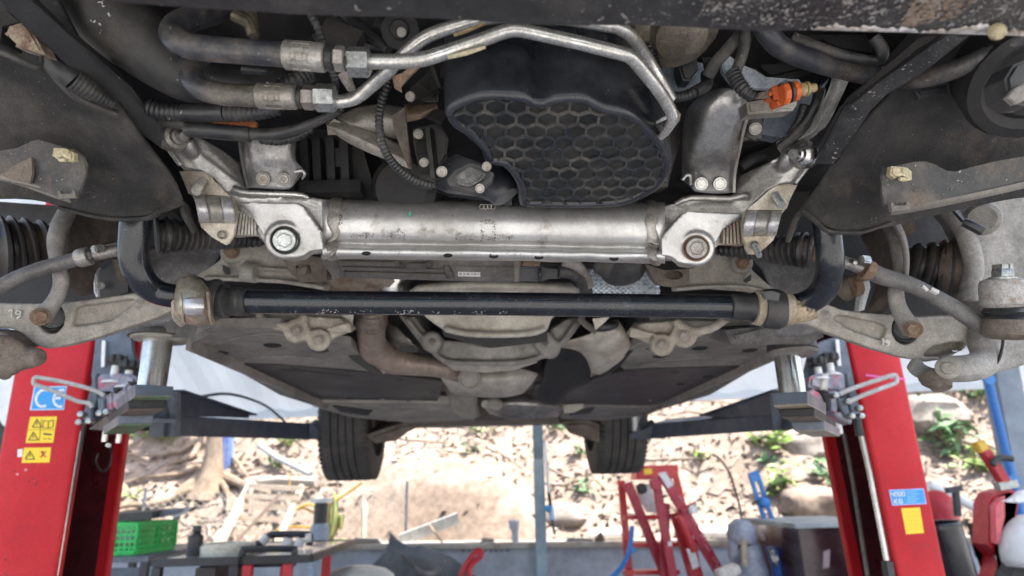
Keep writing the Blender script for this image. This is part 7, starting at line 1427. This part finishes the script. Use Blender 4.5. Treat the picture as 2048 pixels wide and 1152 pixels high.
pal = mat('pale_sticker', (.72,.68,.68), None, .5)
for q in ([(515,515),(560,505),(610,590),(575,610)], [(690,985),(735,980),(775,1090),(730,1112)], [(700,900),(735,905),(740,935),(712,930)], [(575,940),(600,935),(602,965),(578,968)]): sticker('J', q, YH-.03, pal, ho)
bm = BM()
for (x, y) in ((640,660),(680,740),(720,800),(775,900),(800,960),(850,1040),(870,1090)):
    for k in range(3): prism(bm, [PY('J', x+k*11, y+k*15, YH-.028), PY('J', x+14+k*11, y-7+k*15, YH-.028), PY('J', x+18+k*11, y+k*15, YH-.028), PY('J', x+4+k*11, y+8+k*15, YH-.028)], V((0,.003,0)))
add('boom_marks', bm, mat('faint_pink_mark', (.62,.25,.30), None, .5, fine=0), ho, smooth=0)
add('ram', tube(BM(), [PY('J', 640, 780, YH-.02), PY('J', 690, 880, YH-.02), PY('J', 740, 1000, YH-.02)], .03, 12), redd, ho); bolt('J', 505, 555, YH-.05, 14, ho, HX['zinc'])
TH('blue_hose', tube(BM(), [PY('J', *q, 4.9) for q in cr([(355,840),(345,940),(320,1040),(260,1130),(180,1200)], 5)], [.018]*21, 10), mat('bright_blue_hose', (.03,.20,.55), None, .4), 'bright blue hose curving down beside the stepladder', 'hose')
TH('blue_fitting', pl('J', [(340,985),(375,975),(385,1005),(350,1015)], 4.88, .04, .006), bpy.data.materials['bright_blue_hose'], 'small blue fitting beside the blue hose', 'fitting')
for q, lb in (([(120,930),(165,880),(190,930),(150,950)], 'rusty brown clod on the wall left of the stepladder'),): TH('rusty_part', pl('J', q, 5.98, .08, .01), rust, lb, 'scrap')
TH('white_pipe', tube(BM(), [PY('J', 90, 900, 6.2), PY('J', 300, 885, 6.2)], .05, 12), white, 'short white pipe on the wall left of the stepladder', 'pipe'); TH('white_pipe', tube(BM(), [PY('J', 690, 880, 6.2), PY('J', 980, 880, 6.2)], .05, 12), white, 'long white pipe on the wall right of the stepladder', 'pipe')
# grinder, blue bar, cabinet
YG = 4.4; gp = PY('J', 1050, 900, YG); gr = root('bench_grinder', (gp.x, YG, 0), 'grey pillar grinder standing between the hoist and the dark red cabinet', 'machine'); ggm = mat('grinder_grey', (.36,.38,.46), (.28,.29,.34), .5, .1, 6)
bm = BM(); tube(bm, [(gp.x+.03,YG,0),(gp.x+.02,YG,PY('J',1060,1100,YG).z),(gp.x,YG,PY('J',1050,960,YG).z)], [.13,.10,.085], 18); add('pillar', bm, ggm, gr)
add('motor', tube(BM(), [PY('J', 1035, 950, YG), PY('J', 1035, 900, YG), PY('J', 1030, 840, YG), PY('J', 1030, 800, YG)], [.085,.10,.085,.04], 16), ggm, gr); add('wheel_guard', lathe(BM(), PY('J', 980, 1000, YG), (1,-.2,0), [(-.03,.05),(-.022,.075),(.022,.075),(.03,.05)], 22), ggm, gr); add('tool_rest', beam(BM(), PY('J', 1010, 1100, YG-.1), PY('J', 880, 1150, YG-.1), .10, .06, bev=.01), mat('pale_rest', (.62,.58,.52), None, .5), gr); add('column_rod', tube(BM(), [PY('J', 1045, 930, YG-.14), PY('J', 1052, 1090, YG-.14)], .02, 8), mat('brassy_rod', (.45,.35,.25), None, .5), gr)
add('cable', tube(BM(), [PY('J', *q, YG) for q in cr([(1030,800),(1020,720),(990,620),(960,520),(900,430),(850,400)], 4)], .008, 7), brownc, gr)
bb = root('bar_clamp', PY('J', 1210, 850, 4.6), 'bright blue slotted bar clamp leaning above the grinder', 'clamp'); bl2 = bpy.data.materials['bright_blue_hose']
A, B = PY('J', 1105, 520, 4.6), PY('J', 1212, 850, 4.6); s_ = V((.021,0,.006))
for o in (-1, 1): add('bar', beam(BM(), A+s_*o*1.25, B+s_*o*1.25, .024, .03, V((0,1,0))), bl2, bb)
for t in (.0, .1, .5, .56, 1.0): add('cross_tie', beam(BM(), A.lerp(B, t)-s_*1.6, A.lerp(B, t)+s_*1.6, .035, .032), bl2, bb)
add('wing_nut', tube(BM(), [PY('J', *q, 4.56) for q in cr([(1100,700),(1130,690),(1170,690),(1185,660),(1215,640)], 4)], .008, 8), plast, bb); add('blue_boss', lathe(BM(), PY('J', 1168, 695, 4.58), (0,-1,0), [(-.02,.04),(.03,.035),(.04,.02)], 12), bl2, bb)
TH('blue_jack', pl('J', [(1225,985),(1290,960),(1310,1060),(1335,1160),(1360,1400),(1270,1400),(1260,1100)], 4.3, .12, .02), mat('jack_blue', (.03,.13,.45), None, .4), 'blue jack body between the grinder and the cabinet', 'jack')
TH('work_glove', pl('J', [(1180,900),(1220,850),(1280,830),(1300,880),(1260,940),(1200,960)], 4.45, .10, .03), mat('pale_glove', (.60,.57,.52), (.45,.43,.4), .9, 0, 12), 'pale work gloves lying under the blue bar', 'gloves')
bm = BM()
for i in range(7): lathe(bm, PY('J', 1215+i*6, 990+i*14, 4.25), (random.gauss(0,1), -1, random.gauss(0,1)), [(-.004,.02),(.004,.02)], 10)
TH('steel_chain', bm, steel, 'short steel chain hanging beside the blue jack', 'chain')
YK = 4.2; q0, q1, q2 = PY('J', 1275, 815, YK), PY('J', 1690, 870, YK-.25), PY('J', 1420, 780, YK+.5)
cb_ = root('cabinet', (q0.x+.35, YK+.2, 0), 'dark red steel cabinet with a grey top beside the right column', 'cabinet'); dkr = mat('dark_red_cabinet', (.034,.010,.014), (.022,.007,.010), .18, 0, 4, fine=.1, bump=.02)
xr_ = q1.x+.25; zt3 = q0.z; bm = BM(); abox(bm, q0.x, xr_, YK-.22, YK+.55, .05, zt3-.03, .004); add('cabinet_body', bm, dkr, cb_); bm = BM(); abox(bm, q0.x-.03, xr_+.03, YK-.25, YK+.58, zt3-.028, zt3, .004); add('cabinet_top', bm, mat('grey_mat_top', (.40,.43,.42), (.3,.33,.33), .7, 0, 5), cb_)
for q, mt_ in (([(1540,1000),(1580,985),(1575,1100),(1535,1105)], mat('pale_cabinet_tone', (.30,.22,.24), None, .5)),): add('cabinet_patch', pl('J', q, YK-.2235, .002), mt_, cb_, smooth=0)  # small pale patch on the cabinet front
for k in range(3): bm = BM(); abox(bm, q0.x+.02, xr_-.02, YK-.232, YK-.221, .1+k*.24, .31+k*.24, .003); add('drawer', bm, dkr, cb_)
# right side: steel column, jack, barrel, parked vehicle
YR = 5.2; a, b = PY('K', 980, 170, YR), PY('K', 1085, 700, YR); rc = root('steel_column', (b.x, YR, 0), 'slate grey roof column with a blue conduit at the right edge', 'column'); rc['kind'] = 'thing'
add('column_shaft', beam(BM(), floor_of(a, b), a+(a-b)*1.3, .22, .16, V((0,1,0)), .006), mat('slate_column', (.22,.255,.30), (.18,.21,.25), .5, 0, 2, fine=.05), rc); a2, b2 = PY('K', 912, 175, YR-.1), PY('K', 1045, 720, YR-.1); add('blue_conduit', tube(BM(), [floor_of(a2, b2), a2+(a2-b2)*1.2], .035, 12), mat('conduit_blue', (.03,.17,.50), None, .4), rc)
for x, y in ((922,190),(1045,690)): add('conduit_clip', lathe(BM(), PY('K', x, y, YR-.14), (0,-1,0), [(-.02,.05),(.01,.05)], 10), mat('conduit_blue2', (.05,.22,.55), None, .4) if x == 922 else bpy.data.materials['conduit_blue2'], rc)
YJ = 3.6; jk = root('trolley_jack', PY('K', 1000, 1050, YJ)-V((0,0,PY('K', 1000, 1050, YJ).z)), 'red trolley jack with a yellow tipped handle at the right edge', 'trolley jack')
add('handle_bar', beam(BM(), PY('K', 1000, 700, YJ), PY('K', 878, 510, YJ), .055, .05, V((0,1,0)), .006), redd, jk); add('handle_tip', beam(BM(), PY('K', 892, 545, YJ), PY('K', 866, 495, YJ), .06, .055, V((0,1,0)), .006), mat('yellow_tip', (.7,.42,.04), None, .4), jk); add('hand_grip', tube(BM(), [PY('K', *q, YJ-.05) for q in cr([(940,610),(960,580),(1000,575),(1035,580)], 4)], .018, 10), plast, jk)
add('jack_body', pl('K', [(935,800),(960,745),(1020,725),(1060,735),(1080,800),(1060,900),(1000,1000),(960,1190),(960,1500),(1100,1500),(1100,1190),(930,1000)], YJ, .14, .02), redd, jk); add('side_plate', pl('K', [(945,810),(975,770),(1005,760),(1000,860),(975,1000),(950,990)], YJ-.02, .03, .008), mat('light_jack_red', (.68,.12,.14), None, .4), jk); add('hinge', beam(BM(), PY('K', 960, 715, YJ), PY('K', 1050, 700, YJ), .05, .04), zinc, jk)
YQ = 3.4; p = PY('K', 775, 880, YQ); wB = (PY('K', 880, 900, YQ)-PY('K', 690, 900, YQ)).length/2
br = root('black_barrel', (p.x, YQ, 0), 'glossy black barrel right of the right lift column', 'barrel'); add('barrel_body', lathe(BM(), V((PY('K', 800, 1000, YQ).x, YQ, 0)), (-.10,0,1), [(0,wB*.98),(.02,wB),(p.z-.03,wB),(p.z-.01,wB*1.03),(p.z,wB*1.0),(p.z-.002,wB*.9),(p.z-.05,wB*.88)], 40), mat('glossy_black', (.012,.012,.016), None, .18, 0, 8, fine=0, bump=0), br)
TH('tap_handle', tube(BM(), [PY('K', 770, 860, YQ+.3), PY('K', 758, 730, YQ+.3)], .02, 10), plast, 'black T shaped pull handle rising behind the barrel', 'handle'); add('cross_bar', beam(BM(), PY('K', 715, 735, YQ+.3), PY('K', 785, 722, YQ+.3), .03, .03), plast, bpy.data.objects['tap_handle'])
TH('speckled_board', pl('K', [(845,895),(965,890),(995,1075),(915,1085),(885,1060)], YQ+.35, .05, .006), mat('speckled_black_panel', (.02,.02,.022), None, .5, 0, 8, speck=((.5,.5,.5), 60, .7)), 'black speckled panel standing behind the barrel', 'panel')
TH('white_pole', tube(BM(), [PY('K', 628, 705, 5.0), PY('K', 940, 860, 5.0)], .035, 12), white, 'white pole sloping down behind the barrel', 'pole'); TH('red_canister', lathe(BM(), PY('K', 690, 900, 4.2), (0,0,1), [(-.3,.10),(.10,.11),(.16,.09),(.20,.05),(.21,.01)], 22), redd, 'small red canister behind the right lift column', 'canister')
YV = 3.3; vh = root('parked_scooter', PY('K', 1080, 1000, YV)-V((0,0,PY('K', 1080, 1000, YV).z)), 'white fender and dark tyre of a vehicle cut by the right edge', 'vehicle')
p = PY('K', 1120, 960, YV); bm = BM(); bmesh.ops.create_uvsphere(bm, u_segments=28, v_segments=18, radius=.21)
for v in bm.verts: v.co = V((v.co.x*1.0, v.co.y*.8, v.co.z*1.0)) + V((p.x+.27, YV+.3, p.z-.13))
bmesh.ops.delete(bm, geom=[v for v in bm.verts if v.co.z < p.z-.18], context='VERTS'); add('fender', bm, white, vh, mods=[('solid', .01, -1)]); c = V((p.x+.31, YV+.3, p.z-.36)); add('tyre', lathe(BM(), c, (.25,1,0), [(-.1,.20),(-.11,.28),(-.07,.325),(.07,.325),(.11,.28),(.1,.20)], 36), tyre_m, vh); add('hub', lathe(BM(), c, (.25,1,0), [(-.09,.2),(-.06,.19),(-.05,.05),(-.07,.03)], 26), zinc, vh); add('mudguard_tip', pl('K', [(1010,790),(1050,770),(1093,735),(1120,730),(1120,790),(1070,795)], YV+.1, .04, .01), white, vh)
YP2 = 3.4; wc = root('parked_car', PY('G', -60, 900, YP2)-V((0,0,PY('G', -60, 900, YP2).z)), 'white parked vehicle showing at the left edge behind the column', 'car')
add('car_panel', pl('G', [(-500,200),(60,150),(110,240),(60,500),(40,530),(10,470),(-10,400),(-60,360),(-500,350)], YP2, .5, .03), white, wc); add('wheel', lathe(BM(), PY('G', -95, 500, YP2+.1), (0,1,0), [(0,.05),(-.02,.2),(0,.30),(.05,.34),(.2,.34),(.22,.30)], 36), tyre_m, wc); add('bumper', pl('G', [(-500,540),(30,540),(26,620),(-40,700),(-500,720)], YP2+.15, .3, .03), white, wc); add('car_cabin', pl('G', [(-700,200),(-60,180),(-160,-120),(-600,-140)], YP2+.25, .3, .05), slate, wc)
TH('orange_cable', tube(BM(), [PY('G', *q, 3.0) for q in cr([(-40,665),(0,655),(20,645),(40,632)], 4)], .014, 8), orange, 'orange cable end at the left edge beside the column', 'cable')
